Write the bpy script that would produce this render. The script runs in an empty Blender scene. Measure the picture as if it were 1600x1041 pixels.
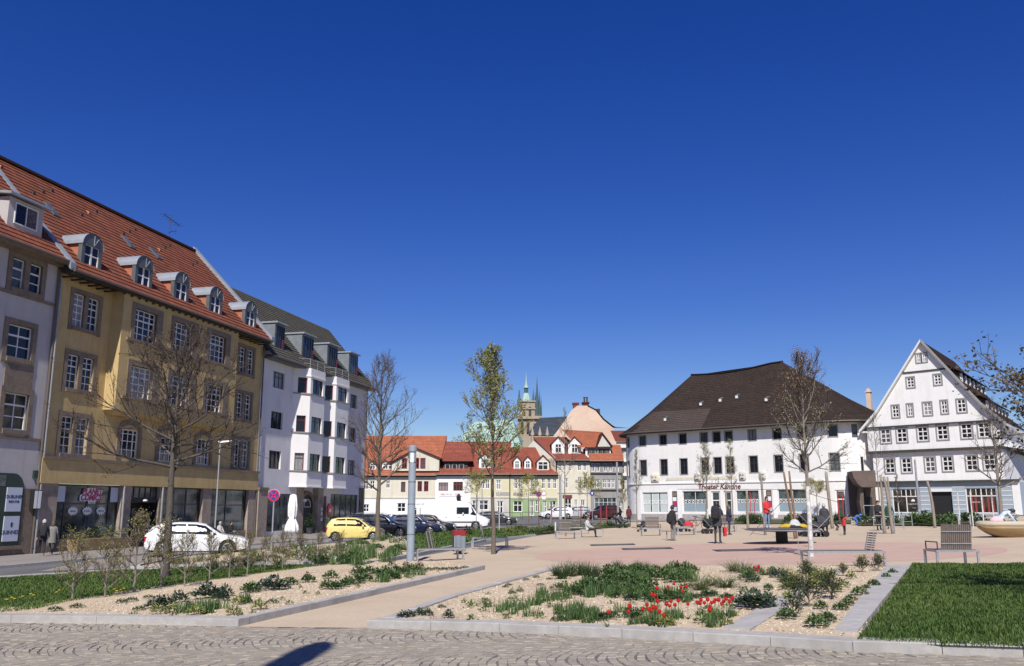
import bpy, bmesh, math, random
import numpy as np
from mathutils import Vector, Matrix, noise
from mathutils.geometry import tessellate_polygon
R = math.radians
sc = bpy.context.scene
COL = sc.collection
# ------------------------------------------------------------------ camera
F = 1377.0                      # focal length in pixels of a 1600 px wide frame
TH = math.atan(270.5 / F)       # upward pitch
EYE = 1.65
cam = bpy.data.cameras.new('camera')
cam.sensor_fit = 'HORIZONTAL'; cam.sensor_width = 36.0; cam.lens = 36.0 * F / 1600.0
cam.clip_start = 0.1; cam.clip_end = 8000
camo = bpy.data.objects.new('camera', cam); COL.objects.link(camo)
camo.location = (0, 0, EYE); camo.rotation_euler = (math.pi / 2 + TH, 0, 0)
sc.camera = camo
# ------------------------------------------------------------------ sky, sun, exposure
SUN_EL, SUN_AZ = R(46), R(3.5)           # SUN_AZ: shadows run this far right of straight ahead
world = bpy.data.worlds.new('World'); sc.world = world; world.use_nodes = True
nt = world.node_tree; nt.nodes.clear()
sky = nt.nodes.new('ShaderNodeTexSky'); sky.sky_type = 'NISHITA'; sky.sun_disc = False
sky.sun_elevation = SUN_EL
sky.sun_rotation = math.pi + SUN_AZ
sky.altitude = 200; sky.air_density = 1.0; sky.dust_density = 0.25; sky.ozone_density = 4.5
bg = nt.nodes.new('ShaderNodeBackground'); bg.inputs[1].default_value = 0.075
wo = nt.nodes.new('ShaderNodeOutputWorld')
hsv = nt.nodes.new('ShaderNodeHueSaturation'); hsv.inputs['Saturation'].default_value = 1.335
hsv.inputs['Hue'].default_value = 0.5275
nt.links.new(sky.outputs[0], hsv.inputs['Color']); nt.links.new(hsv.outputs[0], bg.inputs[0]); nt.links.new(bg.outputs[0], wo.inputs[0])
sl = bpy.data.lights.new('sun', 'SUN'); sl.energy = 4.4; sl.angle = R(0.5); sl.color = (1.0, 0.95, 0.87)
so = bpy.data.objects.new('sun', sl); COL.objects.link(so)
TO_SUN = Vector((-math.sin(SUN_AZ) * math.cos(SUN_EL), -math.cos(SUN_AZ) * math.cos(SUN_EL), math.sin(SUN_EL)))
so.rotation_euler = TO_SUN.to_track_quat('Z', 'Y').to_euler()
sc.view_settings.view_transform = 'Standard'; sc.view_settings.look = 'None'
sc.view_settings.exposure = 0.37; sc.view_settings.gamma = 1.0; sc.view_settings.use_curve_mapping = False
sc.cycles.max_bounces = 6; sc.cycles.use_denoising = True
# ------------------------------------------------------------------ the lie of the land
def sstep(a, b, x):
    t = max(0.0, min(1.0, (x - a) / (b - a))); return t * t * (3 - 2 * t)
def G(x, y):
    z = 0.025 * max(-60, min(x, 60)) - 0.0023 * min(y, 150) - 0.133
    if y > 92 and x < 16: z += 0.62 * sstep(92, 126, y) * (1 - sstep(4, 16, x))
    return z
def ray(px, py):
    u = (px - 800) / F; v = (520.5 - py) / F
    return (u, math.cos(TH) - v * math.sin(TH), math.sin(TH) + v * math.cos(TH))
def gp(px, py, dz=0.0):          # where the photo's line of sight meets the ground (raised dz)
    d = ray(px, py)
    t = (-.133 + dz - EYE) / (d[2] - .025 * d[0] + .0023 * d[1])
    return Vector((t * d[0], t * d[1], EYE + t * d[2]))
def atY(px, py, Y):
    d = ray(px, py); t = Y / d[1]; return Vector((t * d[0], Y, EYE + t * d[2]))
class Fac:                       # a facade plane: x along it, y into the house, z up
    def __init__(s, P, ang, base=None):
        s.ang = ang; s.c, s.n = math.cos(ang), math.sin(ang); s.P = P; s.base = G(*P) if base is None else base
    def uv(s, px, py, off=0.0):
        d = ray(px, py); P = (s.P[0] - s.n * off, s.P[1] + s.c * off)
        t = (P[0] * (-s.n) + P[1] * s.c) / (d[0] * (-s.n) + d[1] * s.c)
        x, y = t * d[0] - P[0], t * d[1] - P[1]
        return (x * s.c + y * s.n, EYE + t * d[2] - s.base)
    def w(s, a, y, z=0.0):
        return Vector((s.P[0] + a * s.c - y * s.n, s.P[1] + a * s.n + y * s.c, s.base + z))
# ------------------------------------------------------------------ materials
def mk(name, c1, c2=None, scale=3.0, rough=0.8, bump=0.0, bscale=None, metal=0.0, detail=6.0, coat=0.0, spec=None, c3=None, s3=0.4, stretch=None, rmix=(0.35, 0.65), trans=0.0, streak=0.0):
    m = bpy.data.materials.new(name); m.use_nodes = True; t = m.node_tree; b = t.nodes['Principled BSDF']
    b.inputs['Roughness'].default_value = rough; b.inputs['Metallic'].default_value = metal
    if coat: b.inputs['Coat Weight'].default_value = coat; b.inputs['Coat Roughness'].default_value = 0.05
    if spec is not None: b.inputs['Specular IOR Level'].default_value = spec
    col = lambda c: (c[0], c[1], c[2], 1)
    b.inputs['Base Color'].default_value = col(c1)
    if c2 is None and not bump: return m
    tc = t.nodes.new('ShaderNodeTexCoord'); vec = tc.outputs['Object']
    if stretch:
        mp = t.nodes.new('ShaderNodeMapping'); mp.inputs['Scale'].default_value = stretch
        t.links.new(vec, mp.inputs[0]); vec = mp.outputs[0]
    def nz(s, d=detail):
        n = t.nodes.new('ShaderNodeTexNoise'); n.inputs['Scale'].default_value = s; n.inputs['Detail'].default_value = d; n.inputs['Roughness'].default_value = 0.6
        t.links.new(vec, n.inputs['Vector']); return n
    def mr(sock, a, b_):
        r = t.nodes.new('ShaderNodeMapRange'); r.inputs[1].default_value = a; r.inputs[2].default_value = b_; t.links.new(sock, r.inputs[0]); return r.outputs[0]
    if c2 is not None:
        mx = t.nodes.new('ShaderNodeMix'); mx.data_type = 'RGBA'
        mx.inputs[6].default_value = col(c1); mx.inputs[7].default_value = col(c2)
        t.links.new(mr(nz(scale).outputs[0], *rmix), mx.inputs[0]); out = mx.outputs[2]
        if c3 is not None:
            m2 = t.nodes.new('ShaderNodeMix'); m2.data_type = 'RGBA'; m2.inputs[7].default_value = col(c3)
            t.links.new(out, m2.inputs[6]); t.links.new(mr(nz(s3, 4).outputs[0], 0.5, 0.72), m2.inputs[0]); out = m2.outputs[2]
        if streak:     # rain streaks and grime running down the wall
            mp2 = t.nodes.new('ShaderNodeMapping'); mp2.inputs['Scale'].default_value = (2.6, 2.6, .16); t.links.new(tc.outputs['Object'], mp2.inputs[0])
            n2 = t.nodes.new('ShaderNodeTexNoise'); n2.inputs['Scale'].default_value = 1.0; n2.inputs['Detail'].default_value = 7; n2.inputs['Roughness'].default_value = .65; t.links.new(mp2.outputs[0], n2.inputs['Vector'])
            m4 = t.nodes.new('ShaderNodeMix'); m4.data_type = 'RGBA'; m4.blend_type = 'MULTIPLY'; m4.inputs[7].default_value = (streak, streak * .985, streak * .96, 1)
            t.links.new(out, m4.inputs[6]); t.links.new(mr(n2.outputs[0], .5, .74), m4.inputs[0]); out = m4.outputs[2]
        t.links.new(out, b.inputs['Base Color'])
    if bump:
        bp = t.nodes.new('ShaderNodeBump'); bp.inputs['Strength'].default_value = min(1, bump); bp.inputs['Distance'].default_value = 0.02 * max(1, bump)
        t.links.new(nz(bscale or scale * 6).outputs[0], bp.inputs['Height']); t.links.new(bp.outputs[0], b.inputs['Normal'])
    return m
def mk_tiles(name, c1, c2, c3, row=0.3, wid=0.22, wave=0.5, patch=None):      # roof tiles laid by the roof's own UV (metres)
    m = bpy.data.materials.new(name); m.use_nodes = True; t = m.node_tree; b = t.nodes['Principled BSDF']; b.inputs['Roughness'].default_value = 0.85
    b.inputs['Specular IOR Level'].default_value = 0.08
    uv = t.nodes.new('ShaderNodeUVMap'); uv.uv_map = 'UVMap'
    br = t.nodes.new('ShaderNodeTexBrick'); br.inputs['Scale'].default_value = 1.0; br.inputs['Brick Width'].default_value = wid; br.inputs['Row Height'].default_value = row
    br.inputs['Mortar Size'].default_value = 0.012; br.inputs['Mortar Smooth'].default_value = 0.4; br.inputs['Bias'].default_value = -0.1
    br.inputs['Color1'].default_value = (*c1, 1); br.inputs['Color2'].default_value = (*c2, 1); br.inputs['Mortar'].default_value = (c3[0] * .5, c3[1] * .5, c3[2] * .5, 1)
    br.offset = 0.5
    t.links.new(uv.outputs[0], br.inputs[0])
    n = t.nodes.new('ShaderNodeTexNoise'); n.inputs['Scale'].default_value = 0.7; n.inputs['Detail'].default_value = 8; n.inputs['Roughness'].default_value = 0.7; t.links.new(uv.outputs[0], n.inputs['Vector'])
    r = t.nodes.new('ShaderNodeMapRange'); r.inputs[1].default_value = 0.45; r.inputs[2].default_value = 0.75; t.links.new(n.outputs[0], r.inputs[0])
    mx = t.nodes.new('ShaderNodeMix'); mx.data_type = 'RGBA'; mx.inputs[7].default_value = (*c3, 1)
    t.links.new(br.outputs[0], mx.inputs[6]); t.links.new(r.outputs[0], mx.inputs[0]); t.links.new(mx.outputs[2], b.inputs['Base Color'])
    sep = t.nodes.new('ShaderNodeSeparateXYZ'); t.links.new(uv.outputs[0], sep.inputs[0])
    sn = t.nodes.new('ShaderNodeMath'); sn.operation = 'MULTIPLY'; sn.inputs[1].default_value = 2 * math.pi / wid; t.links.new(sep.outputs[0], sn.inputs[0])
    s2 = t.nodes.new('ShaderNodeMath'); s2.operation = 'SINE'; t.links.new(sn.outputs[0], s2.inputs[0])
    sm = t.nodes.new('ShaderNodeMath'); sm.operation = 'MULTIPLY_ADD'; sm.inputs[1].default_value = 0.3 * wave; t.links.new(s2.outputs[0], sm.inputs[0]); t.links.new(br.outputs[1], sm.inputs[2])
    inv = t.nodes.new('ShaderNodeMath'); inv.operation = 'SUBTRACT'; inv.inputs[0].default_value = 1.0; t.links.new(sm.outputs[0], inv.inputs[1])
    bp = t.nodes.new('ShaderNodeBump'); bp.inputs['Strength'].default_value = 0.6; bp.inputs['Distance'].default_value = 0.02; t.links.new(inv.outputs[0], bp.inputs['Height']); t.links.new(bp.outputs[0], b.inputs['Normal'])
    return m
def mk_gravel(name, cols, scale, bump=0.6, dirt=None):
    m = bpy.data.materials.new(name); m.use_nodes = True; t = m.node_tree; b = t.nodes['Principled BSDF']; b.inputs['Roughness'].default_value = 0.9
    b.inputs['Specular IOR Level'].default_value = 0.2
    tc = t.nodes.new('ShaderNodeTexCoord')
    v = t.nodes.new('ShaderNodeTexVoronoi'); v.inputs['Scale'].default_value = scale; t.links.new(tc.outputs['Object'], v.inputs['Vector'])
    rp = t.nodes.new('ShaderNodeValToRGB'); e = rp.color_ramp.elements; e[0].color = (*cols[0], 1); e[1].color = (*cols[-1], 1)
    for i, c in enumerate(cols[1:-1]): x = e.new((i + 1) / (len(cols) - 1)); x.color = (*c, 1)
    sp = t.nodes.new('ShaderNodeSeparateColor'); t.links.new(v.outputs['Color'], sp.inputs[0]); t.links.new(sp.outputs[0], rp.inputs[0])
    n = t.nodes.new('ShaderNodeTexNoise'); n.inputs['Scale'].default_value = 0.9; n.inputs['Detail'].default_value = 9; t.links.new(tc.outputs['Object'], n.inputs['Vector'])
    r = t.nodes.new('ShaderNodeMapRange'); r.inputs[1].default_value = 0.45; r.inputs[2].default_value = 0.7; r.inputs[4].default_value = 0.6; t.links.new(n.outputs[0], r.inputs[0])
    mx = t.nodes.new('ShaderNodeMix'); mx.data_type = 'RGBA'; mx.inputs[7].default_value = (*(dirt or cols[0]), 1)
    t.links.new(rp.outputs[0], mx.inputs[6]); t.links.new(r.outputs[0], mx.inputs[0])
    n3 = t.nodes.new('ShaderNodeTexNoise'); n3.inputs['Scale'].default_value = .22; n3.inputs['Detail'].default_value = 10; n3.inputs['Roughness'].default_value = .68; n3.inputs['Distortion'].default_value = .6; t.links.new(tc.outputs['Object'], n3.inputs['Vector'])
    r3 = t.nodes.new('ShaderNodeMapRange'); r3.inputs[1].default_value = .48; r3.inputs[2].default_value = .72; t.links.new(n3.outputs[0], r3.inputs[0])
    m3 = t.nodes.new('ShaderNodeMix'); m3.data_type = 'RGBA'; m3.blend_type = 'MULTIPLY'; m3.inputs[7].default_value = (.86, .85, .83, 1)
    t.links.new(mx.outputs[2], m3.inputs[6]); t.links.new(r3.outputs[0], m3.inputs[0]); t.links.new(m3.outputs[2], b.inputs['Base Color'])
    if bump:
        bp = t.nodes.new('ShaderNodeBump'); bp.inputs['Strength'].default_value = bump; bp.inputs['Distance'].default_value = 0.6 / scale; bp.invert = True
        t.links.new(v.outputs['Distance'], bp.inputs['Height']); t.links.new(bp.outputs[0], b.inputs['Normal'])
    return m
def mk_leaf(name, c1, c2, rough=0.6, per_obj=0.25, trans=0.25):
    m = bpy.data.materials.new(name); m.use_nodes = True; t = m.node_tree; b = t.nodes['Principled BSDF']; b.inputs['Roughness'].default_value = rough
    b.inputs['Specular IOR Level'].default_value = 0.3
    g = t.nodes.new('ShaderNodeNewGeometry')
    mx = t.nodes.new('ShaderNodeMix'); mx.data_type = 'RGBA'; mx.inputs[6].default_value = (*c1, 1); mx.inputs[7].default_value = (*c2, 1)
    t.links.new(g.outputs['Random Per Island'], mx.inputs[0])
    t.links.new(mx.outputs[2], b.inputs['Base Color'])
    if trans:
        tr = t.nodes.new('ShaderNodeBsdfTranslucent'); t.links.new(mx.outputs[2], tr.inputs[0]); ms = t.nodes.new('ShaderNodeMixShader'); ms.inputs[0].default_value = trans
        t.links.new(b.outputs[0], ms.inputs[1]); t.links.new(tr.outputs[0], ms.inputs[2]); t.links.new(ms.outputs[0], t.nodes['Material Output'].inputs[0])
    return m
def mk_glass(name, tint=(0.02, 0.025, 0.03), rough=0.04, spec=0.5):
    m = mk(name, tint, rough=rough, spec=spec); return m
M = {}
M['asphalt'] = mk('asphalt', (.11, .108, .105), (.15, .145, .14), 2.0, .9, .3, 60, c3=(.09, .09, .09), s3=.25)
M['pavement'] = mk('pavement', (.22, .20, .18), (.28, .25, .23), 3, .9, .3, 40, c3=(.2, .18, .17), s3=.4)
M['base_ground'] = mk('base_ground', (.14, .135, .13), (.2, .19, .18), 1.2, .95)
M['sand'] = mk_gravel('sand', [(.44, .35, .25), (.49, .395, .285), (.52, .425, .31), (.56, .465, .345)], 55, .25, (.46, .365, .265))
M['rubber'] = mk('rubber', (.45, .30, .235), (.49, .335, .265), 1.2, .9, .2, 80, c3=(.48, .36, .28), s3=.3)
M['gravel'] = mk_gravel('gravel', [(.38, .28, .175), (.53, .42, .285), (.61, .50, .36), (.67, .58, .45)], 34, .9, (.50, .39, .265))
M['soil'] = mk('soil', (.05, .055, .02), (.09, .10, .035), 6, .95, .4)
M['lawn_base'] = mk('lawn_base', (.03, .06, .012), (.05, .085, .02), 4, .95, .4)
M['granite'] = mk('granite', (.35, .335, .31), (.42, .405, .38), 9, .75, .25, 120, c3=(.32, .30, .28), s3=1.3)
M['granite_dark'] = mk('granite_dark', (.36, .345, .33), (.44, .42, .40), 9, .75, .25, 120, c3=(.3, .29, .27), s3=1.3)
M['joint'] = mk('joint', (.15, .13, .11), (.2, .175, .145), 5, .95, .5)
def mk_sett(name):
    m = mk(name, (.268, .238, .192), (.332, .296, .24), 25, .75, .35, 90)
    t = m.node_tree; b = t.nodes['Principled BSDF']; src = b.inputs['Base Color'].links[0].from_socket
    g = t.nodes.new('ShaderNodeNewGeometry'); oi = t.nodes.new('ShaderNodeObjectInfo')
    ad = t.nodes.new('ShaderNodeMath'); ad.operation = 'ADD'; t.links.new(g.outputs['Random Per Island'], ad.inputs[0]); t.links.new(oi.outputs['Random'], ad.inputs[1])
    fr = t.nodes.new('ShaderNodeMath'); fr.operation = 'FRACT'; t.links.new(ad.outputs[0], fr.inputs[0])
    rp = t.nodes.new('ShaderNodeValToRGB'); e = rp.color_ramp.elements
    e[0].color = (.88, .88, .89, 1); e[1].color = (1.1, 1.08, 1.06, 1); x = e.new(.5); x.color = (1.0, .98, .97, 1)
    t.links.new(fr.outputs[0], rp.inputs[0])
    mx = t.nodes.new('ShaderNodeMix'); mx.data_type = 'RGBA'; mx.blend_type = 'MULTIPLY'; mx.inputs[0].default_value = 1
    t.links.new(src, mx.inputs[6]); t.links.new(rp.outputs[0], mx.inputs[7]); t.links.new(mx.outputs[2], b.inputs['Base Color'])
    return m
M['sett'] = mk_sett('sett')
M['grass'] = mk_leaf('grass', (.078, .135, .026), (.13, .20, .048), .6, trans=.3)
M['grass_deep'] = mk_leaf('grass_deep', (.032, .075, .012), (.06, .115, .02), .6, trans=.3)
M['grass_dry'] = mk_leaf('grass_dry', (.09, .135, .03), (.16, .19, .06), .6, trans=.3)
# walls and stone
M['yellow'] = mk('yellow_plaster', (.46, .335, .15), (.52, .385, .18), 1.6, .9, .12, 40, c3=(.38, .275, .13), s3=.35, streak=.78)
M['stone'] = mk('brown_stone', (.17, .13, .095), (.23, .18, .135), 5, .85, .25, 30, c3=(.13, .10, .08), s3=1.0)
M['pillar'] = mk('pillar_stone', (.29, .235, .19), (.36, .295, .24), 3, .85, .2, 30, c3=(.18, .145, .12), s3=.8)
M['greywall'] = mk('grey_plaster', (.43, .40, .40), (.47, .44, .44), 1.5, .9, .1, 40, c3=(.39, .36, .36), s3=.3, streak=.85)
M['lilac'] = mk('pale_plaster', (.66, .64, .65), (.70, .68, .69), 1.2, .9, .08, 40, c3=(.57, .545, .565), s3=.3, streak=.86)
M['white'] = mk('white_plaster', (.76, .75, .735), (.79, .78, .765), 1.2, .9, .1, 40, c3=(.71, .70, .68), s3=.35, streak=.90)
M['white_b'] = mk('bay_plaster', (.74, .72, .70), (.78, .76, .74), 1.2, .9, .08, 40)
def mk_theatre(name):        # white plaster with grey bare patches where paint has flaked
    m = mk(name, (.71, .70, .68), (.75, .74, .72), 1.0, .9, .15, 20, c3=(.64, .63, .6), s3=.5, streak=.95)
    t = m.node_tree; b = t.nodes['Principled BSDF']; src = b.inputs['Base Color'].links[0].from_socket
    tc = t.nodes.new('ShaderNodeTexCoord'); n = t.nodes.new('ShaderNodeTexNoise'); n.inputs['Scale'].default_value = 1.9; n.inputs['Detail'].default_value = 3; n.inputs['Roughness'].default_value = .6
    t.links.new(tc.outputs['Object'], n.inputs['Vector'])
    r = t.nodes.new('ShaderNodeMapRange'); r.inputs[1].default_value = .635; r.inputs[2].default_value = .655; r.inputs[4].default_value = .8; t.links.new(n.outputs[0], r.inputs[0])
    mx = t.nodes.new('ShaderNodeMix'); mx.data_type = 'RGBA'; mx.inputs[7].default_value = (.55, .54, .53, 1); t.links.new(src, mx.inputs[6]); t.links.new(r.outputs[0], mx.inputs[0]); t.links.new(mx.outputs[2], b.inputs['Base Color'])
    return m
M['theatre'] = mk_theatre('theatre_plaster')
M['plinth'] = mk('plinth', (.30, .285, .27), (.38, .36, .34), 3, .9, .2, 20)
M['cream'] = mk('cream_plaster', (.60, .56, .45), (.64, .60, .49), 1, .9, c3=(.55, .51, .41), s3=.3, streak=.82)
M['paleyellow'] = mk('pale_yellow_plaster', (.56, .52, .34), (.61, .565, .385), 1, .9, c3=(.5, .47, .31), s3=.4)
M['green'] = mk('green_plaster', (.25, .35, .17), (.29, .39, .20), 1, .9, c3=(.22, .30, .15), s3=.4, streak=.85)
M['lightgrey'] = mk('light_grey_plaster', (.52, .50, .45), (.57, .55, .5), 1, .9, c3=(.46, .44, .4), s3=.3, streak=.8)
M['midgrey'] = mk('mid_grey_plaster', (.27, .26, .25), (.31, .30, .29), 1, .9, c3=(.23, .22, .21), s3=.3, streak=.8)
M['pink'] = mk('salmon_plaster', (.60, .45, .34), (.68, .53, .41), .35, .9, c3=(.56, .36, .27), s3=.18)
M['blueband'] = mk('blue_grey_render', (.30, .36, .41), (.34, .40, .45), 3, .85, .1, 30)
M['brownarch'] = mk('brown_plaster', (.10, .076, .062), (.135, .10, .082), 1.5, .9)
M['sandstone'] = mk('sandstone', (.33, .27, .20), (.40, .33, .25), .3, .9, c3=(.24, .2, .155), s3=.12)
M['slate'] = mk('slate', (.035, .042, .055), (.05, .058, .07), .5, .6)
M['copper'] = mk('green_copper', (.30, .44, .39), (.36, .50, .44), .3, .6, c3=(.25, .39, .34), s3=.1)
M['copper_dark'] = mk('dark_copper', (.05, .09, .09), (.07, .12, .12), .6, .6)
M['tile_red'] = mk_tiles('red_roof_tiles', (.20, .066, .042), (.27, .095, .057), (.11, .05, .038), .42, .3)
M['cheek'] = mk('tile_hung_cheek', (.34, .12, .07), (.42, .16, .09), 5, .9)
M['tile_dark'] = mk_tiles('dark_roof_tiles', (.085, .08, .066), (.115, .105, .088), (.065, .062, .055), .34, .24)
M['tile_orange'] = mk_tiles('orange_roof_tiles', (.37, .13, .07), (.45, .165, .095), (.25, .085, .055), .34, .24, .3)
M['tile_brick'] = mk_tiles('brick_red_roof_tiles', (.27, .08, .055), (.34, .108, .072), (.17, .06, .048), .34, .24, .3)
M['tile_brown'] = mk_tiles('brown_roof_tiles', (.043, .031, .026), (.064, .047, .039), (.03, .023, .02), .2, .18, .2)
M['tile_brownlight'] = mk_tiles('paler_brown_roof_tiles', (.075, .058, .05), (.10, .077, .067), (.06, .047, .041), .2, .18, .2)
M['tile_maroon'] = mk_tiles('maroon_roof_tiles', (.06, .038, .033), (.085, .053, .045), (.045, .032, .029), .3, .22, .2)
M['zinc'] = mk('zinc', (.30, .33, .36), (.36, .39, .42), 2, .45, .05, 20, metal=.35)
M['zinc_mid'] = mk('grey_zinc', (.17, .195, .215), (.22, .245, .265), 2, .5, metal=.2)
M['zinc_dark'] = mk('weathered_zinc', (.09, .10, .105), (.13, .14, .145), 2, .5, metal=.2)
M['eave'] = mk('dark_eave_timber', (.035, .027, .022), (.05, .04, .03), 4, .85)
M['gutter'] = mk('gutter_metal', (.13, .11, .10), rough=.5, metal=.4)
M['pipe'] = mk('pipe_metal', (.30, .30, .30), (.36, .36, .36), 3, .5, metal=.3)
M['frame_white'] = mk('white_paint', (.72, .71, .69), rough=.5)
M['frame_cream'] = mk('cream_paint', (.62, .58, .5), rough=.5)
M['frame_dark'] = mk('dark_frame', (.03, .03, .033), rough=.45)
M['frame_red'] = mk('red_frame', (.17, .025, .03), rough=.5)
M['frame_grey'] = mk('grey_frame', (.24, .235, .23), (.28, .27, .265), 4, .7)
M['frame_blue'] = mk('blue_grey_paint', (.38, .44, .5), rough=.5)
M['timber_grey'] = mk('dark_beam', (.035, .033, .032), (.06, .056, .053), 3, .85)
M['glass'] = mk_glass('window_glass', (.012, .014, .018), .05)
M['glass_mid'] = mk('window_glass_pale', (.05, .055, .06), (.12, .13, .14), 1.2, .05)
M['glass_curtain'] = mk('window_glass_net_curtain', (.16, .165, .17), (.30, .30, .30), 3, .15, stretch=(6, 6, .4))
M['glass_blue'] = mk_glass('window_glass_curtained', (.30, .33, .38), .08)
def mk_shopglass(name, c1, c2, sc_=0.7):
    return mk(name, c1, c2, sc_, .06, c3=(c2[0] * 1.8, c2[1] * 1.8, c2[2] * 1.8), s3=.9, rmix=(.4, .6))
M['shopglass'] = mk_shopglass('shop_glass', (.022, .028, .028), (.085, .11, .108))  # mottled paler teal in the base colour stands for reflections in the panes
M['glass_dark'] = M['glass']
M['shopglass_warm'] = mk_shopglass('shop_glass_warm', (.02, .018, .016), (.06, .05, .04))
M['curtain'] = mk('net_curtain', (.42, .48, .46), (.52, .57, .55), 6, .9, stretch=(6, 6, .3))
M['curtain_blue'] = mk('blue_net_curtain', (.20, .27, .31), (.27, .34, .38), 6, .9, stretch=(6, 6, .3))
M['black'] = mk('black', (.012, .012, .013), rough=.6)
M['darkgreen'] = mk('dark_green_paint', (.018, .04, .032), rough=.35)
M['poster'] = mk('poster_board', (.52, .56, .66), rough=.5)
M['navy'] = mk('navy_print', (.02, .03, .10), rough=.6)
M['signblue'] = mk('sign_blue', (.03, .05, .28), rough=.4)
M['signred'] = mk('sign_red', (.55, .02, .05), rough=.4)
M['signwhite'] = mk('sign_white', (.75, .75, .75), rough=.4)
M['kantine'] = mk('kantine_red', (.11, .012, .015), rough=.6)
M['magenta'] = mk('magenta_print', (.42, .03, .12), rough=.5)
# metal, wood, furniture
M['galv'] = mk('galvanised_steel', (.42, .43, .44), (.50, .51, .52), 8, .42, metal=.6)
M['pole_grey'] = mk('grey_painted_steel', (.25, .30, .35), (.29, .34, .39), 3, .5, c3=(.22, .26, .3), s3=1.5)
M['steel_dark'] = mk('dark_steel', (.06, .065, .07), rough=.5, metal=.3)
M['slat'] = mk('weathered_slats', (.13, .105, .088), (.20, .165, .14), 6, .8, .2, 60, stretch=(8, 8, 1))
M['slat_dark'] = mk('dark_slats', (.11, .095, .085), (.16, .14, .12), 6, .8, .2, 60)
M['logwood'] = mk('weathered_log', (.20, .17, .14), (.30, .26, .215), 4, .85, .4, 20, stretch=(6, 6, .5))
M['logwood_brown'] = mk('brown_log', (.17, .105, .065), (.24, .155, .095), 4, .85, .4, 20, stretch=(6, 6, .5))
M['sandform'] = mk('tan_moulded_seat', (.40, .36, .265), (.46, .41, .30), 2, .6)
M['sandform2'] = mk('ochre_moulded_hull', (.28, .195, .095), (.34, .235, .115), 2, .6)
M['chrome'] = mk('polished_steel', (.55, .55, .56), rough=.25, metal=.9)
M['binbag'] = mk('red_bag', (.24, .012, .02), rough=.5)
M['redpaint'] = mk('red_paint', (.28, .045, .04), rough=.5)
M['limewash'] = mk('limewashed_bark', (.36, .35, .33), (.70, .69, .66), 5, .9, .3, 30)
M['bark'] = mk('bark', (.115, .09, .07), (.165, .135, .105), 8, .9, .5, 30, stretch=(4, 4, .7))
M['bark_dark'] = mk('dark_bark', (.07, .058, .048), (.11, .092, .075), 8, .9, .5, 30, stretch=(4, 4, .7))
M['bark_grey'] = mk('grey_bark', (.17, .15, .125), (.24, .21, .18), 8, .9, .5, 30, stretch=(4, 4, .7))
M['twig'] = mk('twig', (.07, .052, .04), (.105, .078, .058), 3, .9)
M['twig_red'] = mk('reddish_twig', (.036, .027, .023), (.06, .043, .034), 3, .9)
M['bud_dark'] = mk_leaf('dark_buds', (.04, .028, .021), (.085, .058, .038), trans=.1)
M['bud_green'] = mk_leaf('young_leaves', (.20, .23, .065), (.36, .36, .13), trans=.35)
M['bud_brown'] = mk_leaf('brown_young_leaves', (.20, .125, .065), (.30, .19, .10), trans=.25)
M['leaf_dull'] = mk_leaf('dull_brown_leaves', (.09, .075, .04), (.17, .13, .07), trans=.2)
M['bud_pale'] = mk_leaf('pale_buds', (.30, .30, .16), (.42, .41, .26), trans=.3)
M['bud_hedge'] = mk_leaf('hedge_leaflets', (.27, .27, .06), (.44, .41, .13), trans=.35)
M['leaf_dark'] = mk_leaf('dark_leaves', (.025, .055, .018), (.05, .095, .03))
M['leaf_mid'] = mk_leaf('mid_green_leaves', (.05, .10, .03), (.085, .15, .05))
M['leaf_light'] = mk_leaf('light_green_leaves', (.10, .165, .05), (.17, .24, .09))
M['leaf_yellow'] = mk_leaf('yellow_green_leaves', (.20, .23, .055), (.34, .34, .11))
M['leaf_blue'] = mk_leaf('blue_green_leaves', (.05, .075, .055), (.09, .125, .085))
M['leaf_bronze'] = mk_leaf('bronze_leaves', (.07, .045, .03), (.12, .075, .045))
M['straw'] = mk_leaf('straw_blades', (.28, .25, .12), (.40, .36, .19))
M['tulip'] = mk_leaf('tulip_red', (.42, .008, .008), (.56, .02, .012), trans=.2)
M['white_petal'] = mk_leaf('white_petals', (.7, .7, .66), (.78, .78, .74), trans=.2)
M['yellow_petal'] = mk_leaf('yellow_petals', (.6, .45, .03), (.7, .55, .05), trans=.2)
M['skin'] = mk('skin', (.46, .28, .2), rough=.6)
M['hair_dark'] = mk('dark_hair', (.02, .014, .01), (.035, .025, .018), 20, .6)
M['hair_grey'] = mk('grey_hair', (.36, .35, .33), (.44, .43, .41), 20, .7)
M['hair_brown'] = mk('brown_hair', (.09, .055, .03), (.12, .075, .045), 20, .6)
def cloth(n, c): M[n] = mk(n, c, tuple(x * 1.35 for x in c), 7, .9, .3, 25)
for n, c in dict(cl_black=(.016, .016, .019), cl_char=(.035, .037, .042), cl_navy=(.02, .024, .05), cl_grey=(.16, .155, .15), cl_lgrey=(.38, .38, .38), cl_red=(.42, .025, .03), cl_jeans=(.15, .21, .33), cl_blue=(.05, .13, .42), cl_green=(.015, .07, .04), cl_maroon=(.10, .02, .025), cl_sky=(.42, .52, .66), cl_white=(.68, .68, .68), cl_pink=(.55, .38, .4), cl_yellow=(.38, .26, .03)).items(): cloth(n, c)
for n, c in dict(car_white=(.72, .72, .72), car_yellow=(.72, .58, .19), car_black=(.008, .008, .010), car_blue=(.010, .014, .045), car_silver=(.42, .43, .44), car_red=(.05, .008, .008), car_charcoal=(.03, .032, .035)).items():
    M[n] = mk(n, c, rough=.32, coat=.6)
M['carglass'] = mk_glass('car_glass', (.010, .012, .014), .04)
M['tyre'] = mk('tyre', (.015, .015, .016), rough=.85)
M['rim'] = mk('rim', (.45, .45, .46), rough=.35, metal=.6)
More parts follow.
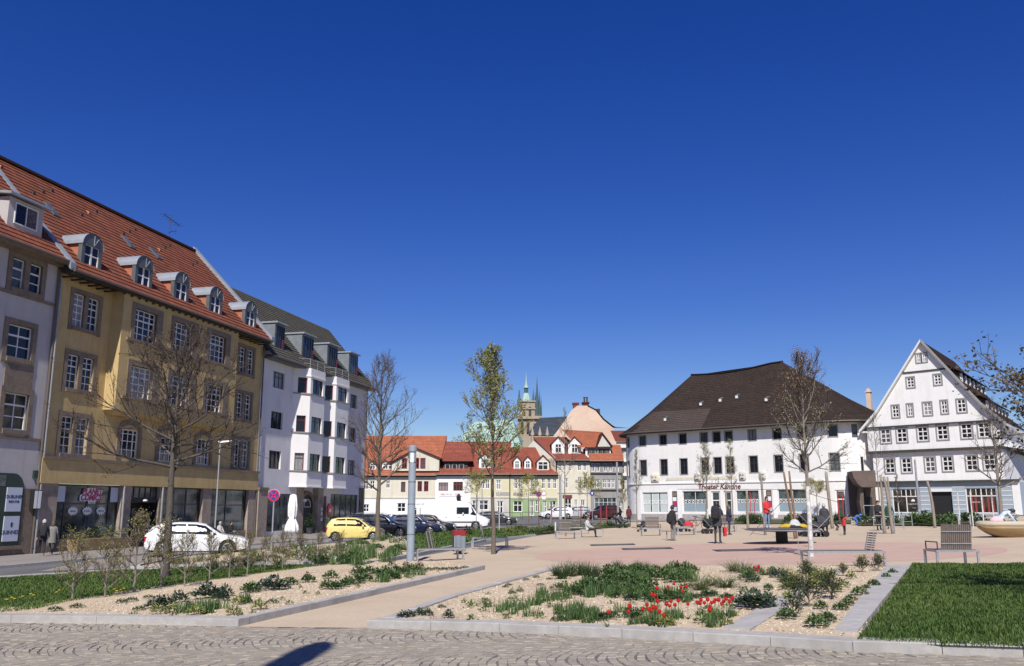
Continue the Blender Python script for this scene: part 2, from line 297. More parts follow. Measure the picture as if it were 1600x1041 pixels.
M['taillight'] = mk('tail_light', (.35, .01, .012), rough=.2)
M['headlight'] = mk('head_light', (.6, .62, .65), rough=.1)
M['plate'] = mk('number_plate', (.7, .7, .68), rough=.5)
# ------------------------------------------------------------------ mesh helpers
class MB:
    def __init__(s): s.v = []; s.f = []; s.m = []; s.uv = []
    def add(s, vs, fs, m=0, uvs=None):
        o = len(s.v); s.v.extend([tuple(p) for p in vs])
        for i, f in enumerate(fs):
            s.f.append(tuple(o + k for k in f)); s.m.append(m); s.uv.append(uvs[i] if uvs else None)
        return s
    def quad(s, a, b, c, d, m=0, uv=None): return s.add([a, b, c, d], [(0, 1, 2, 3)], m, [uv] if uv else None)
    def tri(s, a, b, c, m=0): return s.add([a, b, c], [(0, 1, 2)], m)
    def box(s, x0, x1, y0, y1, z0, z1, m=0):
        v = [(x, y, z) for z in (z0, z1) for y in (y0, y1) for x in (x0, x1)]
        return s.add(v, [(0, 2, 3, 1), (4, 5, 7, 6), (0, 1, 5, 4), (2, 6, 7, 3), (0, 4, 6, 2), (1, 3, 7, 5)], m)
    def hexa(s, b, t, m=0):       # bottom four points, top four points (counter-clockwise from above)
        return s.add(list(b) + list(t), [(3, 2, 1, 0), (4, 5, 6, 7), (0, 1, 5, 4), (1, 2, 6, 5), (2, 3, 7, 6), (3, 0, 4, 7)], m)
    def prism(s, poly, d, m=0):   # polygon (3D points, one plane) pushed along vector d
        n = len(poly); d = Vector(d); a = [Vector(p) for p in poly]; b = [p + d for p in a]
        tris = tessellate_polygon([a])
        nrm = Vector((0, 0, 0))
        for i in range(n): nrm += a[i].cross(a[(i + 1) % n])
        fl = nrm.dot(d) > 0
        fs = []
        for t in tris:
            t = list(t); e = (a[t[1]] - a[t[0]]).cross(a[t[2]] - a[t[0]])
            if (e.dot(nrm) > 0) == fl: t = t[::-1]
            fs.append(tuple(t)); fs.append(tuple(n + k for k in t[::-1]))
        for i in range(n):
            j = (i + 1) % n
            fs.append((i, j, n + j, n + i) if fl else (j, i, n + i, n + j))
        return s.add(a + b, fs, m)
    def poly(s, pts, m=0, up=True):
        a = [Vector(p) for p in pts]; fs = []
        for t in tessellate_polygon([a]):
            t = list(t); e = (a[t[1]] - a[t[0]]).cross(a[t[2]] - a[t[0]])
            if (e.z > 0) != up: t = t[::-1]
            fs.append(tuple(t))
        return s.add(a, fs, m)
    def tube(s, pts, rad, n=6, m=0, cap=True):
        pts = [Vector(p) for p in pts]; k = len(pts)
        if not hasattr(rad, '__len__'): rad = [rad] * k
        vs = []; ref = None
        for i, p in enumerate(pts):
            d = (pts[min(i + 1, k - 1)] - pts[max(i - 1, 0)])
            if d.length < 1e-9: d = Vector((0, 0, 1))
            d.normalize()
            if ref is None: ref = Vector((1, 0, 0)) if abs(d.x) < .8 else Vector((0, 1, 0))
            a = ref - d * ref.dot(d)
            if a.length < 1e-4: a = d.orthogonal()
            a.normalize(); b = d.cross(a); ref = a
            for j in range(n):
                t = 2 * math.pi * j / n; vs.append(p + (a * math.cos(t) + b * math.sin(t)) * rad[i])
        fs = []
        for i in range(k - 1):
            for j in range(n):
                j2 = (j + 1) % n; fs.append((i * n + j, i * n + j2, (i + 1) * n + j2, (i + 1) * n + j))
        if cap: fs.append(tuple(range(n))[::-1]); fs.append(tuple((k - 1) * n + j for j in range(n)))
        return s.add(vs, fs, m)
    def lathe(s, prof, n=16, c=(0, 0, 0), m=0, sx=1, sy=1, cap=True):
        vs = []
        for r, z in prof:
            for j in range(n):
                t = 2 * math.pi * j / n; vs.append((c[0] + r * sx * math.cos(t), c[1] + r * sy * math.sin(t), c[2] + z))
        k = len(prof); fs = []
        for i in range(k - 1):
            for j in range(n):
                j2 = (j + 1) % n; fs.append((i * n + j, i * n + j2, (i + 1) * n + j2, (i + 1) * n + j))
        if cap: fs.append(tuple(range(n))[::-1]); fs.append(tuple((k - 1) * n + j for j in range(n)))
        return s.add(vs, fs, m)
    def loft(s, rings, m=0, closed=True, cap=True):
        n = len(rings[0]); vs = [p for r in rings for p in r]; fs = []
        for i in range(len(rings) - 1):
            for j in range(n if closed else n - 1):
                j2 = (j + 1) % n; fs.append((i * n + j, i * n + j2, (i + 1) * n + j2, (i + 1) * n + j))
        if cap and closed: fs.append(tuple(range(n))[::-1]); fs.append(tuple((len(rings) - 1) * n + j for j in range(n)))
        return s.add(vs, fs, m)
    def mesh(s, name, mats, smooth=False):
        me = bpy.data.meshes.new(name); me.from_pydata(s.v, [], s.f)
        for x in (mats if isinstance(mats, (list, tuple)) else [mats]): me.materials.append(M[x] if isinstance(x, str) else x)
        if any(s.m): me.polygons.foreach_set('material_index', s.m)
        if any(u is not None for u in s.uv):
            ul = me.uv_layers.new(name='UVMap')
            for p, u in zip(me.polygons, s.uv):
                if u is None: continue
                for li, c in zip(p.loop_indices, u): ul.data[li].uv = c
        if smooth: me.shade_smooth()
        me.update(); return me
    def build(s, name, mats, parent=None, loc=None, rot=None, smooth=False):
        return put(name, s.mesh(name, mats, smooth), parent, loc, rot)
def put(name, me, parent=None, loc=None, rot=None):
    o = bpy.data.objects.new(name, me); COL.objects.link(o)
    if parent is not None: o.parent = parent
    if loc is not None: o.location = loc
    if rot is not None: o.rotation_euler = rot if hasattr(rot, '__len__') else (0, 0, rot)
    return o
def thing(name, label, cat, loc=(0, 0, 0), rot=0, group=None):
    o = put(name, None, None, loc, rot); o.empty_display_size = .1
    return tag(o, label, cat, group)
def tag(o, label, cat, group=None):
    o['label'] = label; o['category'] = cat
    if group: o['group'] = group
    return o
def struct(o, kind='structure'): o['kind'] = kind; return o
def tree_copy(root, loc=None, rot=None, scale=None, label=None, group=None):
    def cp(o, par):
        c = o.copy(); COL.objects.link(c)
        if par is not None: c.parent = par
        for ch in o.children: cp(ch, c)
        return c
    r = cp(root, None)
    if loc is not None: r.location = loc
    if rot is not None: r.rotation_euler = rot if hasattr(rot, '__len__') else (0, 0, rot)
    if scale is not None: r.scale = scale if hasattr(scale, '__len__') else (scale,) * 3
    if label: r['label'] = label
    if group: r['group'] = group
    return r
def text_mesh(body, size, mat, extrude=.004, shear=0.0, spacing=1.0, bold=0.0):
    cu = bpy.data.curves.new('lettering', 'FONT'); cu.body = body; cu.size = size; cu.extrude = extrude; cu.shear = shear; cu.space_character = spacing; cu.offset = bold
    cu.align_x = 'CENTER'; cu.align_y = 'CENTER'; cu.resolution_u = 2
    o = bpy.data.objects.new('lettering', cu); COL.objects.link(o)
    bpy.context.view_layer.update()
    me = bpy.data.meshes.new_from_object(o.evaluated_get(bpy.context.evaluated_depsgraph_get()))
    bpy.data.objects.remove(o); me.name = 'lettering'; me.materials.clear(); me.materials.append(M[mat]); return me
FLATROT = (math.pi / 2, 0, 0)        # text stood up on a facade (local y into the wall)
def wall(mb, s0, s1, z0, z1, y=0.0, ops=(), depth=0.22, m=0, pt=None, cuts=(), mr=None):
    """a wall face with openings (s0,s1,z0,z1) and their reveals"""
    P = pt or (lambda s, y_, z: (s, y_, z))
    ops = [o for o in ops if o[1] > s0 and o[0] < s1]
    xs = sorted({round(v, 4) for v in [s0, s1] + [c for c in cuts if s0 < c < s1] + [v for o in ops for v in o[:2]]})
    zs = sorted({round(v, 4) for v in [z0, z1] + [v for o in ops for v in o[2:4]]})
    for a, b in zip(xs, xs[1:]):
        for c, d in zip(zs, zs[1:]):
            mx, mz = (a + b) / 2, (c + d) / 2
            if any(o[0] < mx < o[1] and o[2] < mz < o[3] for o in ops): continue
            mb.quad(P(a, y, c), P(b, y, c), P(b, y, d), P(a, y, d), m)
    q = m if mr is None else mr
    for (a, b, c, d) in ops:
        y2 = y + depth
        mb.quad(P(a, y, c), P(a, y, d), P(a, y2, d), P(a, y2, c), q); mb.quad(P(b, y, d), P(b, y, c), P(b, y2, c), P(b, y2, d), q)
        mb.quad(P(a, y, d), P(b, y, d), P(b, y2, d), P(a, y2, d), q); mb.quad(P(b, y, c), P(a, y, c), P(a, y2, c), P(b, y2, c), q)
        mb.quad(P(a, y2 + .12, c), P(b, y2 + .12, c), P(b, y2 + .12, d), P(a, y2 + .12, d), q)
_wc = {}
_wr = random.Random(99)
def window(par, s, z, w, h, y=0.14, xs=(.5,), zs=(.66,), fr='frame_white', glass='glass', bar=.05, thick=(), fw=.06, rot=0, sill=None, sur=None, split=True, pos=None, arch=False, name='window'):
    """frame as the part, panes (and sill, surround) as its sub-parts; origin at the opening's lower middle"""
    if glass == 'glass': glass = _wr.choices(('glass', 'glass_mid', 'glass_curtain'), (.74, .18, .08))[0]
    k = (round(w, 2), round(h, 2), xs, zs, fr, glass, bar, thick, fw, sill, sur, split, arch)
    if k not in _wc:
        b = MB(); hw = w / 2
        b.box(-hw, -hw + fw, -.04, .05, 0, h); b.box(hw - fw, hw, -.04, .05, 0, h); b.box(-hw + fw, hw - fw, -.04, .05, 0, fw); b.box(-hw + fw, hw - fw, -.04, .05, h - fw, h)
        X = [-hw + fw] + [-hw + w * x for x in xs] + [hw - fw]; Z = [fw] + [h * q for q in zs] + [h - fw]
        for i, x in enumerate(xs):
            t = bar * (1.8 if ('x', i) in thick else 1) / 2; b.box(-hw + w * x - t, -hw + w * x + t, -.03, .04, fw, h - fw)
        for i, q in enumerate(zs):
            t = bar * (1.8 if ('z', i) in thick else 1) / 2
            for a, c in zip(X, X[1:]): b.box(a + .001, c - .001, -.028, .038, h * q - t, h * q + t)
        fm = b.mesh('window', fr); panes = []
        if split:
            for a, c in zip(X, X[1:]):
                for e, g in zip(Z, Z[1:]): panes.append(MB().box(a - .01, c + .01, .01, .022, e - .01, g + .01).mesh('pane', glass))
        else: panes.append(MB().box(-hw + fw * .5, hw - fw * .5, .01, .022, fw * .5, h - fw * .5).mesh('pane', glass))
        ex = []
        if sill: mat, dp, hh, ov = sill; ex.append(('sill', MB().box(-hw - ov, hw + ov, -dp, -.05, -hh, -.002).mesh('sill', mat)))
        if sur:
            mat, t, pr = sur; q = MB(); q.box(-hw - t, -hw - .002, -pr, -.05, -t, h + t); q.box(hw + .002, hw + t, -pr, -.05, -t, h + t); q.box(-hw - .002, hw + .002, -pr, -.05, h + .002, h + t); q.box(-hw - .002, hw + .002, -pr, -.05, -t, -.002)
            ex.append(('surround', q.mesh('surround', mat)))
        if arch:
            q = MB(); n = 10; pts = [(-hw, 0, h)] + [(-hw * math.cos(math.pi * i / n), 0, h + hw * .55 * math.sin(math.pi * i / n)) for i in range(n + 1)] + [(hw, 0, h)]
            q.prism([(p[0], -.04, p[2]) for p in pts[1:-1]], (0, .06, 0)); ex.append(('arch_light', q.mesh('arch_light', fr)))
        _wc[k] = (fm, panes, ex)
    fm, panes, ex = _wc[k]
    o = put(name, fm, par, pos if pos is not None else (s, y, z), rot)
    for p in panes: put('pane', p, o)
    for n_, p in ex: put(n_, p, o)
    return o
def courses(mb, a, b, c, d, row=.34, lip=.035, m=0, u0=0.0, nu=1):
    """roof slope from eave a-b up to ridge d-c, laid in overlapping tile courses with their own UV in metres"""
    a, b, c, d = map(Vector, (a, b, c, d)); L = ((d - a).length + (c - b).length) / 2; n = max(2, int(L / row))
    nrm = (b - a).cross(d - a).normalized()
    wb = (b - a).length
    for i in range(n):
        t0, t1 = i / n, (i + 1) / n
        p, q = a.lerp(d, t0) + nrm * lip, b.lerp(c, t0) + nrm * lip; r, s_ = b.lerp(c, t1), a.lerp(d, t1)
        ax = (b - a) / wb
        U = lambda P: (u0 + (P - a).dot(ax), None)
        v0, v1 = i * row, (i + 1) * row
        mb.quad(p, q, r, s_, m, [((p - a).dot(ax) + u0, v0), ((q - a).dot(ax) + u0, v0), ((r - a).dot(ax) + u0, v1), ((s_ - a).dot(ax) + u0, v1)])
        pb, qb = a.lerp(d, t0), b.lerp(c, t0)
        mb.quad(pb, qb, q, p, m, [(u0, v0), (u0 + wb, v0), (u0 + wb, v0 + .01), (u0, v0 + .01)])
def smooth_obj(o): o.data.shade_smooth(); return o
def scrawl(par, s, y, z, w, h, mat, seed=1):      # print too small in the photo to read: a row of uneven strokes
    r = random.Random(seed); q = MB(); x = s - w / 2; a = h * .16
    while x < s + w / 2 - a:
        k = r.random(); hh = h * r.uniform(.6, 1)
        if k < .75:
            q.box(x, x + a, y - .006, y, z - h / 2, z - h / 2 + hh)
            if r.random() < .6: t = z - h / 2 + hh * r.choice((0.0, .45, .84)); q.box(x + a, x + a * 2.4, y - .006, y, t, t + hh * .16); x += a * 1.6
        x += a * 1.9
    return q.build('lettering', mat, par)
# ------------------------------------------------------------------ ground, road, pavement, plaza
random.seed(11)
def sheet(name, pts, mat, dz, kind='structure', drop=0.0):
    a = [Vector((p[0], p[1], G(p[0], p[1]) + dz)) for p in pts]
    b = MB()
    if drop:
        area = sum(a[i].x * a[(i + 1) % len(a)].y - a[(i + 1) % len(a)].x * a[i].y for i in range(len(a)))
        if area < 0: a = a[::-1]
        b.prism([p - Vector((0, 0, drop)) for p in a], (0, 0, drop))
    else: b.poly(a)
    o = b.build(name, mat); return struct(o, kind)
P2 = lambda *pts: [gp(*p) for p in pts]
def ground():
    xs = [-4000, -1500, -500, -200, -120, -80] + list(range(-60, 62, 4)) + [80, 120, 200, 500, 1500, 4000]
    ys = [-1000, -200, -60, -20] + list(range(0, 160, 4)) + [170, 200, 260, 400, 800, 2000, 5000]
    b = MB()
    vs = [(x, y, G(x, y) - .012) for y in ys for x in xs]; n = len(xs)
    b.add(vs, [(j * n + i, j * n + i + 1, (j + 1) * n + i + 1, (j + 1) * n + i) for j in range(len(ys) - 1) for i in range(n - 1)])
    struct(b.build('ground', 'asphalt'))
ground()
AF = math.atan2(.972, .233)
FL = Fac((-25, 47), AF)                    # the line of house fronts on the left
def offs(s, y): p = FL.w(s, y); return (p.x, p.y)
# pavement along the left-hand houses, with its kerb
sheet('pavement', [offs(-30, .3), offs(-30, -7.6), offs(44, -7.6), offs(44, .3)], 'pavement', .09, drop=.15)
def kerb(name, pl, w, h, seg, mat='granite', left=True, joints=None):
    """kerb stones one by one along a line of outer edge points"""
    root = struct(put(name, None)); pl = [Vector((p[0], p[1])) for p in pl]; sg = 1 if left else -1
    n = len(pl); nr = []
    for i in range(n):
        ds = []
        if i > 0: ds.append((pl[i] - pl[i - 1]).normalized())
        if i < n - 1: ds.append((pl[i + 1] - pl[i]).normalized())
        ns = [Vector((-d.y, d.x)) * sg for d in ds]; m = sum(ns, Vector((0, 0))).normalized(); nr.append(m / max(.4, m.dot(ns[0])))
    for i in range(n - 1):
        L = (pl[i + 1] - pl[i]).length; k = max(1, round(L / seg))
        for j in range(k):
            g0 = .004 / L; t0, t1 = j / k + g0, (j + 1) / k - g0
            oa, ob = pl[i].lerp(pl[i + 1], t0), pl[i].lerp(pl[i + 1], t1)
            na, nb = nr[i].lerp(nr[i + 1], t0), nr[i].lerp(nr[i + 1], t1)
            if k > 1:
                d = (pl[i + 1] - pl[i]).normalized(); pn = Vector((-d.y, d.x)) * sg
                if j > 0: na = pn
                if j < k - 1: nb = pn
            ia, ib = oa + na * w, ob + nb * w; hh = h + random.uniform(-.006, .006); bv = .012
            def V(p, z): return Vector((p.x, p.y, G(p.x, p.y) + z))
            b = MB()
            q = [oa, ob, ib, ia]
            if not left: q = [oa, ia, ib, ob]
            cen = (oa + ob + ia + ib) / 4
            top = [p + (cen - p).normalized() * bv for p in q]
            b.hexa([V(p, -.12) for p in q], [V(p, hh - bv) for p in q])
            lo = [V(p, hh - bv) for p in q]; up = [V(p, hh) for p in top]
            b.f.pop(1 - 0); b.m.pop(1); b.uv.pop(1)
            b.add(lo + up, [(4, 5, 6, 7), (0, 1, 5, 4), (1, 2, 6, 5), (2, 3, 7, 6), (3, 0, 4, 7)])
            b.build('kerb_stone', mat, root)
    return root
kerb('pavement_kerb', [offs(-30, -7.62), offs(44, -7.62)], .18, .10, 2.0, 'granite_dark', left=False)
# the sandy square
PZ = P2((372, 979), (575, 981)) + [gp(575, 979), gp(1204, 1002), gp(1600, 1018), gp(1990, 1024), (45, 20), (50, 62), (47, 78), (33, 86), (12, 97)] + P2((985, 823), (900, 829), (835, 838), (573, 884), (372, 890), (0, 907), (-60, 912), (-60, 972))
sheet('plaza', PZ, 'sand', -.004)
rc = gp(1138, 853); rc = Vector((rc.x, 33.5))
sheet('rubber_surface', [(rc.x + 8.3 * math.cos(2 * math.pi * i / 48), rc.y + 7.3 * math.sin(2 * math.pi * i / 48)) for i in range(48)], 'rubber', .0)
# planting beds, lawns and their edging
KH = .12
LB = P2((-110, 972), (150, 974), (372, 979), (545, 939.5), (758, 890))
kerb('front_kerb', LB[:3], .30, KH, 2.0, left=True)
kerb('path_kerb', LB[2:], .22, KH, 1.25, 'granite_dark', left=True)
def inset(pl, w, left=True):
    r = []
    for i, p in enumerate(pl):
        a = Vector(pl[max(i - 1, 0)][:2]); c = Vector(pl[min(i + 1, len(pl) - 1)][:2]); d = (c - a).normalized()
        r.append(Vector((p[0], p[1])) + Vector((-d.y, d.x)) * w * (1 if left else -1))
    return r
LBi = inset(LB, .2)
sheet('gravel_bed', LBi + [gp(690, 880), gp(590, 881), gp(520, 884), gp(420, 897), gp(255, 920), gp(110, 942), gp(55, 954), gp(-110, 957)], 'gravel', KH - .035)
LAWN_L = P2((-110, 966), (0, 965), (55, 959), (110, 946), (255, 923), (420, 899), (520, 886), (585, 882), (575, 886), (380, 888.5), (200, 895), (0, 908), (-110, 914))
sheet('lawn', LAWN_L, 'lawn_base', KH - .07)
B2 = P2((-60, 911), (0, 906), (200, 893), (380, 887), (573, 884), (640, 871), (760, 846), (838, 838))
kerb('bed_kerb', B2[2:5], .42, KH + .04, 1.5, left=True)
kerb('bed_kerb', B2[4:], .2, KH, 1.5, 'granite_dark', left=True)
kerb('lawn_kerb', B2[:3], .3, .1, 1.5, left=True)
B2r = P2((838, 834), (798, 828), (690, 833), (634, 837), (547, 848), (400, 862), (290, 872), (215, 888))
sheet('iris_bed', inset(B2[2:6], .12) + [gp(640, 853), gp(634, 838), gp(547, 849), gp(400, 863), gp(290, 873), gp(212, 890)], 'gravel', KH - .03)
LAWN_M = inset(B2[5:], .12) + [gp(838, 832), gp(798, 827), gp(690, 832), gp(642, 837), gp(645, 853)]
sheet('lawn', LAWN_M, 'lawn_base', KH - .02)
kerb('car_park_kerb', P2((838, 833), (798, 826.5), (690, 831.5), (634, 836), (547, 847), (400, 861), (290, 871), (212, 888)), .15, .13, 1.5, left=True)
sheet('car_park', P2((212, 887), (290, 870), (400, 860), (547, 846), (634, 835), (690, 830.5), (838, 832), (838, 822), (600, 829), (440, 845), (150, 873), (60, 893)), 'pavement', -.002)
# right-hand bed
RB = P2((572, 981), (780, 987), (972, 997), (1204, 1009), (1333, 1018), (1473, 1022.5), (1600, 1027), (1900, 1034))
kerb('front_kerb', RB, .34, KH, 1.0, left=True)
RL = P2((572, 981), (700, 939), (867, 892))
kerb('edging', [RL[2], RL[1], RL[0] + Vector((.2, .32, 0))], .22, KH, 1.25, left=True)
c0, c1 = gp(1300, 1000), gp(1386, 889)
o0, o1 = gp(1340, 1002), gp(1425, 889)
sheet('gravel_bed', [p for p in inset(RB[:5], .2)] + [c1, gp(1100, 890), gp(870, 893), gp(702, 939)], 'gravel', KH - .035)
def flags(name, a0, a1, b0, b1, L, mat, h):
    root = struct(put(name, None)); a0, a1, b0, b1 = [Vector((p[0], p[1])) for p in (a0, a1, b0, b1)]; k = max(1, round((a1 - a0).length / L))
    for j in range(k):
        e = .003; t0, t1 = j / k + e / L * .5, (j + 1) / k - e / L * .5; hh = h + random.uniform(-.004, .004)
        q = [b0.lerp(b1, t0), b0.lerp(b1, t1), a0.lerp(a1, t1), a0.lerp(a1, t0)]
        if (q[1] - q[0]).cross(q[2] - q[1]) < 0: q = q[::-1]
        MB().hexa([Vector((p.x, p.y, G(p.x, p.y) - .05)) for p in q], [Vector((p.x, p.y, G(p.x, p.y) + hh)) for p in q]).build('flagstone', mat, root)
flags('flagstone_strip', gp(1303, 999), c1, gp(1340, 1001), o1, .62, 'granite_dark', KH - .01)
flags('flagstone_strip', gp(1130, 994), gp(1292, 897), gp(1172, 997), gp(1320, 897), .62, 'granite_dark', KH - .015)
flags('edging_strip', o1, gp(1990, 889), gp(1421, 893), gp(1990, 893), .9, 'granite', KH - .03)
LAWN_R = [gp(*p, KH) for p in ((1340, 1000), (1473, 1006), (1600, 1010), (1990, 1020))] + [gp(1990, 889), gp(1427, 889)]
sheet('lawn', LAWN_R, 'lawn_base', KH - .015)
# beds in front of the far houses
sheet('planting_bed', P2((1100, 819.5), (1330, 819), (1330, 812.5), (1100, 813)), 'soil', .05)
sheet('planting_bed', P2((1340, 822), (1560, 822.5), (1560, 811.5), (1340, 812)), 'soil', .05)
sheet('planting_bed', P2((780, 838), (868, 834), (868, 825), (780, 826)), 'soil', .06)
sheet('planting_bed', P2((885, 829), (985, 823.5), (985, 819), (885, 823)), 'soil', .05)
sheet('theatre_pavement', [(12, 97.5), (33, 86.5), (47, 78.5), (62, 66), (70, 80), (40, 100), (14, 116)], 'pavement', .03)
# ------------------------------------------------------------------ setts laid in arcs
def setts():
    root = struct(put('sett_paving', None))
    xs = [p.x for p in LB[:3]]
    fl = LB[:3] + [gp(470, 981)] + RB
    def front(x):
        for a, b in zip(fl, fl[1:]):
            if a.x <= x <= b.x: return a.y + (b.y - a.y) * (x - a.x) / (b.x - a.x)
        return fl[0].y if x < fl[0].x else fl[-1].y
    d = .115; colh = 2.5; rows = 14; allq = []
    for col in range(-1, 3):
        y0 = 9.7 + col * colh
        for i in range(-115, 100):
            lines = []
            for e in (0, 1):
                ln = []
                for r in range(rows + 1):
                    t = r / rows; bul = -.62 * (1 - (2 * t - 1) ** 2); wob = .012 * math.sin(i * 1.7 + r)
                    ln.append(Vector(((i + e) * d + bul + wob + .02 * math.sin(y0 * 3 + i * .21), y0 + t * colh + (d * .5 / rows if (i + e) % 2 else 0))))
                lines.append(ln)
            off = random.uniform(-.02, .02)
            for r in range(rows):
                q = [lines[0][r], lines[1][r], lines[1][r + 1], lines[0][r + 1]]
                c = sum(q, Vector((0, 0))) / 4
                if c.x < -9.6 or c.x > 8.6 or c.y > front(c.x) - .03 or c.y < 7.2: continue
                allq.append((c, [p + Vector((random.uniform(-.005, .005), off * .5 + random.uniform(-.006, .006))) for p in q]))
    def shown(c): return abs(c.x) / c.y < .585 and c.y > 9.6 - .02 * c.x * 0
    near = sorted([k for k in range(len(allq)) if shown(allq[k][0])], key=lambda k: allq[k][0].length)[:300]
    near = set(near); rest = MB()
    for k, (c, q) in enumerate(allq):
        h = random.gauss(0, .0035); tx, ty = random.gauss(0, .02), random.gauss(0, .02); g = .0045; gx = .0042; bv = .008
        def V(p, sh, z):
            p2 = p + (c - p).normalized() * sh; return Vector((p2.x, p2.y, G(p2.x, p2.y) + z + h + (p2.x - c.x) * tx + (p2.y - c.y) * ty))
        ex = [(q[1] - q[0]).normalized(), (q[1] - q[0]).normalized() * -1, (q[2] - q[3]).normalized() * -1, (q[2] - q[3]).normalized()]
        qq = [p + ex[n_] * gx for n_, p in enumerate(q)]
        lo = [V(p, g, -.05) for p in qq]; mi = [V(p, g, -.010) for p in qq]; up = [V(p, g + bv, 0) for p in qq]
        fs = [(8, 9, 10, 11)] + [(i, (i + 1) % 4, 4 + (i + 1) % 4, 4 + i) for i in range(4)] + [(4 + i, 4 + (i + 1) % 4, 8 + (i + 1) % 4, 8 + i) for i in range(4)]
        if k in near:
            b = MB(); b.add(lo + mi + up, fs); b.build('sett', 'sett', root)
        else: rest.add(lo + mi + up, fs)
    o = rest.build('sett_field', 'sett', root); o['kind'] = 'stuff'
    pts = [(-10.5, 5)] + [(-10.5, front(-9) + .1)] + [(p.x, p.y + .12) for p in fl if -10 < p.x < 9] + [(9.5, front(9) + .1), (9.5, 5)]
    j = sheet('joint_bed', pts, 'joint', -.021); j.parent = root
    try: del j['kind']
    except KeyError: pass
setts()
# ------------------------------------------------------------------ grass
def inpoly(x, y, poly):
    r = False; n = len(poly)
    for i in range(n):
        a, b = poly[i], poly[(i + 1) % n]
        if (a[1] > y) != (b[1] > y) and x < (b[0] - a[0]) * (y - a[1]) / (b[1] - a[1]) + a[0]: r = not r
    return r
def grass(poly, n, h, dz, label_mat=('grass', 'grass_dry'), seed=1, limit=None):
    rng = np.random.default_rng(seed); px = np.array([p[0] for p in poly]); py = np.array([p[1] for p in poly])
    X = rng.uniform(px.min(), px.max() if limit is None else min(limit, px.max()), n * 3); Y = rng.uniform(py.min(), py.max(), n * 3)
    ins = np.zeros(len(X), bool)
    for i in range(len(poly)):
        x0, y0, x1, y1 = px[i], py[i], px[(i + 1) % len(poly)], py[(i + 1) % len(poly)]
        c = ((y0 > Y) != (y1 > Y)); xi = (x1 - x0) * (Y - y0) / (y1 - y0 + 1e-12) + x0; ins ^= c & (X < xi)
    X, Y = X[ins][:n], Y[ins][:n]; k = len(X)
    clump = np.sin(X * 2.1 + np.sin(Y * 1.7) * 2) * np.cos(Y * 2.6 + np.sin(X * 1.3)) * .5 + np.sin(X * 5.3 + Y * 3.1) * np.cos(Y * 4.7 - X * 2.2) * .3
    H = h * (1 + .5 * clump) * rng.uniform(.45, 1.35, k); a = rng.uniform(0, 2 * np.pi, k); ln = rng.uniform(.1, .9, k) * H; wd = rng.uniform(.004, .008, k) * (1 + np.maximum(0, Y - 14) / 10)
    Z = .025 * X - .0023 * Y - .133 + dz; ca, sa = np.cos(a), np.sin(a)
    b0 = np.stack([X - sa * wd, Y + ca * wd, Z - .005], 1); b1 = np.stack([X + sa * wd, Y - ca * wd, Z - .005], 1)
    m0 = np.stack([X + ca * ln * .35 - sa * wd * .8, Y + sa * ln * .35 + ca * wd * .8, Z + H * .6], 1); m1 = np.stack([X + ca * ln * .35 + sa * wd * .8, Y + sa * ln * .35 - ca * wd * .8, Z + H * .6], 1)
    tp = np.stack([X + ca * ln, Y + sa * ln, Z + H], 1)
    V = np.stack([b0, b1, m1, m0, tp], 1).reshape(-1, 3)
    me = bpy.data.meshes.new('grass'); base = np.arange(k) * 5
    loops = np.stack([base, base + 1, base + 2, base + 3, base + 3, base + 2, base + 4], 1).reshape(-1)
    st = np.stack([np.arange(k) * 7, np.arange(k) * 7 + 4], 1).reshape(-1); tot = np.tile([4, 3], k)
    me.vertices.add(len(V)); me.vertices.foreach_set('co', V.astype(np.float32).ravel())
    me.loops.add(len(loops)); me.loops.foreach_set('vertex_index', loops.astype(np.int32))
    me.polygons.add(len(st)); me.polygons.foreach_set('loop_start', st.astype(np.int32)); me.polygons.foreach_set('loop_total', tot.astype(np.int32))
    big = np.sin(X * .9 + np.sin(Y * .7 + 1) * 1.5) * np.cos(Y * 1.1 + np.sin(X * .6) * 1.2) + .5 * clump
    u = rng.uniform(0, 1, k); mi = np.where(u < .16 + .16 * big, 1, np.where(u > .72 + .3 * big, 2, 0)).astype(np.int32); mi = np.repeat(mi, 2)
    for q_ in (*label_mat, 'grass_deep'): me.materials.append(M[q_])
    me.polygons.foreach_set('material_index', mi); me.update(calc_edges=True); me.validate()
    return struct(put('grass', me), 'stuff')
grass(LAWN_R, 130000, .058, KH - .02, seed=2, limit=13.5)
grass(LAWN_L, 60000, .07, KH - .07, seed=3)
grass(LAWN_M, 9000, .08, KH - .02, seed=4)

def pebbles(name, poly, n, dz, seed):      # loose stones and litter lying on the gravel
    r = random.Random(seed); xs_ = [p[0] for p in poly]; ys_ = [p[1] for p in poly]; b = MB(); k = 0
    while k < n:
        x, y = r.uniform(min(xs_), max(xs_)), r.uniform(min(ys_), max(ys_))
        if not inpoly(x, y, poly): continue
        z = G(x, y) + dz; a = r.uniform(.008, .022) * (1.5 if r.random() < .06 else 1); t = r.uniform(0, 6.28); h = a * r.uniform(.4, .8)
        q = [(x + a * math.cos(t + i * 1.571) * r.uniform(.7, 1.2), y + a * math.sin(t + i * 1.571) * r.uniform(.7, 1.2), z) for i in range(4)]
        b.add(q + [(x, y, z + h)], [(0, 1, 4), (1, 2, 4), (2, 3, 4), (3, 0, 4)], 0 if r.random() < .72 else (1 if r.random() < .6 else 2)); k += 1
    return struct(b.build(name, ['pebble', 'pebble_dark', 'litter']), 'stuff')
M['pebble'] = mk_leaf('pebble', (.42, .32, .2), (.74, .64, .5), .9, trans=0); M['pebble_dark'] = mk_leaf('pebble_dark', (.2, .15, .1), (.34, .26, .18), .9, trans=0); M['litter'] = mk_leaf('litter', (.07, .05, .03), (.15, .11, .06), .9, trans=0)
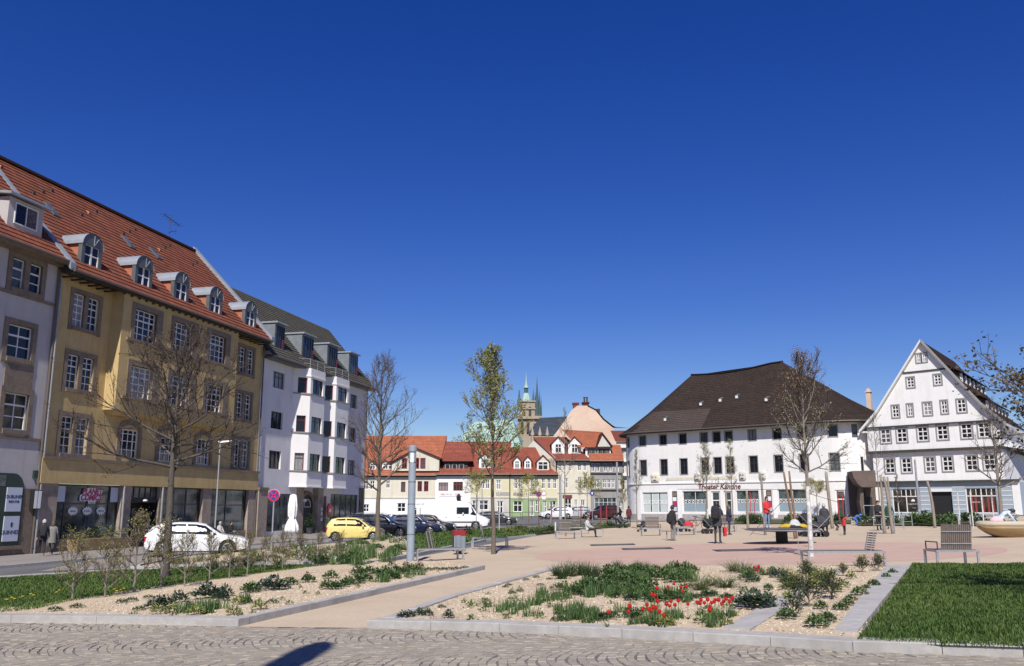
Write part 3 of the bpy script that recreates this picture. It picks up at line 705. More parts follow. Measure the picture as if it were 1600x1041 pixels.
pebbles('gravel_stones', [(p[0], p[1]) for p in inset(RB[:5], .36)] + [(p.x, p.y) for p in (c1, gp(1100, 891), gp(872, 895), gp(705, 940))], 9000, KH - .034, 3)
pebbles('gravel_stones', [(p[0], p[1]) for p in inset(LB, .32)] + [(p.x, p.y) for p in (gp(690, 881), gp(590, 884), gp(255, 928), gp(60, 962))], 6000, KH - .034, 4)
# ------------------------------------------------------------------ houses on the left (local x along the fronts, y into the house)
FB = FL.base
def Lf(s): p = FL.w(s, 0); return (p.x, p.y, FB)
def roofed(par, name, mat, quads, row=.34, lip=.035):
    b = MB()
    for q in quads: courses(b, *q[:4], row=row, lip=lip, u0=q[4] if len(q) > 4 else 0)
    return b.build(name, mat, par)
def downpipe(par, s, y, z0, z1, r=.055, mat='pipe'):
    b = MB(); b.tube([(s, y, z0), (s, y, z1)], r, 8)
    for k in range(int((z1 - z0) / 2.5) + 1): b.tube([(s, y, z0 + .3 + k * 2.5), (s, y, z0 + .36 + k * 2.5)], r * 1.25, 8)
    return b.build('downpipe', mat, par)
def shopfront(par, s0, s1, z0, z1, y=.16, xs=(.25, .5, .75), zs=(.62,), fr='frame_dark', glass='shopglass'):
    return window(par, (s0 + s1) / 2, z0, s1 - s0, z1 - z0, y, xs, zs, fr, glass, bar=.07, fw=.07, name='shop_window')
# ---- grey house, cut by the left edge of the picture
gh = thing('grey_house', 'grey plastered house with brown stone window frames and dark green pub front', 'house', Lf(0), AF)
ops = [(-3.0, -1.35, 10.0, 11.7), (-2.75, -1.15, 6.35, 8.2), (-3.2, -2.35, 13.6, 15.15), (-2.0, -1.15, 13.6, 15.15), (-8.0, -6.4, 10.0, 11.7), (-8.0, -6.4, 6.35, 8.2), (-8.2, -7.35, 13.6, 15.15), (-7.0, -6.15, 13.6, 15.15)]
b = MB(); wall(b, -16, -.02, 3.4, 15.9, 0, ops); b.quad((-16, 0, 15.9), (-16, 10, 15.9), (-16, 10, -1), (-16, 0, -1)); b.build('wall', 'greywall', gh)
b = MB(); wall(b, -16, -.02, -1, 3.4, -.04, [(-3.35, -.85, .55, 3.399), (-9.3, -5.0, .55, 3.399)], .3); b.build('stone_base', 'stone', gh)
for s, z, w, h in ((-2.175, 10.0, 1.65, 1.7), (-1.95, 6.35, 1.6, 1.85), (-7.2, 10.0, 1.6, 1.7), (-7.2, 6.35, 1.6, 1.85)):
    window(gh, s, z, w, h, .15, (.5,), (.36, .68), sur=None, thick=(('z', 1),), split=True)
for s in (-2.775, -1.575, -7.775, -6.575): window(gh, s, 13.6, .85, 1.55, .15, (), (.33, .66), thick=(('z', 1),))
def surround(par, s0, s1, z0, z1, t=.28, pr=.05, mull=(), bottom=True, y=0, mat='stone', right=None):
    q = MB(); r = right or t
    q.box(s0 - t, s0, y - pr, y + .16, z0 - t, z1 + t); q.box(s1, s1 + r, y - pr, y + .16, z0 - t, z1 + t); q.box(s0, s1, y - pr, y + .16, z1, z1 + t)
    if bottom: q.box(s0, s1, y - pr - .06, y + .16, z0 - t * .8, z0)
    for a, c in mull: q.box(a, c, y - pr + .01, y + .16, z0, z1)
    return q.build('window_surround', mat, par)
surround(gh, -3.2, -1.15, 13.6, 15.15, .3, mull=[(-2.35, -2.0)]); surround(gh, -3.0, -1.35, 10.0, 11.7, .3); surround(gh, -2.75, -1.15, 6.35, 8.2, .3)
surround(gh, -8.2, -6.15, 13.6, 15.15, .3, mull=[(-7.35, -7.0)]); surround(gh, -8.0, -6.4, 10.0, 11.7, .3); surround(gh, -8.0, -6.4, 6.35, 8.2, .3)
MB().box(-2.95, -1.05, -.045, -.002, 8.5, 9.7).build('panel', 'stone', gh)
for z in (13.2, 5.85): MB().box(-16, -.02, -.08, -.002, z, z + .16).build('string_course', 'stone', gh)
MB().box(-16, -.02, -.35, -.002, 15.45, 15.9).build('cornice', 'stone', gh)
# pub front: dark green arch with two boards
b = MB(); n = 12; x0, x1 = -3.3, -.88
arch = [(x0, .05, .55), (x1, .05, .55), (x1, .05, 3.3)] + [(x1 - .75 + .75 * math.cos(math.pi / 2 * i / n), .05, 3.3 + .85 * math.sin(math.pi / 2 * i / n)) for i in range(1, n + 1)] + [(x0, .05, 4.15)]
b.prism(arch, (0, -.11, 0)); front = b.build('shop_front', 'darkgreen', gh)
MB().box(-3.3, -2.15, -.075, -.062, 3.5, 4.05).build('fanlight', 'shopglass', front)
for z0, z1, lines in ((2.25, 3.45, (('DUBLINER', .20, 2.98), ('IRISH PUB', .14, 2.74))), (.78, 2.02, (('GUINNESS', .23, 1.22),))):
    bd = MB().box(-2.02, -1.02, -.10, -.062, z0, z1).build('poster_board', 'poster', gh)
    for t, sz, z in lines: put('lettering', text_mesh(t, sz * 1.15, 'navy', bold=.004), bd, (-1.52, -.104, z), FLATROT)
q = MB(); q.prism([(-1.58 + dx, -.104, 1.46 + dz) for dx, dz in ((0, .25), (.0, .06), (.06, 0), (.12, .06), (.13, .25), (.09, .23), (.05, .25))], (0, -.006, 0)); q.build('harp_emblem', 'navy', bd)
MB().box(-3.35, -.8, -.16, -.06, .38, .55).build('ledge', 'stone', gh)
bx = MB().box(-.42, .12, -.3, -.05, 2.35, 3.35).build('menu_case', 'black', gh); MB().box(-.38, -.17, -.306, -.30, 2.4, 3.3).build('menu', 'signwhite', bx); MB().box(-.12, .09, -.306, -.30, 2.4, 3.3).build('menu', 'signwhite', bx)
MB().box(-.35, .1, -.12, -.002, 3.95, 4.35).build('alarm_box', 'darkgreen', gh)
sl_ = (23.2 - 15.4) / 7.3
roofed(gh, 'roof', 'tile_red', [((-16, -.75, 15.7), (-.05, -.75, 15.7), (-.05, 6.5, 23.4), (-16, 6.5, 23.4))], row=.42, lip=.038)
b = MB(); b.quad((-16, 6.55, 23.4), (-.05, 6.55, 23.4), (-.05, 12, 15.7), (-16, 12, 15.7)); b.build('roof_back', 'tile_red', gh)
MB().box(-16, -.05, -.85, -.36, 15.55, 15.68).build('eave', 'stone', gh)
b = MB(); b.tube([(-16, -.84, 15.66), (-.05, -.84, 15.66)], .09, 8); b.build('gutter', 'gutter', gh)
d = MB(); d.box(-3.6, -1.2, .25, 3.5, 16.6, 18.35).build('dormer', 'greywall', gh); d = [o for o in gh.children if o.name.startswith('dormer')][-1]
MB().hexa([(-3.9, -.1, 18.36), (-.95, -.1, 18.36), (-.95, 4, 18.9), (-3.9, 4, 18.9)], [(-3.9, -.1, 18.5), (-.95, -.1, 18.5), (-.95, 4, 19.05), (-3.9, 4, 19.05)]).build('dormer_roof', 'zinc', d)
window(d, -2.4, 17.0, 1.6, 1.15, .24, (.5,), ())
downpipe(gh, -.02, -.12, .1, 15.3, .07, 'gutter')
# ---- yellow house with comic shop
yh = thing('yellow_house', 'yellow plastered house with wide projecting bay, arched red roof dormers and comic shop', 'house', Lf(0), AF)
EZ = 15.25
Z3, Z2, Z1 = (12.45, 14.35), (8.95, 10.85), (5.35, 7.4)
dbl = []
for a in (1.35, 2.55, 19.0, 20.2):
    for z in (Z3, Z2, Z1): dbl.append((a, a + .9, z[0], z[1]))
arches = [(6.3, 8.0, 5.35, 7.1), (10.05, 11.75, 5.35, 7.1), (14.2, 15.9, 5.35, 7.1)]
b = MB(); wall(b, 0, 22.5, 5.15, EZ, 0, dbl + arches)
b.quad((0, 0, EZ), (0, 12, EZ), (0, 12, -1), (0, 0, -1)); b.quad((22.5, 0, -1), (22.5, 12, -1), (22.5, 12, EZ), (22.5, 0, EZ)); b.build('wall', 'yellow', yh)
BX0, BX1, BY = 4.55, 17.45, -.8
bw = [(c - 1.05, c + 1.05, z[0], z[1]) for c in (6.75, 10.7, 14.75) for z in (Z3, Z2)]
b = MB(); wall(b, BX0, BX1, 8.05, EZ, BY, bw, .3)
b.quad((BX0, BY, EZ), (BX0, 0, EZ), (BX0, 0, 8.05), (BX0, BY, 8.05)); b.quad((BX1, BY, 8.05), (BX1, 0, 8.05), (BX1, 0, EZ), (BX1, BY, EZ)); b.quad((BX0, BY, 8.05), (BX0, 0, 8.05), (BX1, 0, 8.05), (BX1, BY, 8.05)); b.build('bay', 'yellow', yh)
b = MB(); b.hexa([(BX0 + .3, -.4, 7.8), (BX1 - .3, -.4, 7.8), (BX1 - .3, -.002, 7.8), (BX0 + .3, -.002, 7.8)], [(BX0, BY, 8.045), (BX1, BY, 8.045), (BX1, -.002, 8.045), (BX0, -.002, 8.045)]); b.build('bay_base', 'yellow', yh)
for a, c, e, f_ in dbl: window(yh, (a + c) / 2, e, .9, f_ - e, .14, (.5,), (.22, .44, .66, .83), thick=(('z', 2),), split=False, bar=.04)
for a in (1.35, 19.0):
    for z in (Z3, Z2, Z1): surround(yh, a, a + 2.1, z[0], z[1], .26, mull=[(a + .9, a + 1.2)])
for a, c, e, f_ in bw: window(yh, (a + c) / 2, e, 2.1, f_ - e, BY + .2, (.24, .5, .76), (.22, .44, .66, .83), thick=(('z', 2), ('x', 0), ('x', 2)), split=False, bar=.045)
for z in (Z3, Z2):
    for c in (6.75, 10.7, 14.75): surround(yh, c - 1.05, c + 1.05, z[0], z[1], .33, y=BY, bottom=False, right=.6)
    MB().box(5.0, 16.6, BY - .13, BY - .002, z[0] - .18, z[0] - .003).build('sill_band', 'stone', yh)
for a, c, e, f_ in arches: window(yh, (a + c) / 2, e, 1.7, f_ - e, .14, (.22, .5, .78), (.3, .6, .85), thick=(('x', 0), ('x', 2)), split=False, bar=.045, arch=False); 
for a, c, e, f_ in arches:
    q = MB(); n = 14; hw = .85; out = [((a + c) / 2 - (hw + .3) * math.cos(math.pi * i / n), -.05, f_ - .15 + .75 * math.sin(math.pi * i / n)) for i in range(n + 1)]; inn = [((a + c) / 2 - hw * math.cos(math.pi * i / n), -.05, f_ - .15 + .42 * math.sin(math.pi * i / n)) for i in range(n + 1)]
    q.prism(out + inn[::-1], (0, .06, 0)); q.box(a - .3, a, -.05, .01, e, f_ - .15); q.box(c, c + .3, -.05, .01, e, f_ - .15); q.build('arch_surround', 'stone', yh)
MB().box(0, 22.5, -.32, -.002, 4.98, 5.15).build('cornice', 'stone', yh)
b = MB(); wall(b, 0, 22.5, 3.72, 4.98, -.03, []); b.box(0, 22.5, -.22, -.032, 3.72, 4.98); b.build('fascia', 'yellow', yh)
PIL = [(0, 1.5), (6.75, 7.65), (10.45, 11.0), (15.35, 16.4), (21.4, 22.5)]
for a, c in PIL:
    MB().box(a + .002, c - .002, -.10, .4, -1, 3.715).build('pillar', 'pillar', yh)
    MB().box(a - .03, c + .03, -.14, -.102, -.4, .45).build('pillar_base', 'stone', yh)
b = MB(); b.box(1.5, 6.75, .0, .3, -1, .75); b.box(11.0, 15.35, .0, .3, -1, .75); b.box(16.4, 21.4, .0, .3, -1, .75); b.build('plinth', 'stone', yh)
sw1 = shopfront(yh, 1.5, 6.75, .76, 3.71, xs=(.16, .5, .85), zs=(.64,)); shopfront(yh, 11.0, 15.35, .76, 3.71, xs=(.3, .62), zs=(.64,)); shopfront(yh, 16.4, 21.4, .76, 3.71, xs=(.45,), zs=(.62,))
MB().box(7.65, 10.45, .02, .3, 2.75, 2.98).build('door_hood', 'black', yh); shopfront(yh, 7.65, 10.45, 2.98, 3.71, xs=(.2, .4, .6, .8), zs=())
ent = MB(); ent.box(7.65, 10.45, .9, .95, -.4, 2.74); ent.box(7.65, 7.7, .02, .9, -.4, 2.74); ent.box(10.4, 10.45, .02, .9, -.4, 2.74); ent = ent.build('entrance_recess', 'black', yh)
window(yh, 9.0, -.2, 1.6, 2.6, .8, (.5,), (), 'frame_dark', 'shopglass', name='door')
MB().box(9.7, 10.2, .3, .33, .3, 1.5).build('notice', 'signwhite', yh)
b = MB(); b.lathe([(.0, 0), (.16, .02), (.16, .1), (0, .14)], 12, (9.0, -.1, 2.8)); b.build('lamp', 'signwhite', yh)
# signs on the comic shop window
plate = MB(); pts = [(-.95, -.30), (-.8, -.34), (-.2, -.34), (-.18, -.5), (.42, -.5), (.45, -.34), (.85, -.28), (.98, -.1), (.9, .08), (1.02, .3), (.9, .42), (-.45, .44), (-.6, .3), (-.68, .1), (-.95, .0)]
plate.prism([(4.35 + x * .95, .095, 3.12 + z * .95) for x, z in pts], (0, .012, 0)); plate = plate.build('shop_sign', 'signwhite', yh)
put('lettering', text_mesh('PLANET', .46, 'magenta', shear=.25, bold=.022), plate, (4.42, .090, 3.32), FLATROT); put('lettering', text_mesh('COMICS', .46, 'magenta', shear=.25, bold=.022), plate, (4.35, .090, 2.98), FLATROT); scrawl(plate, 4.46, .092, 2.71, .42, .10, 'navy', 5)
for i, s in enumerate((3.0, 4.15, 5.3)):
    q = MB(); n = 24; q.prism([(s + (.42 if k % 2 else .30) * math.cos(2 * math.pi * k / n) * 1.05, .095, 2.25 + (.27 if k % 2 else .18) * math.sin(2 * math.pi * k / n)) for k in range(n)], (0, .012, 0)); st = q.build('starburst_sticker', 'signwhite', yh)
    scrawl(st, s, .092, 2.25, .5, .11, 'navy', 20 + i)
for s in (1.95, 6.35): MB().box(s - .33, s + .33, .095, .107, 2.75, 3.6).build('window_print', 'poster', yh)
# roof, eave, gutter
roofed(yh, 'roof', 'tile_red', [((-.1, -1.05, 15.25), (21.95, -1.05, 15.25), (22.35, 6.5, 23.1), (.25, 6.5, 23.1))], row=.42, lip=.038)
b = MB(); b.quad((.25, 6.52, 23.1), (22.35, 6.52, 23.1), (22.35, 13, 15), (.25, 13, 15)); b.build('roof_back', 'tile_red', yh)
MB().box(.25, 22.35, 6.3, 6.7, 23.08, 23.24).build('ridge', 'tile_red', yh)
b = MB(); b.hexa([(-.05, -.98, 15.02), (21.95, -.98, 15.02), (22.3, .3, 15.26), (.05, .3, 15.26)], [(-.05, -.98, 15.16), (21.95, -.98, 15.16), (22.3, .3, 16.0), (.05, .3, 16.0)]); b.build('eave_boarding', 'eave', yh)
for k in range(32):
    s = .35 + k * .69
    MB().box(s - .06, s + .06, -.93, -.003 if not (BX0 - .1 < s < BX1 + .1) else BY - .003, 14.93, 15.01).build('rafter_end', 'eave', yh)
b = MB(); b.tube([(-.1, -1.12, 15.2), (21.95, -1.12, 15.2)], .085, 8); b.build('gutter', 'gutter', yh)
for s in (-.05, 22.2):     # party-wall copings of sheet zinc running up the slope
    w = .42
    MB().hexa([(s - w / 2, -1.0, 15.2), (s + w / 2, -1.0, 15.2), (s + w / 2, 6.6, 23.1), (s - w / 2, 6.6, 23.1)], [(s - w / 2, -1.0, 15.62), (s + w / 2, -1.0, 15.62), (s + w / 2, 6.6, 23.55), (s - w / 2, 6.6, 23.55)]).build('coping', 'zinc', yh)
for s0 in (1.45, 6.2, 10.2, 14.35, 19.2):
    w, h = 1.45, 1.25; c = s0 + w / 2; z0 = 16.28; y0 = -.2
    dd = MB(); dd.box(c - w / 2, c + w / 2, y0 + .05, 3.2, 15.9, z0 + h - .25); dm = dd.build('dormer', 'cheek', yh)
    q = MB(); n = 12; hw = w / 2 + .16
    ring = lambda y, k=1.0: [(c - hw * k * math.cos(math.pi * i / n), y, z0 + h - .3 + .78 * k * math.sin(math.pi * i / n)) for i in range(n + 1)]
    q.loft([ring(y0 - .12), ring(4.2)], closed=False, cap=False)
    q.build('dormer_roof', 'zinc', dm)
    for yy in (1.0, 1.7, 2.4): 
        r_ = MB(); r_.loft([ring(yy, 1.012), ring(yy + .05, 1.012)], closed=False, cap=False); r_.build('seam', 'zinc', dm)
    q = MB(); q.prism(ring(y0 - .08, .99), (0, .1, 0)); q.box(c - w / 2 - .12, c - w / 2 + .14, y0 - .06, y0 + .2, z0 - .35, z0 + h - .3); q.box(c + w / 2 - .14, c + w / 2 + .12, y0 - .06, y0 + .2, z0 - .35, z0 + h - .3); q.build('dormer_face', 'zinc_dark', dm)
    q = MB()
    for a in (0, .62): q.tube([(c + .05, y0 - .11, z0 + h - .25), (c + .05 + .6 * math.sin(a), y0 - .11, z0 + h - .25 + .6 * math.cos(a))], .025, 5)
    q.build('sun_ray_trim', 'zinc', dm)
    window(dm, c, z0 - .25, 1.2, 1.24, y0 + .02, (.5,), (.52,), glass='glass_dark', thick=(('x', 0),), bar=.07)
for s, y in ((2.9, 3.5), (10.1, 3.6), (13.2, 3.7)):
    z = 15.25 + (y + 1.05) / 7.55 * 7.85
    f_ = MB(); f_.hexa([(s - .3, y - .45, z - .42), (s + .3, y - .45, z - .42), (s + .3, y + .4, z + .46), (s - .3, y + .4, z + .46)], [(s - .3, y - .5, z - .36), (s + .3, y - .5, z - .36), (s + .3, y + .35, z + .53), (s - .3, y + .35, z + .53)]); sk = f_.build('skylight', 'zinc_dark', yh)
    MB().hexa([(s - .23, y - .42, z - .30), (s + .23, y - .42, z - .30), (s + .23, y + .28, z + .44), (s - .23, y + .28, z + .44)], [(s - .23, y - .44, z - .27), (s + .23, y - .44, z - .27), (s + .23, y + .26, z + .47), (s - .23, y + .26, z + .47)]).build('pane', 'glass_mid', sk)
downpipe(yh, 22.42, -.16, .1, 14.9, .06, 'gutter'); downpipe(yh, 6.82, -.2, -.1, 3.7, .06); downpipe(yh, .12, -.16, -.1, 14.8, .06); downpipe(yh, 10.6, -.2, -.1, 3.7, .06)
for k in range(16):
    s, y = .9 + (k * 1.37) % 20.5, (5.6, 4.4, 5.0)[k % 3]; z = 15.25 + (y + 1.05) / 7.55 * 7.85
    MB().hexa([(s - .1, y - .12, z - .1), (s + .1, y - .12, z - .1), (s + .1, y + .12, z + .1), (s - .1, y + .12, z + .1)], [(s - .07, y - .16, z + .06), (s + .07, y - .16, z + .06), (s + .07, y + .1, z + .2), (s - .07, y + .1, z + .2)]).build('vent_tile', 'cheek' if k % 5 == 0 else 'eave', yh)
an = thing('roof_antenna', 'television antenna standing on the ridge of the yellow house', 'antenna', FL.w(18.6, 6.5, 23.15), AF)
b = MB(); b.tube([(0, 0, -.2), (0, 0, 1.9)], .03, 6); b.build('mast', 'steel_dark', an)
b = MB(); b.tube([(-.9, 0, 1.75), (1.3, 0, 1.45)], .025, 5); b.build('boom', 'steel_dark', an)
for k in range(7): MB().tube([(-.9 + k * .36, -.35, 1.75 - k * .05), (-.9 + k * .36, .35, 1.75 - k * .05)], .014, 4).build('element', 'steel_dark', an)
b = MB(); b.tube([(-.1, 0, .5), (.8, 0, .9)], .022, 5); b.tube([(.55, -.3, .8), (.55, .3, .8)], .014, 4); b.tube([(.75, 0, .6), (.75, 0, 1.15)], .014, 4); b.build('second_boom', 'steel_dark', an)
# ---- white house with two stacked bays
wh = thing('white_bay_house', 'pale house with two stacked white bays, dark tiled roof and arched entrance', 'house', Lf(0), AF)
W0, W1, WE = 22.52, 43.6, 14.35
WZ = [(11.95, 13.3), (8.65, 10.05), (5.45, 6.9)]
ops = [(24.35, 26.3, *z) for z in WZ] + [(39.7, 41.3, *z) for z in WZ]
gops = [(24.0, 28.5, .55, 3.5), (36.0, 42.3, .55, 3.6), (29.3, 34.4, -1, 4.08)]
b = MB(); wall(b, W0, W1, 4.1, WE, 0, ops, .28); wall(b, W0, W1, -1, 4.1, -.02, gops, .35)
b.quad((W1, 0, -1), (W1 + .8, 12, -1), (W1 + .8, 12, WE), (W1, 0, WE)); b.add([(W1 + .1, 0, WE), (W1 + .8, 12, WE), (W1 + .45, 5, 20.6)], [(0, 1, 2)]); b.build('wall', 'lilac', wh)
for a, c, e, f_ in ops: window(wh, (a + c) / 2, e, c - a, f_ - e, .2, (.33, .66), (.7,), 'frame_dark', 'glass', sill=('frame_grey', .12, .08, .12), split=True)
shopfront(wh, 24.0, 28.5, .56, 3.5, xs=(.12, .62, .8), zs=(.8,)); shopfront(wh, 36.0, 42.3, .56, 3.6, xs=(.2, .4, .6, .8), zs=(.8,))
for i, (a, c, dep) in enumerate(((27.9, 33.0, 1.05), (33.05, 38.2, 1.05))):
    p0, p1, p2, p3 = (a, 0), (a + 1.05, -dep), (c - 1.25, -dep), (c, 0)
    by = MB(); levels = [4.1, *sum([[z[0], z[1]] for z in WZ[::-1]], []), 14.15]
    segs = [(p0, p1), (p1, p2), (p2, p3)]; wins = []
    for (q0, q1) in segs:
        L = math.dist(q0, q1); ux, uy = (q1[0] - q0[0]) / L, (q1[1] - q0[1]) / L
        pt = (lambda q0, ux, uy: (lambda s, y, z: (q0[0] + ux * s - uy * y, q0[1] + uy * s + ux * y, z)))(q0, ux, uy)
        mg = .42 if L > 2 else .36
        oo = [(mg, L - mg * (.9 if L > 2 else .8), z[0], z[1]) for z in WZ]
        wall(by, 0, L, 4.1, 14.15, 0, oo, .25, pt=pt)
        for o in oo: wins.append((pt((o[0] + o[1]) / 2, .16, o[2]), o[1] - o[0], o[3] - o[2], math.atan2(uy, ux), L))
    by.poly([(*p, 4.1) for p in (p0, p1, p2, p3)], up=False); by.poly([(*p, 14.15) for p in (p0, p1, p2, p3)])
    bay = by.build('bay', 'white_b', wh)
    for pos, w, h, r, L in wins: window(bay, 0, 0, w, h, pos=pos, rot=r, xs=(.5,) if L > 2 else (), zs=(.72,), fr='frame_dark' if L > 2 else 'frame_red', glass='glass')
    for z in (4.12, *[q for zz in WZ for q in (zz[0] - .03,)], 13.45):
        s_ = .10 if z != 13.45 else .06
        r_ = MB(); out = [(a - s_, -.001), (a + 1.05 - s_ * .6, -dep - s_), (c - 1.25 + s_ * .6, -dep - s_), (c + s_, -.001)]; inn = [p0, p1, p2, p3]
        for j in range(3): r_.hexa([(*out[j], z - .05), (*out[j + 1], z - .05), (*inn[j + 1], z - .05), (*inn[j], z - .05)], [(*out[j], z + .05), (*out[j + 1], z + .05), (*inn[j + 1], z + .05), (*inn[j], z + .05)])
        r_.build('sill_band', 'white_b' if z in (4.12, 13.45) else 'frame_grey', bay)
    rl = MB()
    for z in (14.55, 14.95): 
        for (q0, q1) in segs: rl.tube([(q0[0], q0[1] + .12, z), (q1[0], q1[1] + .12, z)], .025, 5)
    for q in (p0, p1, p2, p3, ((p1[0] + p2[0]) / 2, -dep)): rl.tube([(q[0], q[1] + .12, 14.15), (q[0], q[1] + .12, 15.0)], .025, 5)
    rl.build('balcony_rail', 'galv', wh)
# arched entrance between the shops
b = MB(); b.quad((29.3, .55, -1), (34.4, .55, -1), (34.4, .55, 4.08), (29.3, .55, 4.08)); b.box(29.3, 30.6, -.06, .5, -1, 4.07); b.box(33.3, 34.4, -.06, .5, -1, 4.07); b.build('entrance_surround', 'pillar', wh)
q = MB(); n = 14; cx, cw = 31.95, 1.05
q.prism([(cx - cw, .30, -.5)] + [(cx - cw * math.cos(math.pi * i / n), .30, 2.5 + 1.0 * math.sin(math.pi * i / n)) for i in range(n + 1)] + [(cx + cw, .30, -.5)], (0, .1, 0)); dr = q.build('door', 'black', wh)
q = MB(); out = [(cx - (cw + .3) * math.cos(math.pi * i / n), .22, 2.5 + 1.32 * math.sin(math.pi * i / n)) for i in range(n + 1)]; inn = [(cx - cw * math.cos(math.pi * i / n), .22, 2.5 + 1.0 * math.sin(math.pi * i / n)) for i in range(n + 1)]
q.prism(out + inn[::-1], (0, .25, 0)); q.box(cx - cw - .3, cx - cw, .22, .5, -.5, 2.5); q.box(cx + cw, cx + cw + .3, .22, .5, -.5, 2.5); q.build('door_arch', 'stone', wh)
q = MB(); q.tube([(cx - .6, .27, 2.45), (cx + .6, .27, 2.45)], .03, 5)
for i in range(n): q.tube([(cx - .6 * math.cos(math.pi * i / n), .27, 2.5 + .6 * math.sin(math.pi * i / n)), (cx - .6 * math.cos(math.pi * (i + 1) / n), .27, 2.5 + .6 * math.sin(math.pi * (i + 1) / n))], .03, 5)
q.build('fanlight_bar', 'frame_white', dr)
for z in (1.2, 1.7, 2.1): MB().box(34.0, 34.3, -.09, -.061, z, z + .3).build('name_plate', 'signwhite', wh)
b = MB(); b.lathe([(0, -.14), (.12, -.1), (.17, 0), (.12, .1), (0, .14)], 10, (30.2, -.35, 3.0)); b.tube([(30.2, -.35, 3.0), (30.2, 0, 3.05)], .03, 5); b.build('globe_lamp', 'signwhite', wh)
MB().box(34.55, 35.0, -.08, -.025, -.3, 3.4).build('door_leaf', 'frame_red', wh)
b = MB(); b.prism([(34.95 + .62 * math.cos(t) * .8, -.5, 2.15 + .62 * math.sin(t)) for t in [2 * math.pi * i / 16 for i in range(16)]], (0, .12, 0)); sg = b.build('hanging_sign', 'signred', wh)
MB().prism([(34.95 + x, -.503, 2.15 + z) for x, z in ((-.24, -.16), (.22, -.16), (.22, .02), (.13, .02), (.13, .16), (-.02, .10), (-.15, .16), (-.15, .02), (-.24, .02))], (0, -.012, 0)).build('emblem', 'signwhite', sg)
MB().box(42.45, 43.62, -.10, .3, -1, 4.3).build('corner_pillar', 'timber_grey', wh); MB().box(22.55, 23.95, -.3, -.03, -1, 3.75).build('side_pillar', 'pillar', wh); MB().box(22.5, 23.98, -.38, -.02, 3.76, 3.95).build('pillar_cap', 'stone', wh)
roofed(wh, 'roof', 'tile_dark', [((22.65, -.75, 14.3), (44.1, -.75, 14.3), (44.3, 4.8, 20.75), (22.65, 4.8, 20.75))])
b = MB(); b.quad((22.65, 4.82, 20.75), (44.3, 4.82, 20.75), (44.6, 10.8, 14.3), (22.65, 10.8, 14.3)); b.build('roof_back', 'tile_dark', wh)
MB().box(22.65, 44.1, -.72, -.002, 14.06, 14.24).build('eave', 'zinc_dark', wh)
b = MB(); b.tube([(22.6, -.82, 14.24), (44.1, -.82, 14.24)], .085, 8); b.build('gutter', 'gutter', wh)
for i, (s0, s1) in enumerate(((24.5, 26.2), (29.3, 31.6), (34.4, 36.7), (39.3, 41.5))):
    y0 = .15; z0, z1 = 15.0, 17.3
    d = MB(); d.box(s0, s1, y0, 3.0, z0, z1); dm = d.build('dormer', 'zinc_mid', wh)
    MB().box(s0 - .1, s1 + .1, y0 - .25, 3.2, z1 + .002, z1 + .14).build('dormer_roof', 'zinc', dm)
    window(dm, (s0 + s1) / 2, z0 + .1, s1 - s0 - .3, z1 - z0 - .25, y0 - .03, (.25, .5, .75), (.68,), 'frame_dark', 'glass')
    q = MB(); q.box(s1 - .5, s1 - .28, y0 - .1, y0 - .072, z0 + .1, z0 + 1.1); q.build('red_blind', 'frame_red', dm)
downpipe(wh, 43.5, -.12, .1, 14.1, .06, 'gutter')
q = MB(); q.tube([(43.5, -.12, 13.2), (43.9, -.5, 13.8), (43.95, -.8, 14.2)], .05, 6); q.build('gutter_outlet', 'gutter', wh)
# ------------------------------------------------------------------ old theatre building with rounded ends
TF = Fac((16, 108), math.atan2(-15, 18.2)); TB = TF.base
th = thing('theatre_canteen', 'white rounded corner building with huge brown tiled roof and red canteen lettering', 'building', (16, 108, TB), TF.ang)
R0, R1, S1 = 4.2, 4.8, 22.2; A1 = R(78)
def TP(s, y, z):
    if s < 0:
        a = -s / R0; d = R0 - y; return (-math.sin(a) * d, R0 - math.cos(a) * d, z)
    if s > S1:
        a = (s - S1) / R1
        if a <= A1: d = R1 - y; return (S1 + math.sin(a) * d, R1 - math.cos(a) * d, z)
        e = s - S1 - A1 * R1; d = R1 - y; return (S1 + math.sin(A1) * d + math.cos(A1) * e, R1 - math.cos(A1) * d + math.sin(A1) * e, z)
    return (s, y, z)
def TA(s):
    if s < 0: return -(-s / R0)
    if s > S1: return min((s - S1) / R1, A1)
    return 0.0
SL, SR = -R0 * R(100), S1 + A1 * R1 + 2.5
cuts = [-R0 * R(100) * i / 12 for i in range(13)] + [S1 + A1 * R1 * i / 9 for i in range(10)]
WU = [-3.1, -.1, 2.75, 5.4, 8.15, 9.75, 11.25, 14.1, 17.0, 19.85, 23.1]
up = [(c - .46, c + .46, 8.85, 10.0) for c in WU]; lo = [(c - .48, c + .48, 5.3, 7.1) for c in WU]
sh = [(-.35, 3.1, .9, 3.25), (5.1, 8.3, .95, 3.35), (8.75, 9.85, .1, 3.3), (10.3, 11.3, .1, 3.3), (11.8, 14.5, 1.0, 3.35), (16.7, 19.95, 1.0, 3.4), (22.9, 23.95, .3, 3.3)]
nar = [(25.0, 25.6, 8.7, 10.1), (26.6, 27.2, 8.5, 9.9), (25.7, 26.0, 5.2, 6.7)]
b = MB(); wall(b, SL, SR, .72, 10.75, 0, up + lo + [(a, c, max(e, .72), f_) for a, c, e, f_ in sh] + nar, .24, pt=TP, cuts=cuts); b.build('wall', 'theatre', th)
b = MB(); wall(b, SL, SR, -1.2, .72, -.05, [(a, c, e, .719) for a, c, e, f_ in sh if e < .7], .29, pt=TP, cuts=cuts)
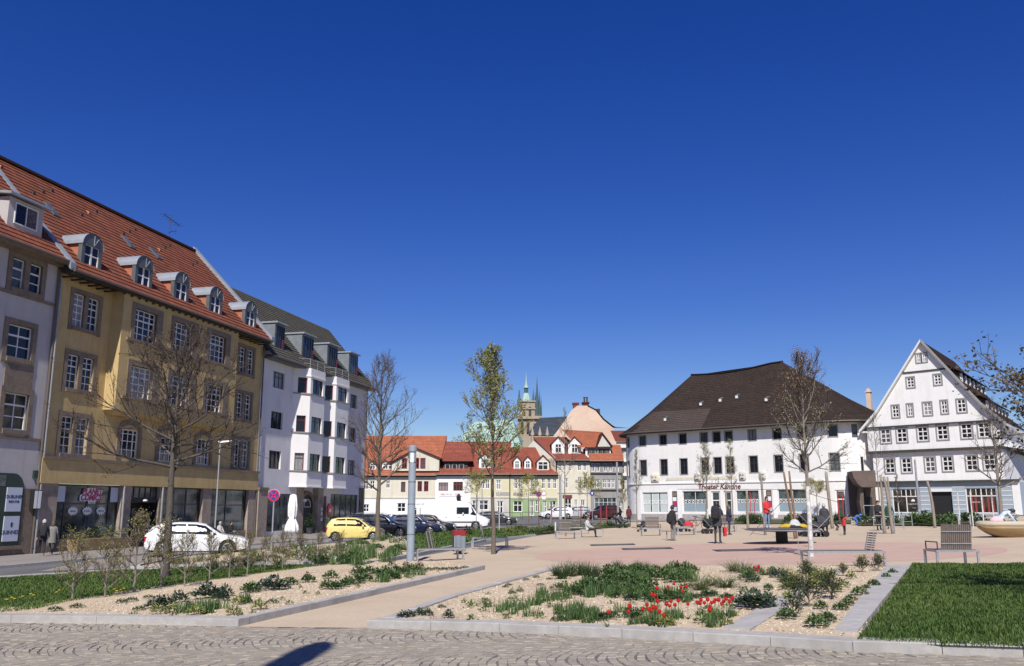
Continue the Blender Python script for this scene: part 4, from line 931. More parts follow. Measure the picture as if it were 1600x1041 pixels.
for a, c in zip(sorted(cuts + [S1, SR]), sorted(cuts + [S1, SR])[1:]): b.quad(TP(a, -.05, .72), TP(c, -.05, .72), TP(c, 0, .72), TP(a, 0, .72))
b.build('plinth', 'plinth', th)
for L in (up, lo):
    for a, c, e, f_ in L:
        m_ = (a + c) / 2; window(th, 0, 0, c - a, f_ - e, pos=TP(m_, .14, e), rot=TA(m_), xs=(.5,), zs=() if L is up else (.58,), fr='frame_dark', glass='glass', sur=('frame_grey', .09, .17), sill=None, split=True, bar=.06)
for a, c, e, f_ in nar: window(th, 0, 0, c - a, f_ - e, pos=TP((a + c) / 2, .14, e), rot=TA((a + c) / 2), xs=(), zs=(), fr='frame_dark')
for a, c, e, f_ in sh:
    m_ = (a + c) / 2; w = c - a
    if e < .5:
        window(th, 0, 0, w, f_ - e, pos=TP(m_, .15, e), rot=TA(m_), xs=(), zs=(.68,), fr='frame_white', glass='shopglass', fw=.16, bar=.12, name='door'); continue
    n = 3 if w > 3.3 else 2
    o = window(th, 0, 0, w, f_ - e, pos=TP(m_, .15, e), rot=TA(m_), xs=tuple((i + 1) / n for i in range(n - 1)) if c != 3.1 else (.38, .62), zs=(.42, .58), fr='frame_white', glass='shopglass', bar=.05, name='shop_window')
    h = f_ - e
    for i in range(n):
        x0, x1 = -w / 2 + w * i / n + .07, -w / 2 + w * (i + 1) / n - .07
        if c == 3.1: MB().box(x0, x1, -.004, .006, .08, h - .08).build('curtain', 'curtain', o)
        else: MB().box(x0, x1, -.004, .006, .08, h * .40).build('curtain', 'curtain_blue', o)
        q = MB(); k = max(2, round((x1 - x0) / .42))
        for j in range(k):
            cx = x0 + (x1 - x0) * (j + .5) / k; q.tube([(cx + .13 * math.cos(t), -.02, h * .50 + .13 * math.sin(t)) for t in [2 * math.pi * u / 12 for u in range(13)]], .035, 4)
        q.build('ring_garland', 'signwhite', o)
for s0, s1 in ((-1.2, -.55), (3.18, 3.7), (4.45, 5.0), (9.9, 10.25), (14.6, 15.3), (16.15, 16.6), (20.05, 20.7)):
    MB().hexa([TP(s0, -.06, -.5), TP(s1, -.06, -.5), TP(s1, .05, -.5), TP(s0, .05, -.5)], [TP(s0, -.06, 3.45), TP(s1, -.06, 3.45), TP(s1, .05, 3.45), TP(s0, .05, 3.45)]).build('pilaster', 'white', th)
for s in (4.07, 15.7):
    p = MB().box(s - .3, s + .3, -.06, .02, 1.0, 3.35).build('poster_case', 'black', th)
    for k, m_ in enumerate(('poster', 'magenta', 'signwhite', 'stone')): MB().box(s - .25, s + .25, -.07, -.062, 1.08 + k * .56, 1.55 + k * .56).build('poster', m_, p)
b = MB(); cs = [-5 + i * .5 for i in range(11)] + [22.2 + i * .5 for i in range(6)]
for a, c in zip(cs, cs[1:]): b.hexa([TP(a, -.10, 4.2), TP(c, -.10, 4.2), TP(c, .01, 4.2), TP(a, .01, 4.2)], [TP(a, -.10, 4.34), TP(c, -.10, 4.34), TP(c, .01, 4.34), TP(a, .01, 4.34)])
b.build('string_course', 'white', th)
q = MB()
q.box(3.0, 6.6, -.03, -.002, 4.62, 4.95); q.box(8.2, 12.0, -.03, -.002, 4.62, 4.95); q.build('inscription_panel', 'cream', th)
rm = random.Random(4)
for s, w, h in ((1.55, 1.2, 1.15), (7.2, .9, 1.05), (12.75, .85, 1.05), (15.1, .8, 1.0)):
    q = MB(); rings = []
    for i, (k, yy) in enumerate(((1.0, -.002), (1.0, -.12), (.82, -.2), (.5, -.26))):
        rings.append([(s + k * w / 2 * math.copysign(abs(math.cos(t)) ** .5, math.cos(t)) * rm.uniform(.9, 1.06), yy, 4.95 + k * h / 2 * math.copysign(abs(math.sin(t)) ** .5, math.sin(t)) * rm.uniform(.9, 1.06)) for t in [2 * math.pi * j / 16 for j in range(16)]])
    q.loft(rings); rel = q.build('mask_relief', 'lightgrey' if s > 2 else 'cream', th)
    for dx in (-.17, .17): MB().lathe([(0, -.08), (.10, 0), (0, .08)], 8, (s + dx * w, -.24, 5.05)).build('eye_hole', 'timber_grey', rel)
    MB().box(s - .16, s + .16, -.27, -.22, 4.62, 4.72).build('mouth', 'timber_grey', rel)
put('lettering', text_mesh('Theater Kantine', .82, 'kantine', .012, shear=.22, bold=.016, spacing=.98), th, (9.75, -.015, 3.8), FLATROT)
# roof: eave outline lofted to the ridge, with bell-cast foot
out = [SL + (0 - SL) * i / 8 for i in range(8)] + [22.2 * i / 8 for i in range(9)] + [S1 + A1 * R1 * i / 6 for i in range(1, 7)] + [SR]
RL_, RR_ = (2.6, 8.0, 18.15), (14.9, 8.0, 18.6)
def ridge_pt(s):
    if s <= 0: return RL_
    if s >= 22.2: return RR_
    t = s / 22.2; z = 18.15 - .35 * math.sin(math.pi * min(1, t * 1.15)) + .45 * t; return (RL_[0] + (RR_[0] - RL_[0]) * t, 8.0, z if 0 < t < 1 else (18.15 if t <= 0 else 18.6))
rb, rp_ = MB(), MB(); ucum = 0
for a, c in zip(out, out[1:]):
    E0, E1 = Vector(TP(a, -1.0, 10.38)), Vector(TP(c, -1.0, 10.38)); T0, T1 = Vector(ridge_pt(a)), Vector(ridge_pt(c))
    lv = [0, .16, .40, 1]
    def mid(E, T, t): p = E.lerp(T, t); p.z -= .55 * math.sin(math.pi * min(1, t)) * (1 - t); return p
    for t0, t1 in zip(lv, lv[1:]):
        patch = t1 <= .41 and -2.5 < a < 6.9 and c < 9 and t0 >= 0
        tgt = rp_ if patch and (t0 > .05 or a > -1.5) else rb
        p, q_, r_, s_ = mid(E0, T0, t0), mid(E1, T1, t0), mid(E1, T1, t1), mid(E0, T0, t1)
        courses(tgt, p, q_, r_, s_, row=.36, lip=.03, u0=ucum)
    ucum += (E1 - E0).length
rb.build('roof', 'tile_brown', th); rp_.build('repaired_roof_patch', 'tile_brownlight', th)
b = MB()
for a, c in zip(out, out[1:]):
    b.hexa([TP(a, -.95, 10.22), TP(c, -.95, 10.22), TP(c, .02, 10.5), TP(a, .02, 10.5)], [TP(a, -.95, 10.34), TP(c, -.95, 10.34), TP(c, .02, 10.8), TP(a, .02, 10.8)])
b.build('eave', 'eave', th)
b = MB(); b.tube([TP(s, -1.07, 10.38) for s in out], .08, 6); b.build('gutter', 'gutter', th)
b = MB(); b.quad(RL_, RR_, (20, 16, 10), (0, 16, 10)); b.tri(RL_, (0, 16, 10), TP(SL, -1.0, 10.38)); b.build('roof_back', 'tile_brown', th)
b = MB(); b.tube([Vector(ridge_pt(22.2 * i / 8)) + Vector((0, 0, .08)) for i in range(9)], .14, 6); b.build('ridge_tiles', 'tile_brown', th)
for s, t in ((2.4, .22), (6.6, .46), (9.7, .5), (12.4, .53), (17.0, .42)):
    E, T = Vector(TP(s, -1.0, 10.38)), Vector(ridge_pt(s)); p = E.lerp(T, t)
    q = MB(); q.hexa([(p.x - .2, p.y - .3, p.z - .4), (p.x + .2, p.y - .3, p.z - .4), (p.x + .2, p.y + .3, p.z + .2), (p.x - .2, p.y + .3, p.z + .2)], [(p.x - .2, p.y - .3, p.z + .05), (p.x + .2, p.y - .3, p.z + .05), (p.x + .2, p.y + .3, p.z + .3), (p.x - .2, p.y + .3, p.z + .3)])
    v = q.build('roof_vent', 'zinc_dark', th); MB().box(p.x - .16, p.x + .16, p.y - .33, p.y - .305, p.z - .3, p.z).build('vent_face', 'frame_white', v)
q = MB(); q.box(24.3, 24.8, 8, 8.5, 9, 14.2); q.box(24.22, 24.88, 7.92, 8.58, 14.2, 14.33); q.box(24.38, 24.72, 8.08, 8.42, 14.33, 14.65); q.build('chimney', 'pink', th)
b = MB(); b.tube([TP(-4.6, -.1, 0), TP(-4.6, -.1, 10.3)], .06, 6); b.build('downpipe', 'pipe', th)
# ------------------------------------------------------------------ brown gateway between theatre and gabled house
ga, gb_ = atY(1339, 800, 89.5), atY(1369, 800, 89.5)
gz = G(36, 89.5)
gt = thing('gateway', 'brown overhanging gateway with dark passage between canteen building and gabled house', 'gateway', ((ga.x + gb_.x) / 2, 89.6, gz), R(-12))
hw = (gb_.x - ga.x) / 2 + .15
b = MB(); prof = [(-hw, 4.55), (-hw + .12, 3.9), (-hw + .45, 3.3), (-hw + .85, 2.95), (hw, 2.95), (hw, 4.6)]
b.prism([(x, -.3, z) for x, z in prof], (0, 3.2, 0)); b.build('canopy', 'brownarch', gt)
b = MB(); b.prism([(-hw + .85, .25, -1), (-hw + .6, .25, 1.5), (-hw + .85, .25, 2.94), (-hw + 1.05, .25, 2.94), (-hw + .95, .25, -1)], (0, 2.4, 0)); b.build('side_wall', 'brownarch', gt)
b = MB(); b.box(-hw, hw + .4, 2.7, 2.9, -1, 4.5); b.build('back_wall', 'brownarch', gt)
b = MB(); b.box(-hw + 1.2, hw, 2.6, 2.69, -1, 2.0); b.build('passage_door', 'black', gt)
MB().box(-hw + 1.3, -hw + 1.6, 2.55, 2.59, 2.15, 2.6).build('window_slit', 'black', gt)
b = MB(); b.tube([(-hw + .9, -.1, 1.15), (hw, -.1, 1.15)], .04, 5); b.tube([(-hw + .9, -.1, .1), (-hw + .9, -.1, 1.15)], .04, 5); b.build('barrier', 'galv', gt)
# ------------------------------------------------------------------ gabled white house on the right
RP = (37.1, 92.0); RF = Fac(RP, -math.pi / 4); RBz = RF.base
rh = thing('gabled_house', 'white plastered gabled house with grey window frames and blue striped shop floor', 'house', (*RP, RBz), RF.ang)
GW = [(1.8, 7.42, 1.0, 1.38), (3.45, 7.42, 1.0, 1.38), (5.5, 7.45, 1.0, 1.38), (7.38, 7.48, 1.0, 1.38), (9.6, 7.48, 1.0, 1.38), (11.15, 7.5, 1.0, 1.38)]
FW = [(1.95, 4.38, .95, 1.42), (3.6, 4.38, .95, 1.42), (5.9, 4.4, .95, 1.42), (7.55, 4.42, .95, 1.42), (9.75, 4.43, 1.0, 1.42), (11.3, 4.45, 1.0, 1.42)]
HW = [(3.05, 9.95, .68, 1.2), (4.5, 9.98, .52, 1.2), (6.2, 9.95, .78, 1.25), (7.8, 10.0, .58, 1.25), (9.4, 10.0, .8, 1.25), (4.78, 12.85, .72, 1.0), (7.42, 12.88, .68, 1.0), (5.78, 15.3, .42, .85), (6.34, 15.3, .42, .85)]
op = lambda L: [(s - w / 2, s + w / 2, z, z + h) for s, z, w, h in L]
SLu, SRu = -.1, 12.5
b = MB(); wall(b, SLu, SRu, 6.62, 9.0, -.12, op(GW), .16); wall(b, .25, SRu, 3.55, 6.42, 0, op(FW), .16)
b.quad((SRu, -.12, 6.62), (SRu - 2.4, 16, 6.62), (SRu - 2.4, 16, 9.0), (SRu, -.12, 9.0)); b.quad((SRu, 0, 3.3), (SRu - 2.4, 16, 3.3), (SRu - 2.4, 16, 6.62), (SRu, 0, 6.62))
b.quad((SLu, 16, 6.62), (SLu, -.12, 6.62), (SLu, -.12, 9.0), (SLu, 16, 9.0)); b.quad((.25, 16, -1), (.25, 0, -1), (.25, 0, 6.62), (.25, 16, 6.62)); b.quad((SLu, -.12, 6.62), (SLu, 16, 6.62), (SRu, 16, 6.62), (SRu, -.12, 6.62))
b.build('wall', 'white', rh)
# gable: strips between rows of windows, following the bell-cast verge
APX, APZ = 6.2, 17.35
def half(z):
    t = max(0, (APZ - z) / (APZ - 9.0)); return 6.05 * t + .45 * max(0, t - .75) / .25 * t
b = MB(); zs = sorted({9.1, 17.35} | {z for s, z, w, h in HW} | {z + h for s, z, w, h in HW} | {9.4, 9.7, 11.6, 12.3, 14.3, 14.6, 16.6})
for z0, z1 in zip(zs, zs[1:]):
    rows = sorted([(s - w / 2, s + w / 2) for s, z, w, h in HW if z <= z0 + 1e-4 and z + h >= z1 - 1e-4])
    xs = [None] + [v for r in rows for v in r] + [None]
    for i in range(0, len(xs), 2):
        l0 = APX - half(z0) if xs[i] is None else xs[i]; l1 = APX - half(z1) if xs[i] is None else xs[i]; r0 = APX + half(z0) if xs[i + 1] is None else xs[i + 1]; r1 = APX + half(z1) if xs[i + 1] is None else xs[i + 1]
        b.quad((l0, -.2, z0), (r0, -.2, z0), (r1, -.2, z1), (l1, -.2, z1))
for s, z, w, h in HW:
    a, c = s - w / 2, s + w / 2
    b.quad((a, -.2, z), (a, -.2, z + h), (a, 0, z + h), (a, 0, z)); b.quad((c, -.2, z + h), (c, -.2, z), (c, 0, z), (c, 0, z + h)); b.quad((a, -.2, z + h), (c, -.2, z + h), (c, 0, z + h), (a, 0, z + h)); b.quad((c, -.2, z), (a, -.2, z), (a, 0, z), (c, 0, z)); b.quad((a, .1, z), (c, .1, z), (c, .1, z + h), (a, .1, z + h))
b.build('gable_wall', 'white', rh)
for L, y in ((GW, -.12), (FW, 0), (HW, -.2)):
    for s, z, w, h in L: window(rh, s, z, w, h, y + .05, (.5,), (.34, .66) if w > .5 else (.5,), 'frame_white', 'glass', sur=('frame_grey', .12, .10), bar=.09, fw=.09, split=w > .9)
q = MB(); q.box(-.3, SRu + .1, -.32, -.11, 6.36, 6.62); q.build('jetty_beam', 'timber_grey', rh)
q = MB(); q.hexa(*[[(SRu + .002, -.3, z), (SRu + .2, -.3, z), (SRu - 2.2, 16, z), (SRu - 2.4, 16, z)] for z in (6.35, 6.6)]); q.build('jetty_beam', 'timber_grey', rh)
MB().box(-.15, SRu - .02, -.34, -.20, 8.98, 9.10).build('gable_beam', 'timber_grey', rh); MB().box(APX - half(14.35) + .1, APX + half(14.35) - .1, -.28, -.201, 14.3, 14.45).build('gable_beam', 'timber_grey', rh)
MB().box(.2, 13.65, -.14, .14, 3.3, 3.52).build('jetty_beam', 'timber_grey', rh)
gf = [(1.85, 4.6, .4, 2.78), (5.55, 7.6, -.05, 2.75), (8.85, 11.6, .4, 2.78)]
b = MB(); wall(b, .7, 13.6, -1.2, 3.3, .14, gf, .2); b.quad((13.6, .14, -1.2), (13.6, 6, -1.2), (13.6, 6, 3.3), (13.6, .14, 3.3)); b.build('shop_floor_wall', 'blueband', rh)
for z in [-.1 + .42 * k for k in range(8)]:
    for a, c in ((.75, 1.8), (4.65, 5.5), (7.65, 8.8), (11.65, 12.9)): MB().box(a, c, .115, .138, z, z + .07).build('white_band', 'frame_white', rh)
MB().box(12.95, 13.62, .10, .138, -1, 3.29).build('corner_pilaster', 'white', rh); MB().box(.28, .72, .10, .3, -1, 3.29).build('corner_pilaster', 'white', rh)
for a, c, e, f_ in gf[::2]:
    o = window(rh, (a + c) / 2, e, c - a, f_ - e, .25, (.5,), (.68,), 'frame_white', 'shopglass_warm', bar=.09, fw=.09, name='shop_window')
    for k in (1, 2, 4, 5): MB().box(-(c - a) / 2 + (c - a) * k / 6 - .03, -(c - a) / 2 + (c - a) * k / 6 + .03, -.02, .009, (f_ - e) * .69, f_ - e - .09).build('glazing_bar', 'frame_white', o)
    if a < 3:
        q = MB(); q.lathe([(0, -.01), (.17, 0), (.2, .08), (.12, .16), (.05, .22), (0, .24)], 10, (.62, -.01, 1.12), sy=.1); q.build('emblem', 'signwhite', o); scrawl(o, .66, -.01, .88, 1.05, .13, 'signwhite', 3); scrawl(o, .7, -.01, .5, .35, .06, 'signwhite', 8)
    else:
        for k, m_ in ((1.1, 'redpaint'), (1.8, 'redpaint'), (3.2, 'redpaint'), (4.2, 'redpaint'), (5.1, 'redpaint')): MB().box(-(c - a) / 2 + (c - a) * k / 6 - .09, -(c - a) / 2 + (c - a) * k / 6 + .09, -.006, .008, .1, 1.5).build('red_banner', m_, o)
        scrawl(o, -.6, -.012, 1.05, 1.0, .12, 'signwhite', 6)
MB().box(5.5, 7.65, .08, .13, 2.45, 2.75).build('lintel_board', 'frame_white', rh); MB().box(5.55, 7.6, .36, .4, -.5, 2.74).build('doorway', 'black', rh)
# roof
LE, RE = (-.75, 8.75), (13.15, 8.75)
SK = lambda s, y: s - .15 * y       # the house is not square: its long sides run back at a slant
for sg, (ex, ez) in ((-1, LE), (1, RE)):
    q = MB(); k1 = (APX + sg * half(10.6), 10.6 + .12); rid = (APX, APZ + .15); y0, y1 = -.5, 16
    def Q(a, c):
        if sg > 0: courses(q, (a[0], y0, a[1]), (SK(a[0], y1), y1, a[1]), (SK(c[0], y1), y1, c[1]), (c[0], y0, c[1]), row=.33)
        else: courses(q, (SK(a[0], y1), y1, a[1]), (a[0], y0, a[1]), (c[0], y0, c[1]), (SK(c[0], y1), y1, c[1]), row=.33)
    Q((ex, ez), k1); Q(k1, rid); q.build('roof', 'tile_maroon', rh)
    q = MB()
    for a, c in (((ex, ez), k1), (k1, rid)): q.hexa([(a[0], -.62, a[1] - .22), (a[0], -.21, a[1] - .22), (c[0], -.21, c[1] - .22), (c[0], -.62, c[1] - .22)], [(a[0], -.62, a[1] + .06), (a[0], -.21, a[1] + .06), (c[0], -.21, c[1] + .06), (c[0], -.62, c[1] + .06)])
    q.build('verge_board', 'frame_white' if sg < 0 else 'frame_grey', rh)
q = MB(); q.hexa(*[[(SRu, -.3, z), (13.1, -.3, z), (SK(13.1, 16), 16, z), (SK(SRu, 16), 16, z)] for z in (8.55, 8.72)]); q.box(-.7, SLu, -.3, .5, 8.55, 8.72); q.build('eave', 'frame_white', rh)
slope = (APZ - 9.0) / 6.05
for z0, z1 in ((13.2, 14.3), (10.3, 11.4)):     # long shed dormers on the right-hand slope
    x0 = APX + (APZ - z0) / slope; x1 = APX + (APZ - z1 - .9) / slope
    q = MB(); q.hexa([(SK(x, y), y, z) for x, y, z in ((x1, 1.6, z0 + .1), (x0 - .05, 1.6, z0 - .05), (x0 - .05, 15, z0 - .05), (x1, 15, z0 + .1))], [(SK(x, y), y, z) for x, y, z in ((x1, 1.6, z1 + .75), (x0 - .05, 1.6, z1 - .2), (x0 - .05, 15, z1 - .2), (x1, 15, z1 + .75))]); dm = q.build('dormer', 'timber_grey', rh)
    q = MB(); q.hexa([(SK(x, y), y, z) for x, y, z in ((x1, 1.3, z1 + .78), (x0 + .35, 1.3, z1 - .3), (x0 + .35, 15.3, z1 - .3), (x1, 15.3, z1 + .78))], [(SK(x, y), y, z) for x, y, z in ((x1, 1.3, z1 + .9), (x0 + .35, 1.3, z1 - .18), (x0 + .35, 15.3, z1 - .18), (x1, 15.3, z1 + .9))]); q.build('dormer_roof', 'tile_maroon', dm)
    for k in range(7): MB().box(SK(x0, 1.6 + k * 2.2) - .08, SK(x0, 1.6 + k * 2.2) + .1, 1.6 + k * 2.2, 1.95 + k * 2.2, z0 - .05, z1 - .25).build('post', 'frame_white', dm)
# ------------------------------------------------------------------ the row of old houses behind the car park
RY = 130.0; RBASE = -.02
RW = Fac((0, RY), 0, base=RBASE)
UX = lambda px, off=0: RW.uv(px, 780, off)[0]
UZ = lambda px, py, off=0: RW.uv(px, py, off)[1]
def H(name, label, x0): return thing(name, label, 'house', (x0, RY, RBASE), 0)
def rwins(par, lst, x0, fr='frame_white', xs=(.5,), zs=(.62,), y=.12, glass='glass', **k):
    for a, c, e, f_ in lst: window(par, (a + c) / 2 - x0, e, c - a, f_ - e, y, xs, zs, fr, glass, bar=.09, fw=.1, split=False, **k)
def px_ops(*l): return [(UX(a), UX(c), UZ((a + c) / 2, d), UZ((a + c) / 2, b_)) for a, b_, c, d in l]
def rshift(L, x0): return [(a - x0, c - x0, e, f_) for a, c, e, f_ in L]
def gdormer(par, cx, w, z0, h, y0, wm, rm, peak=.9, win=None, depth=3.0):
    d = MB(); d.prism([(cx - w / 2, y0, z0), (cx + w / 2, y0, z0), (cx + w / 2, y0, z0 + h), (cx, y0, z0 + h + peak), (cx - w / 2, y0, z0 + h)], (0, depth, 0)); dm = d.build('dormer', wm, par)
    q = MB(); o = .2
    for sg in (-1, 1):
        a = (cx + sg * (w / 2 + o), z0 + h - o * peak / (w / 2)); c = (cx, z0 + h + peak)
        q.hexa([(a[0], y0 - .2, a[1]), (c[0], y0 - .2, c[1]), (c[0], y0 + depth, c[1]), (a[0], y0 + depth, a[1])] if sg < 0 else [(c[0], y0 - .2, c[1]), (a[0], y0 - .2, a[1]), (a[0], y0 + depth, a[1]), (c[0], y0 + depth, c[1])],
               [(a[0], y0 - .2, a[1] + .14), (c[0], y0 - .2, c[1] + .14), (c[0], y0 + depth, c[1] + .14), (a[0], y0 + depth, a[1] + .14)] if sg < 0 else [(c[0], y0 - .2, c[1] + .14), (a[0], y0 - .2, a[1] + .14), (a[0], y0 + depth, a[1] + .14), (c[0], y0 + depth, c[1] + .14)])
    q.build('dormer_roof', rm, dm)
    if win: window(dm, cx, z0 + .12, win[0], win[1], y0 - .03, (.5,), (.6,), 'frame_white', 'glass', bar=.09, fw=.1, split=False)
    return dm
def simple_house(hs, x0, x1, ez, rz, ry, wm, rm, ops, y=0.0, dep=9, lower=None, over=.45, gable_l=True, gable_r=True, sl=0.0):
    w = x1 - x0; b = MB(); wall(b, 0, w, lower[0] if lower else -1.0, ez, y, rshift(ops, x0), .2)
    for s, on in ((0, gable_l), (w, gable_r)):
        if on:
            f = [(s, y, -1), (s, y, ez), (s, ry, rz - .1), (s, dep + y, ez), (s, dep + y, -1)]
            b.add(f, [tuple(range(5)) if s == 0 else tuple(range(5))[::-1]])
    b.build('wall', wm, hs)
    if lower:
        z1, mat, o2 = lower; b = MB(); wall(b, 0, w, -1.0, z1 - .2, y - .02, rshift(o2, x0), .2); b.build('lower_wall', mat, hs); MB().box(0, w, y - .1, y - .001, z1 - .2, z1).build('string_course', 'lightgrey', hs)
    roofed(hs, 'roof', rm, [((-.15, y - over, ez - .05), (w + .15, y - over, ez - .05), (w + .15 + sl, ry, rz), (-.15 + sl, ry, rz))], row=.36)
    b = MB(); b.quad((-.15 + sl, ry + .02, rz), (w + .15 + sl, ry + .02, rz), (w + .15, dep + y + .4, ez), (-.15, dep + y + .4, ez)); b.build('roof_back', rm, hs)
    MB().box(-.1, w + .1, y - over + .05, y - .001, ez - .22, ez - .06).build('eave', 'eave', hs)
    b = MB(); b.tube([(-.15, y - over - .06, ez - .02), (w + .15, y - over - .06, ez - .02)], .08, 6); b.build('gutter', 'gutter', hs)
# A: white house with orange roof and a big wall gable
x0, x1 = UX(535), UX(680); ez = UZ(640, 743)
hA = H('row_house', 'white row house with bright orange roof and large white gabled dormer', x0)
opA = px_ops((553, 751, 561, 764), (567, 751, 575, 765), (577, 751, 585, 765), (602, 751, 609, 763), (626, 753, 633, 769), (652, 752, 659, 768), (662, 752, 669, 768))
lowA = px_ops((568, 788, 577, 800), (588, 783, 594, 806), (621, 786, 634, 800), (640, 786, 652, 806), (660, 786, 674, 800))
simple_house(hA, x0, x1, ez, UZ(640, 681, 6.5), 6.5, 'cream', 'tile_orange', opA, lower=(UZ(600, 777), 'white', lowA), sl=1.0)
rwins(hA, opA[:4], x0); rwins(hA, opA[4:], x0, fr='frame_red'); rwins(hA, lowA, x0, zs=(.5,))
cg = UX(650) - x0; b = MB(); wz = UZ(650, 736)
b.prism([(cg - 3.6, -.25, wz), (cg + 3.3, -.25, wz), (cg + 3.3, -.25, UZ(650, 717)), (cg, -.25, UZ(650, 702)), (cg - 3.6, -.25, UZ(650, 724))], (0, 5, 0)); gd = b.build('wall_gable', 'cream', hA)
q = MB(); pk = UZ(650, 702)
for a, c in (((cg - 3.9, UZ(650, 725)), (cg, pk)), ((cg, pk), (cg + 3.7, UZ(650, 718.5)))): q.hexa([(a[0], -.55, a[1]), (c[0], -.55, c[1]), (c[0], 5, c[1]), (a[0], 5, a[1])], [(a[0], -.55, a[1] + .2), (c[0], -.55, c[1] + .2), (c[0], 5, c[1] + .2), (a[0], 5, a[1] + .2)])
q.build('gable_roof', 'tile_brick', gd)
for p in (631, 650, 660): window(gd, UX(p) - x0, UZ(p, 732), .75, 1.5, -.28, (.5,), (.5,), 'frame_red', 'glass', split=False, bar=.08, fw=.1)
for p, w in ((580, 1.0), (600, 1.0), (609, 1.0)): gdormer(hA, UX(p) - x0, w, UZ(p, 735, .6), 1.0, .6, 'white', 'tile_orange', .35, (.8, .95), 2.0)
for px_, py_ in ((596, 693), ):
    pass
# B: low white house with shed dormer
x0, x1 = UX(680), UX(735); hB = H('row_house', 'low white row house with long shed dormer and two dark red windows', x0)
opB = px_ops((685, 754, 700, 767), (708, 753, 723, 767)); lowB = px_ops((688, 785, 703, 800), (712, 785, 722, 806))
ezB = UZ(700, 741.5); simple_house(hB, x0, x1, ezB, UZ(735, 690, 6), 6, 'white', 'tile_brick', opB + lowB, sl=.4)
rwins(hB, opB, x0, 'frame_red', (.33, .66), (.7,)); rwins(hB, lowB, x0)
d0, d1 = UX(692) - x0, UX(730) - x0
q = MB(); q.hexa([(d0, .7, UZ(700, 736, .7)), (d1, .7, UZ(700, 736, .7)), (d1, 4.2, UZ(700, 736, .7)), (d0, 4.2, UZ(700, 736, .7))], [(d0, .7, UZ(700, 721, .7)), (d1, .7, UZ(700, 721, .7)), (d1, 4.2, UZ(700, 706, 4)), (d0, 4.2, UZ(700, 706, 4))]); dm = q.build('dormer', 'timber_grey', hB)
q = MB(); courses(q, (d0 - .3, .2, UZ(700, 721, .2)), (d1 + .9, .2, UZ(700, 721, .2)), (d1 + .3, 4.6, UZ(700, 704, 4.6)), (d0, 4.6, UZ(700, 704, 4.6)), .36); q.build('dormer_roof', 'tile_brick', dm)
for p in (698, 709, 720): window(dm, UX(p) - x0, UZ(p, 735, .7) + .1, .75, .85, .66, (), (), 'frame_grey', 'glass', fw=.12, split=False)
sgn = MB().box(UX(686) - x0, UX(723) - x0, -.05, -.002, UZ(700, 776), UZ(700, 769)).build('name_board', 'signwhite', hB); scrawl(sgn, UX(704) - x0, -.052, UZ(700, 772.4), 2.9, .3, 'frame_red', 9)
q = MB(); q.lathe([(0, -.5), (.28, -.4), (.34, .1), (.2, .35), (0, .5)], 8, (UX(717) - x0, -.6, UZ(717, 777))); q.tube([(UX(717) - x0, -.6, UZ(717, 773)), (UX(717) - x0, -.002, UZ(717, 773))], .04, 5); q.build('wall_lantern', 'black', hB)
# C: pale yellow house
x0, x1 = UX(735), UX(797); hC = H('row_house', 'pale yellow row house with white gabled dormer and grey ground floor', x0)
opC = px_ops((751, 749, 757.5, 764), (758.5, 749, 765, 764), (775, 750, 783, 765)); lowC = px_ops((738, 782, 747, 797), (749, 782, 763, 797), (777, 783, 786, 806))
simple_house(hC, x0, x1, ezB, UZ(735, 690, 6), 6, 'paleyellow', 'tile_brick', opC, lower=(UZ(760, 776), 'lightgrey', lowC), gable_l=False)
rwins(hC, opC + lowC, x0); gdormer(hC, UX(757) - x0, 1.75, UZ(757, 733, .8), 1.55, .8, 'white', 'tile_brick', .65, (1.2, 1.35), 2.6)
MB().box(UX(775) - x0, UX(796) - x0, -.05, -.002, UZ(790, 774), UZ(790, 769)).build('shop_board', 'plinth', hC)
downpipe(hC, x1 - x0 - .05, -.1, -.5, ezB, .07, 'gutter')
# D: yellow-green house
x0, x1 = UX(797.5), UX(871); hD = H('row_house', 'yellow and green row house with three small dormers in its red roof', x0)
opD = px_ops((803, 748, 809, 764), (810, 748, 816, 764), (829, 748, 834.5, 764), (835.5, 748, 841, 764), (846, 748, 852, 764), (855, 748, 861, 764), (864, 748, 870, 764))
lowD = px_ops((802, 783, 816, 800), (828, 782, 834, 806), (836, 782, 843, 800), (848, 783, 854, 806), (858, 783, 869, 800))
simple_house(hD, x0, x1, ezB, UZ(820, 699, 6), 6, 'paleyellow', 'tile_brick', opD, lower=(UZ(820, 777), 'green', lowD))
rwins(hD, opD + lowD, x0)
for p in (808, 825): gdormer(hD, UX(p) - x0, 1.0, UZ(p, 733, .8), 1.25, .8, 'white', 'tile_brick', .55, (.7, 1.1), 2.4)
gdormer(hD, UX(849) - x0, 1.8, UZ(849, 736, .6), 1.35, .6, 'cream', 'tile_brick', .9, (1.5, 1.25), 2.8)
for s0, s1, z in ((UX(802) - x0, UX(817) - x0, 770), (UX(828) - x0, UX(842) - x0, 770)): MB().box(s0, s1, -.05, -.002, UZ(820, z + 4), UZ(820, z)).build('shop_board', 'plinth', hD)
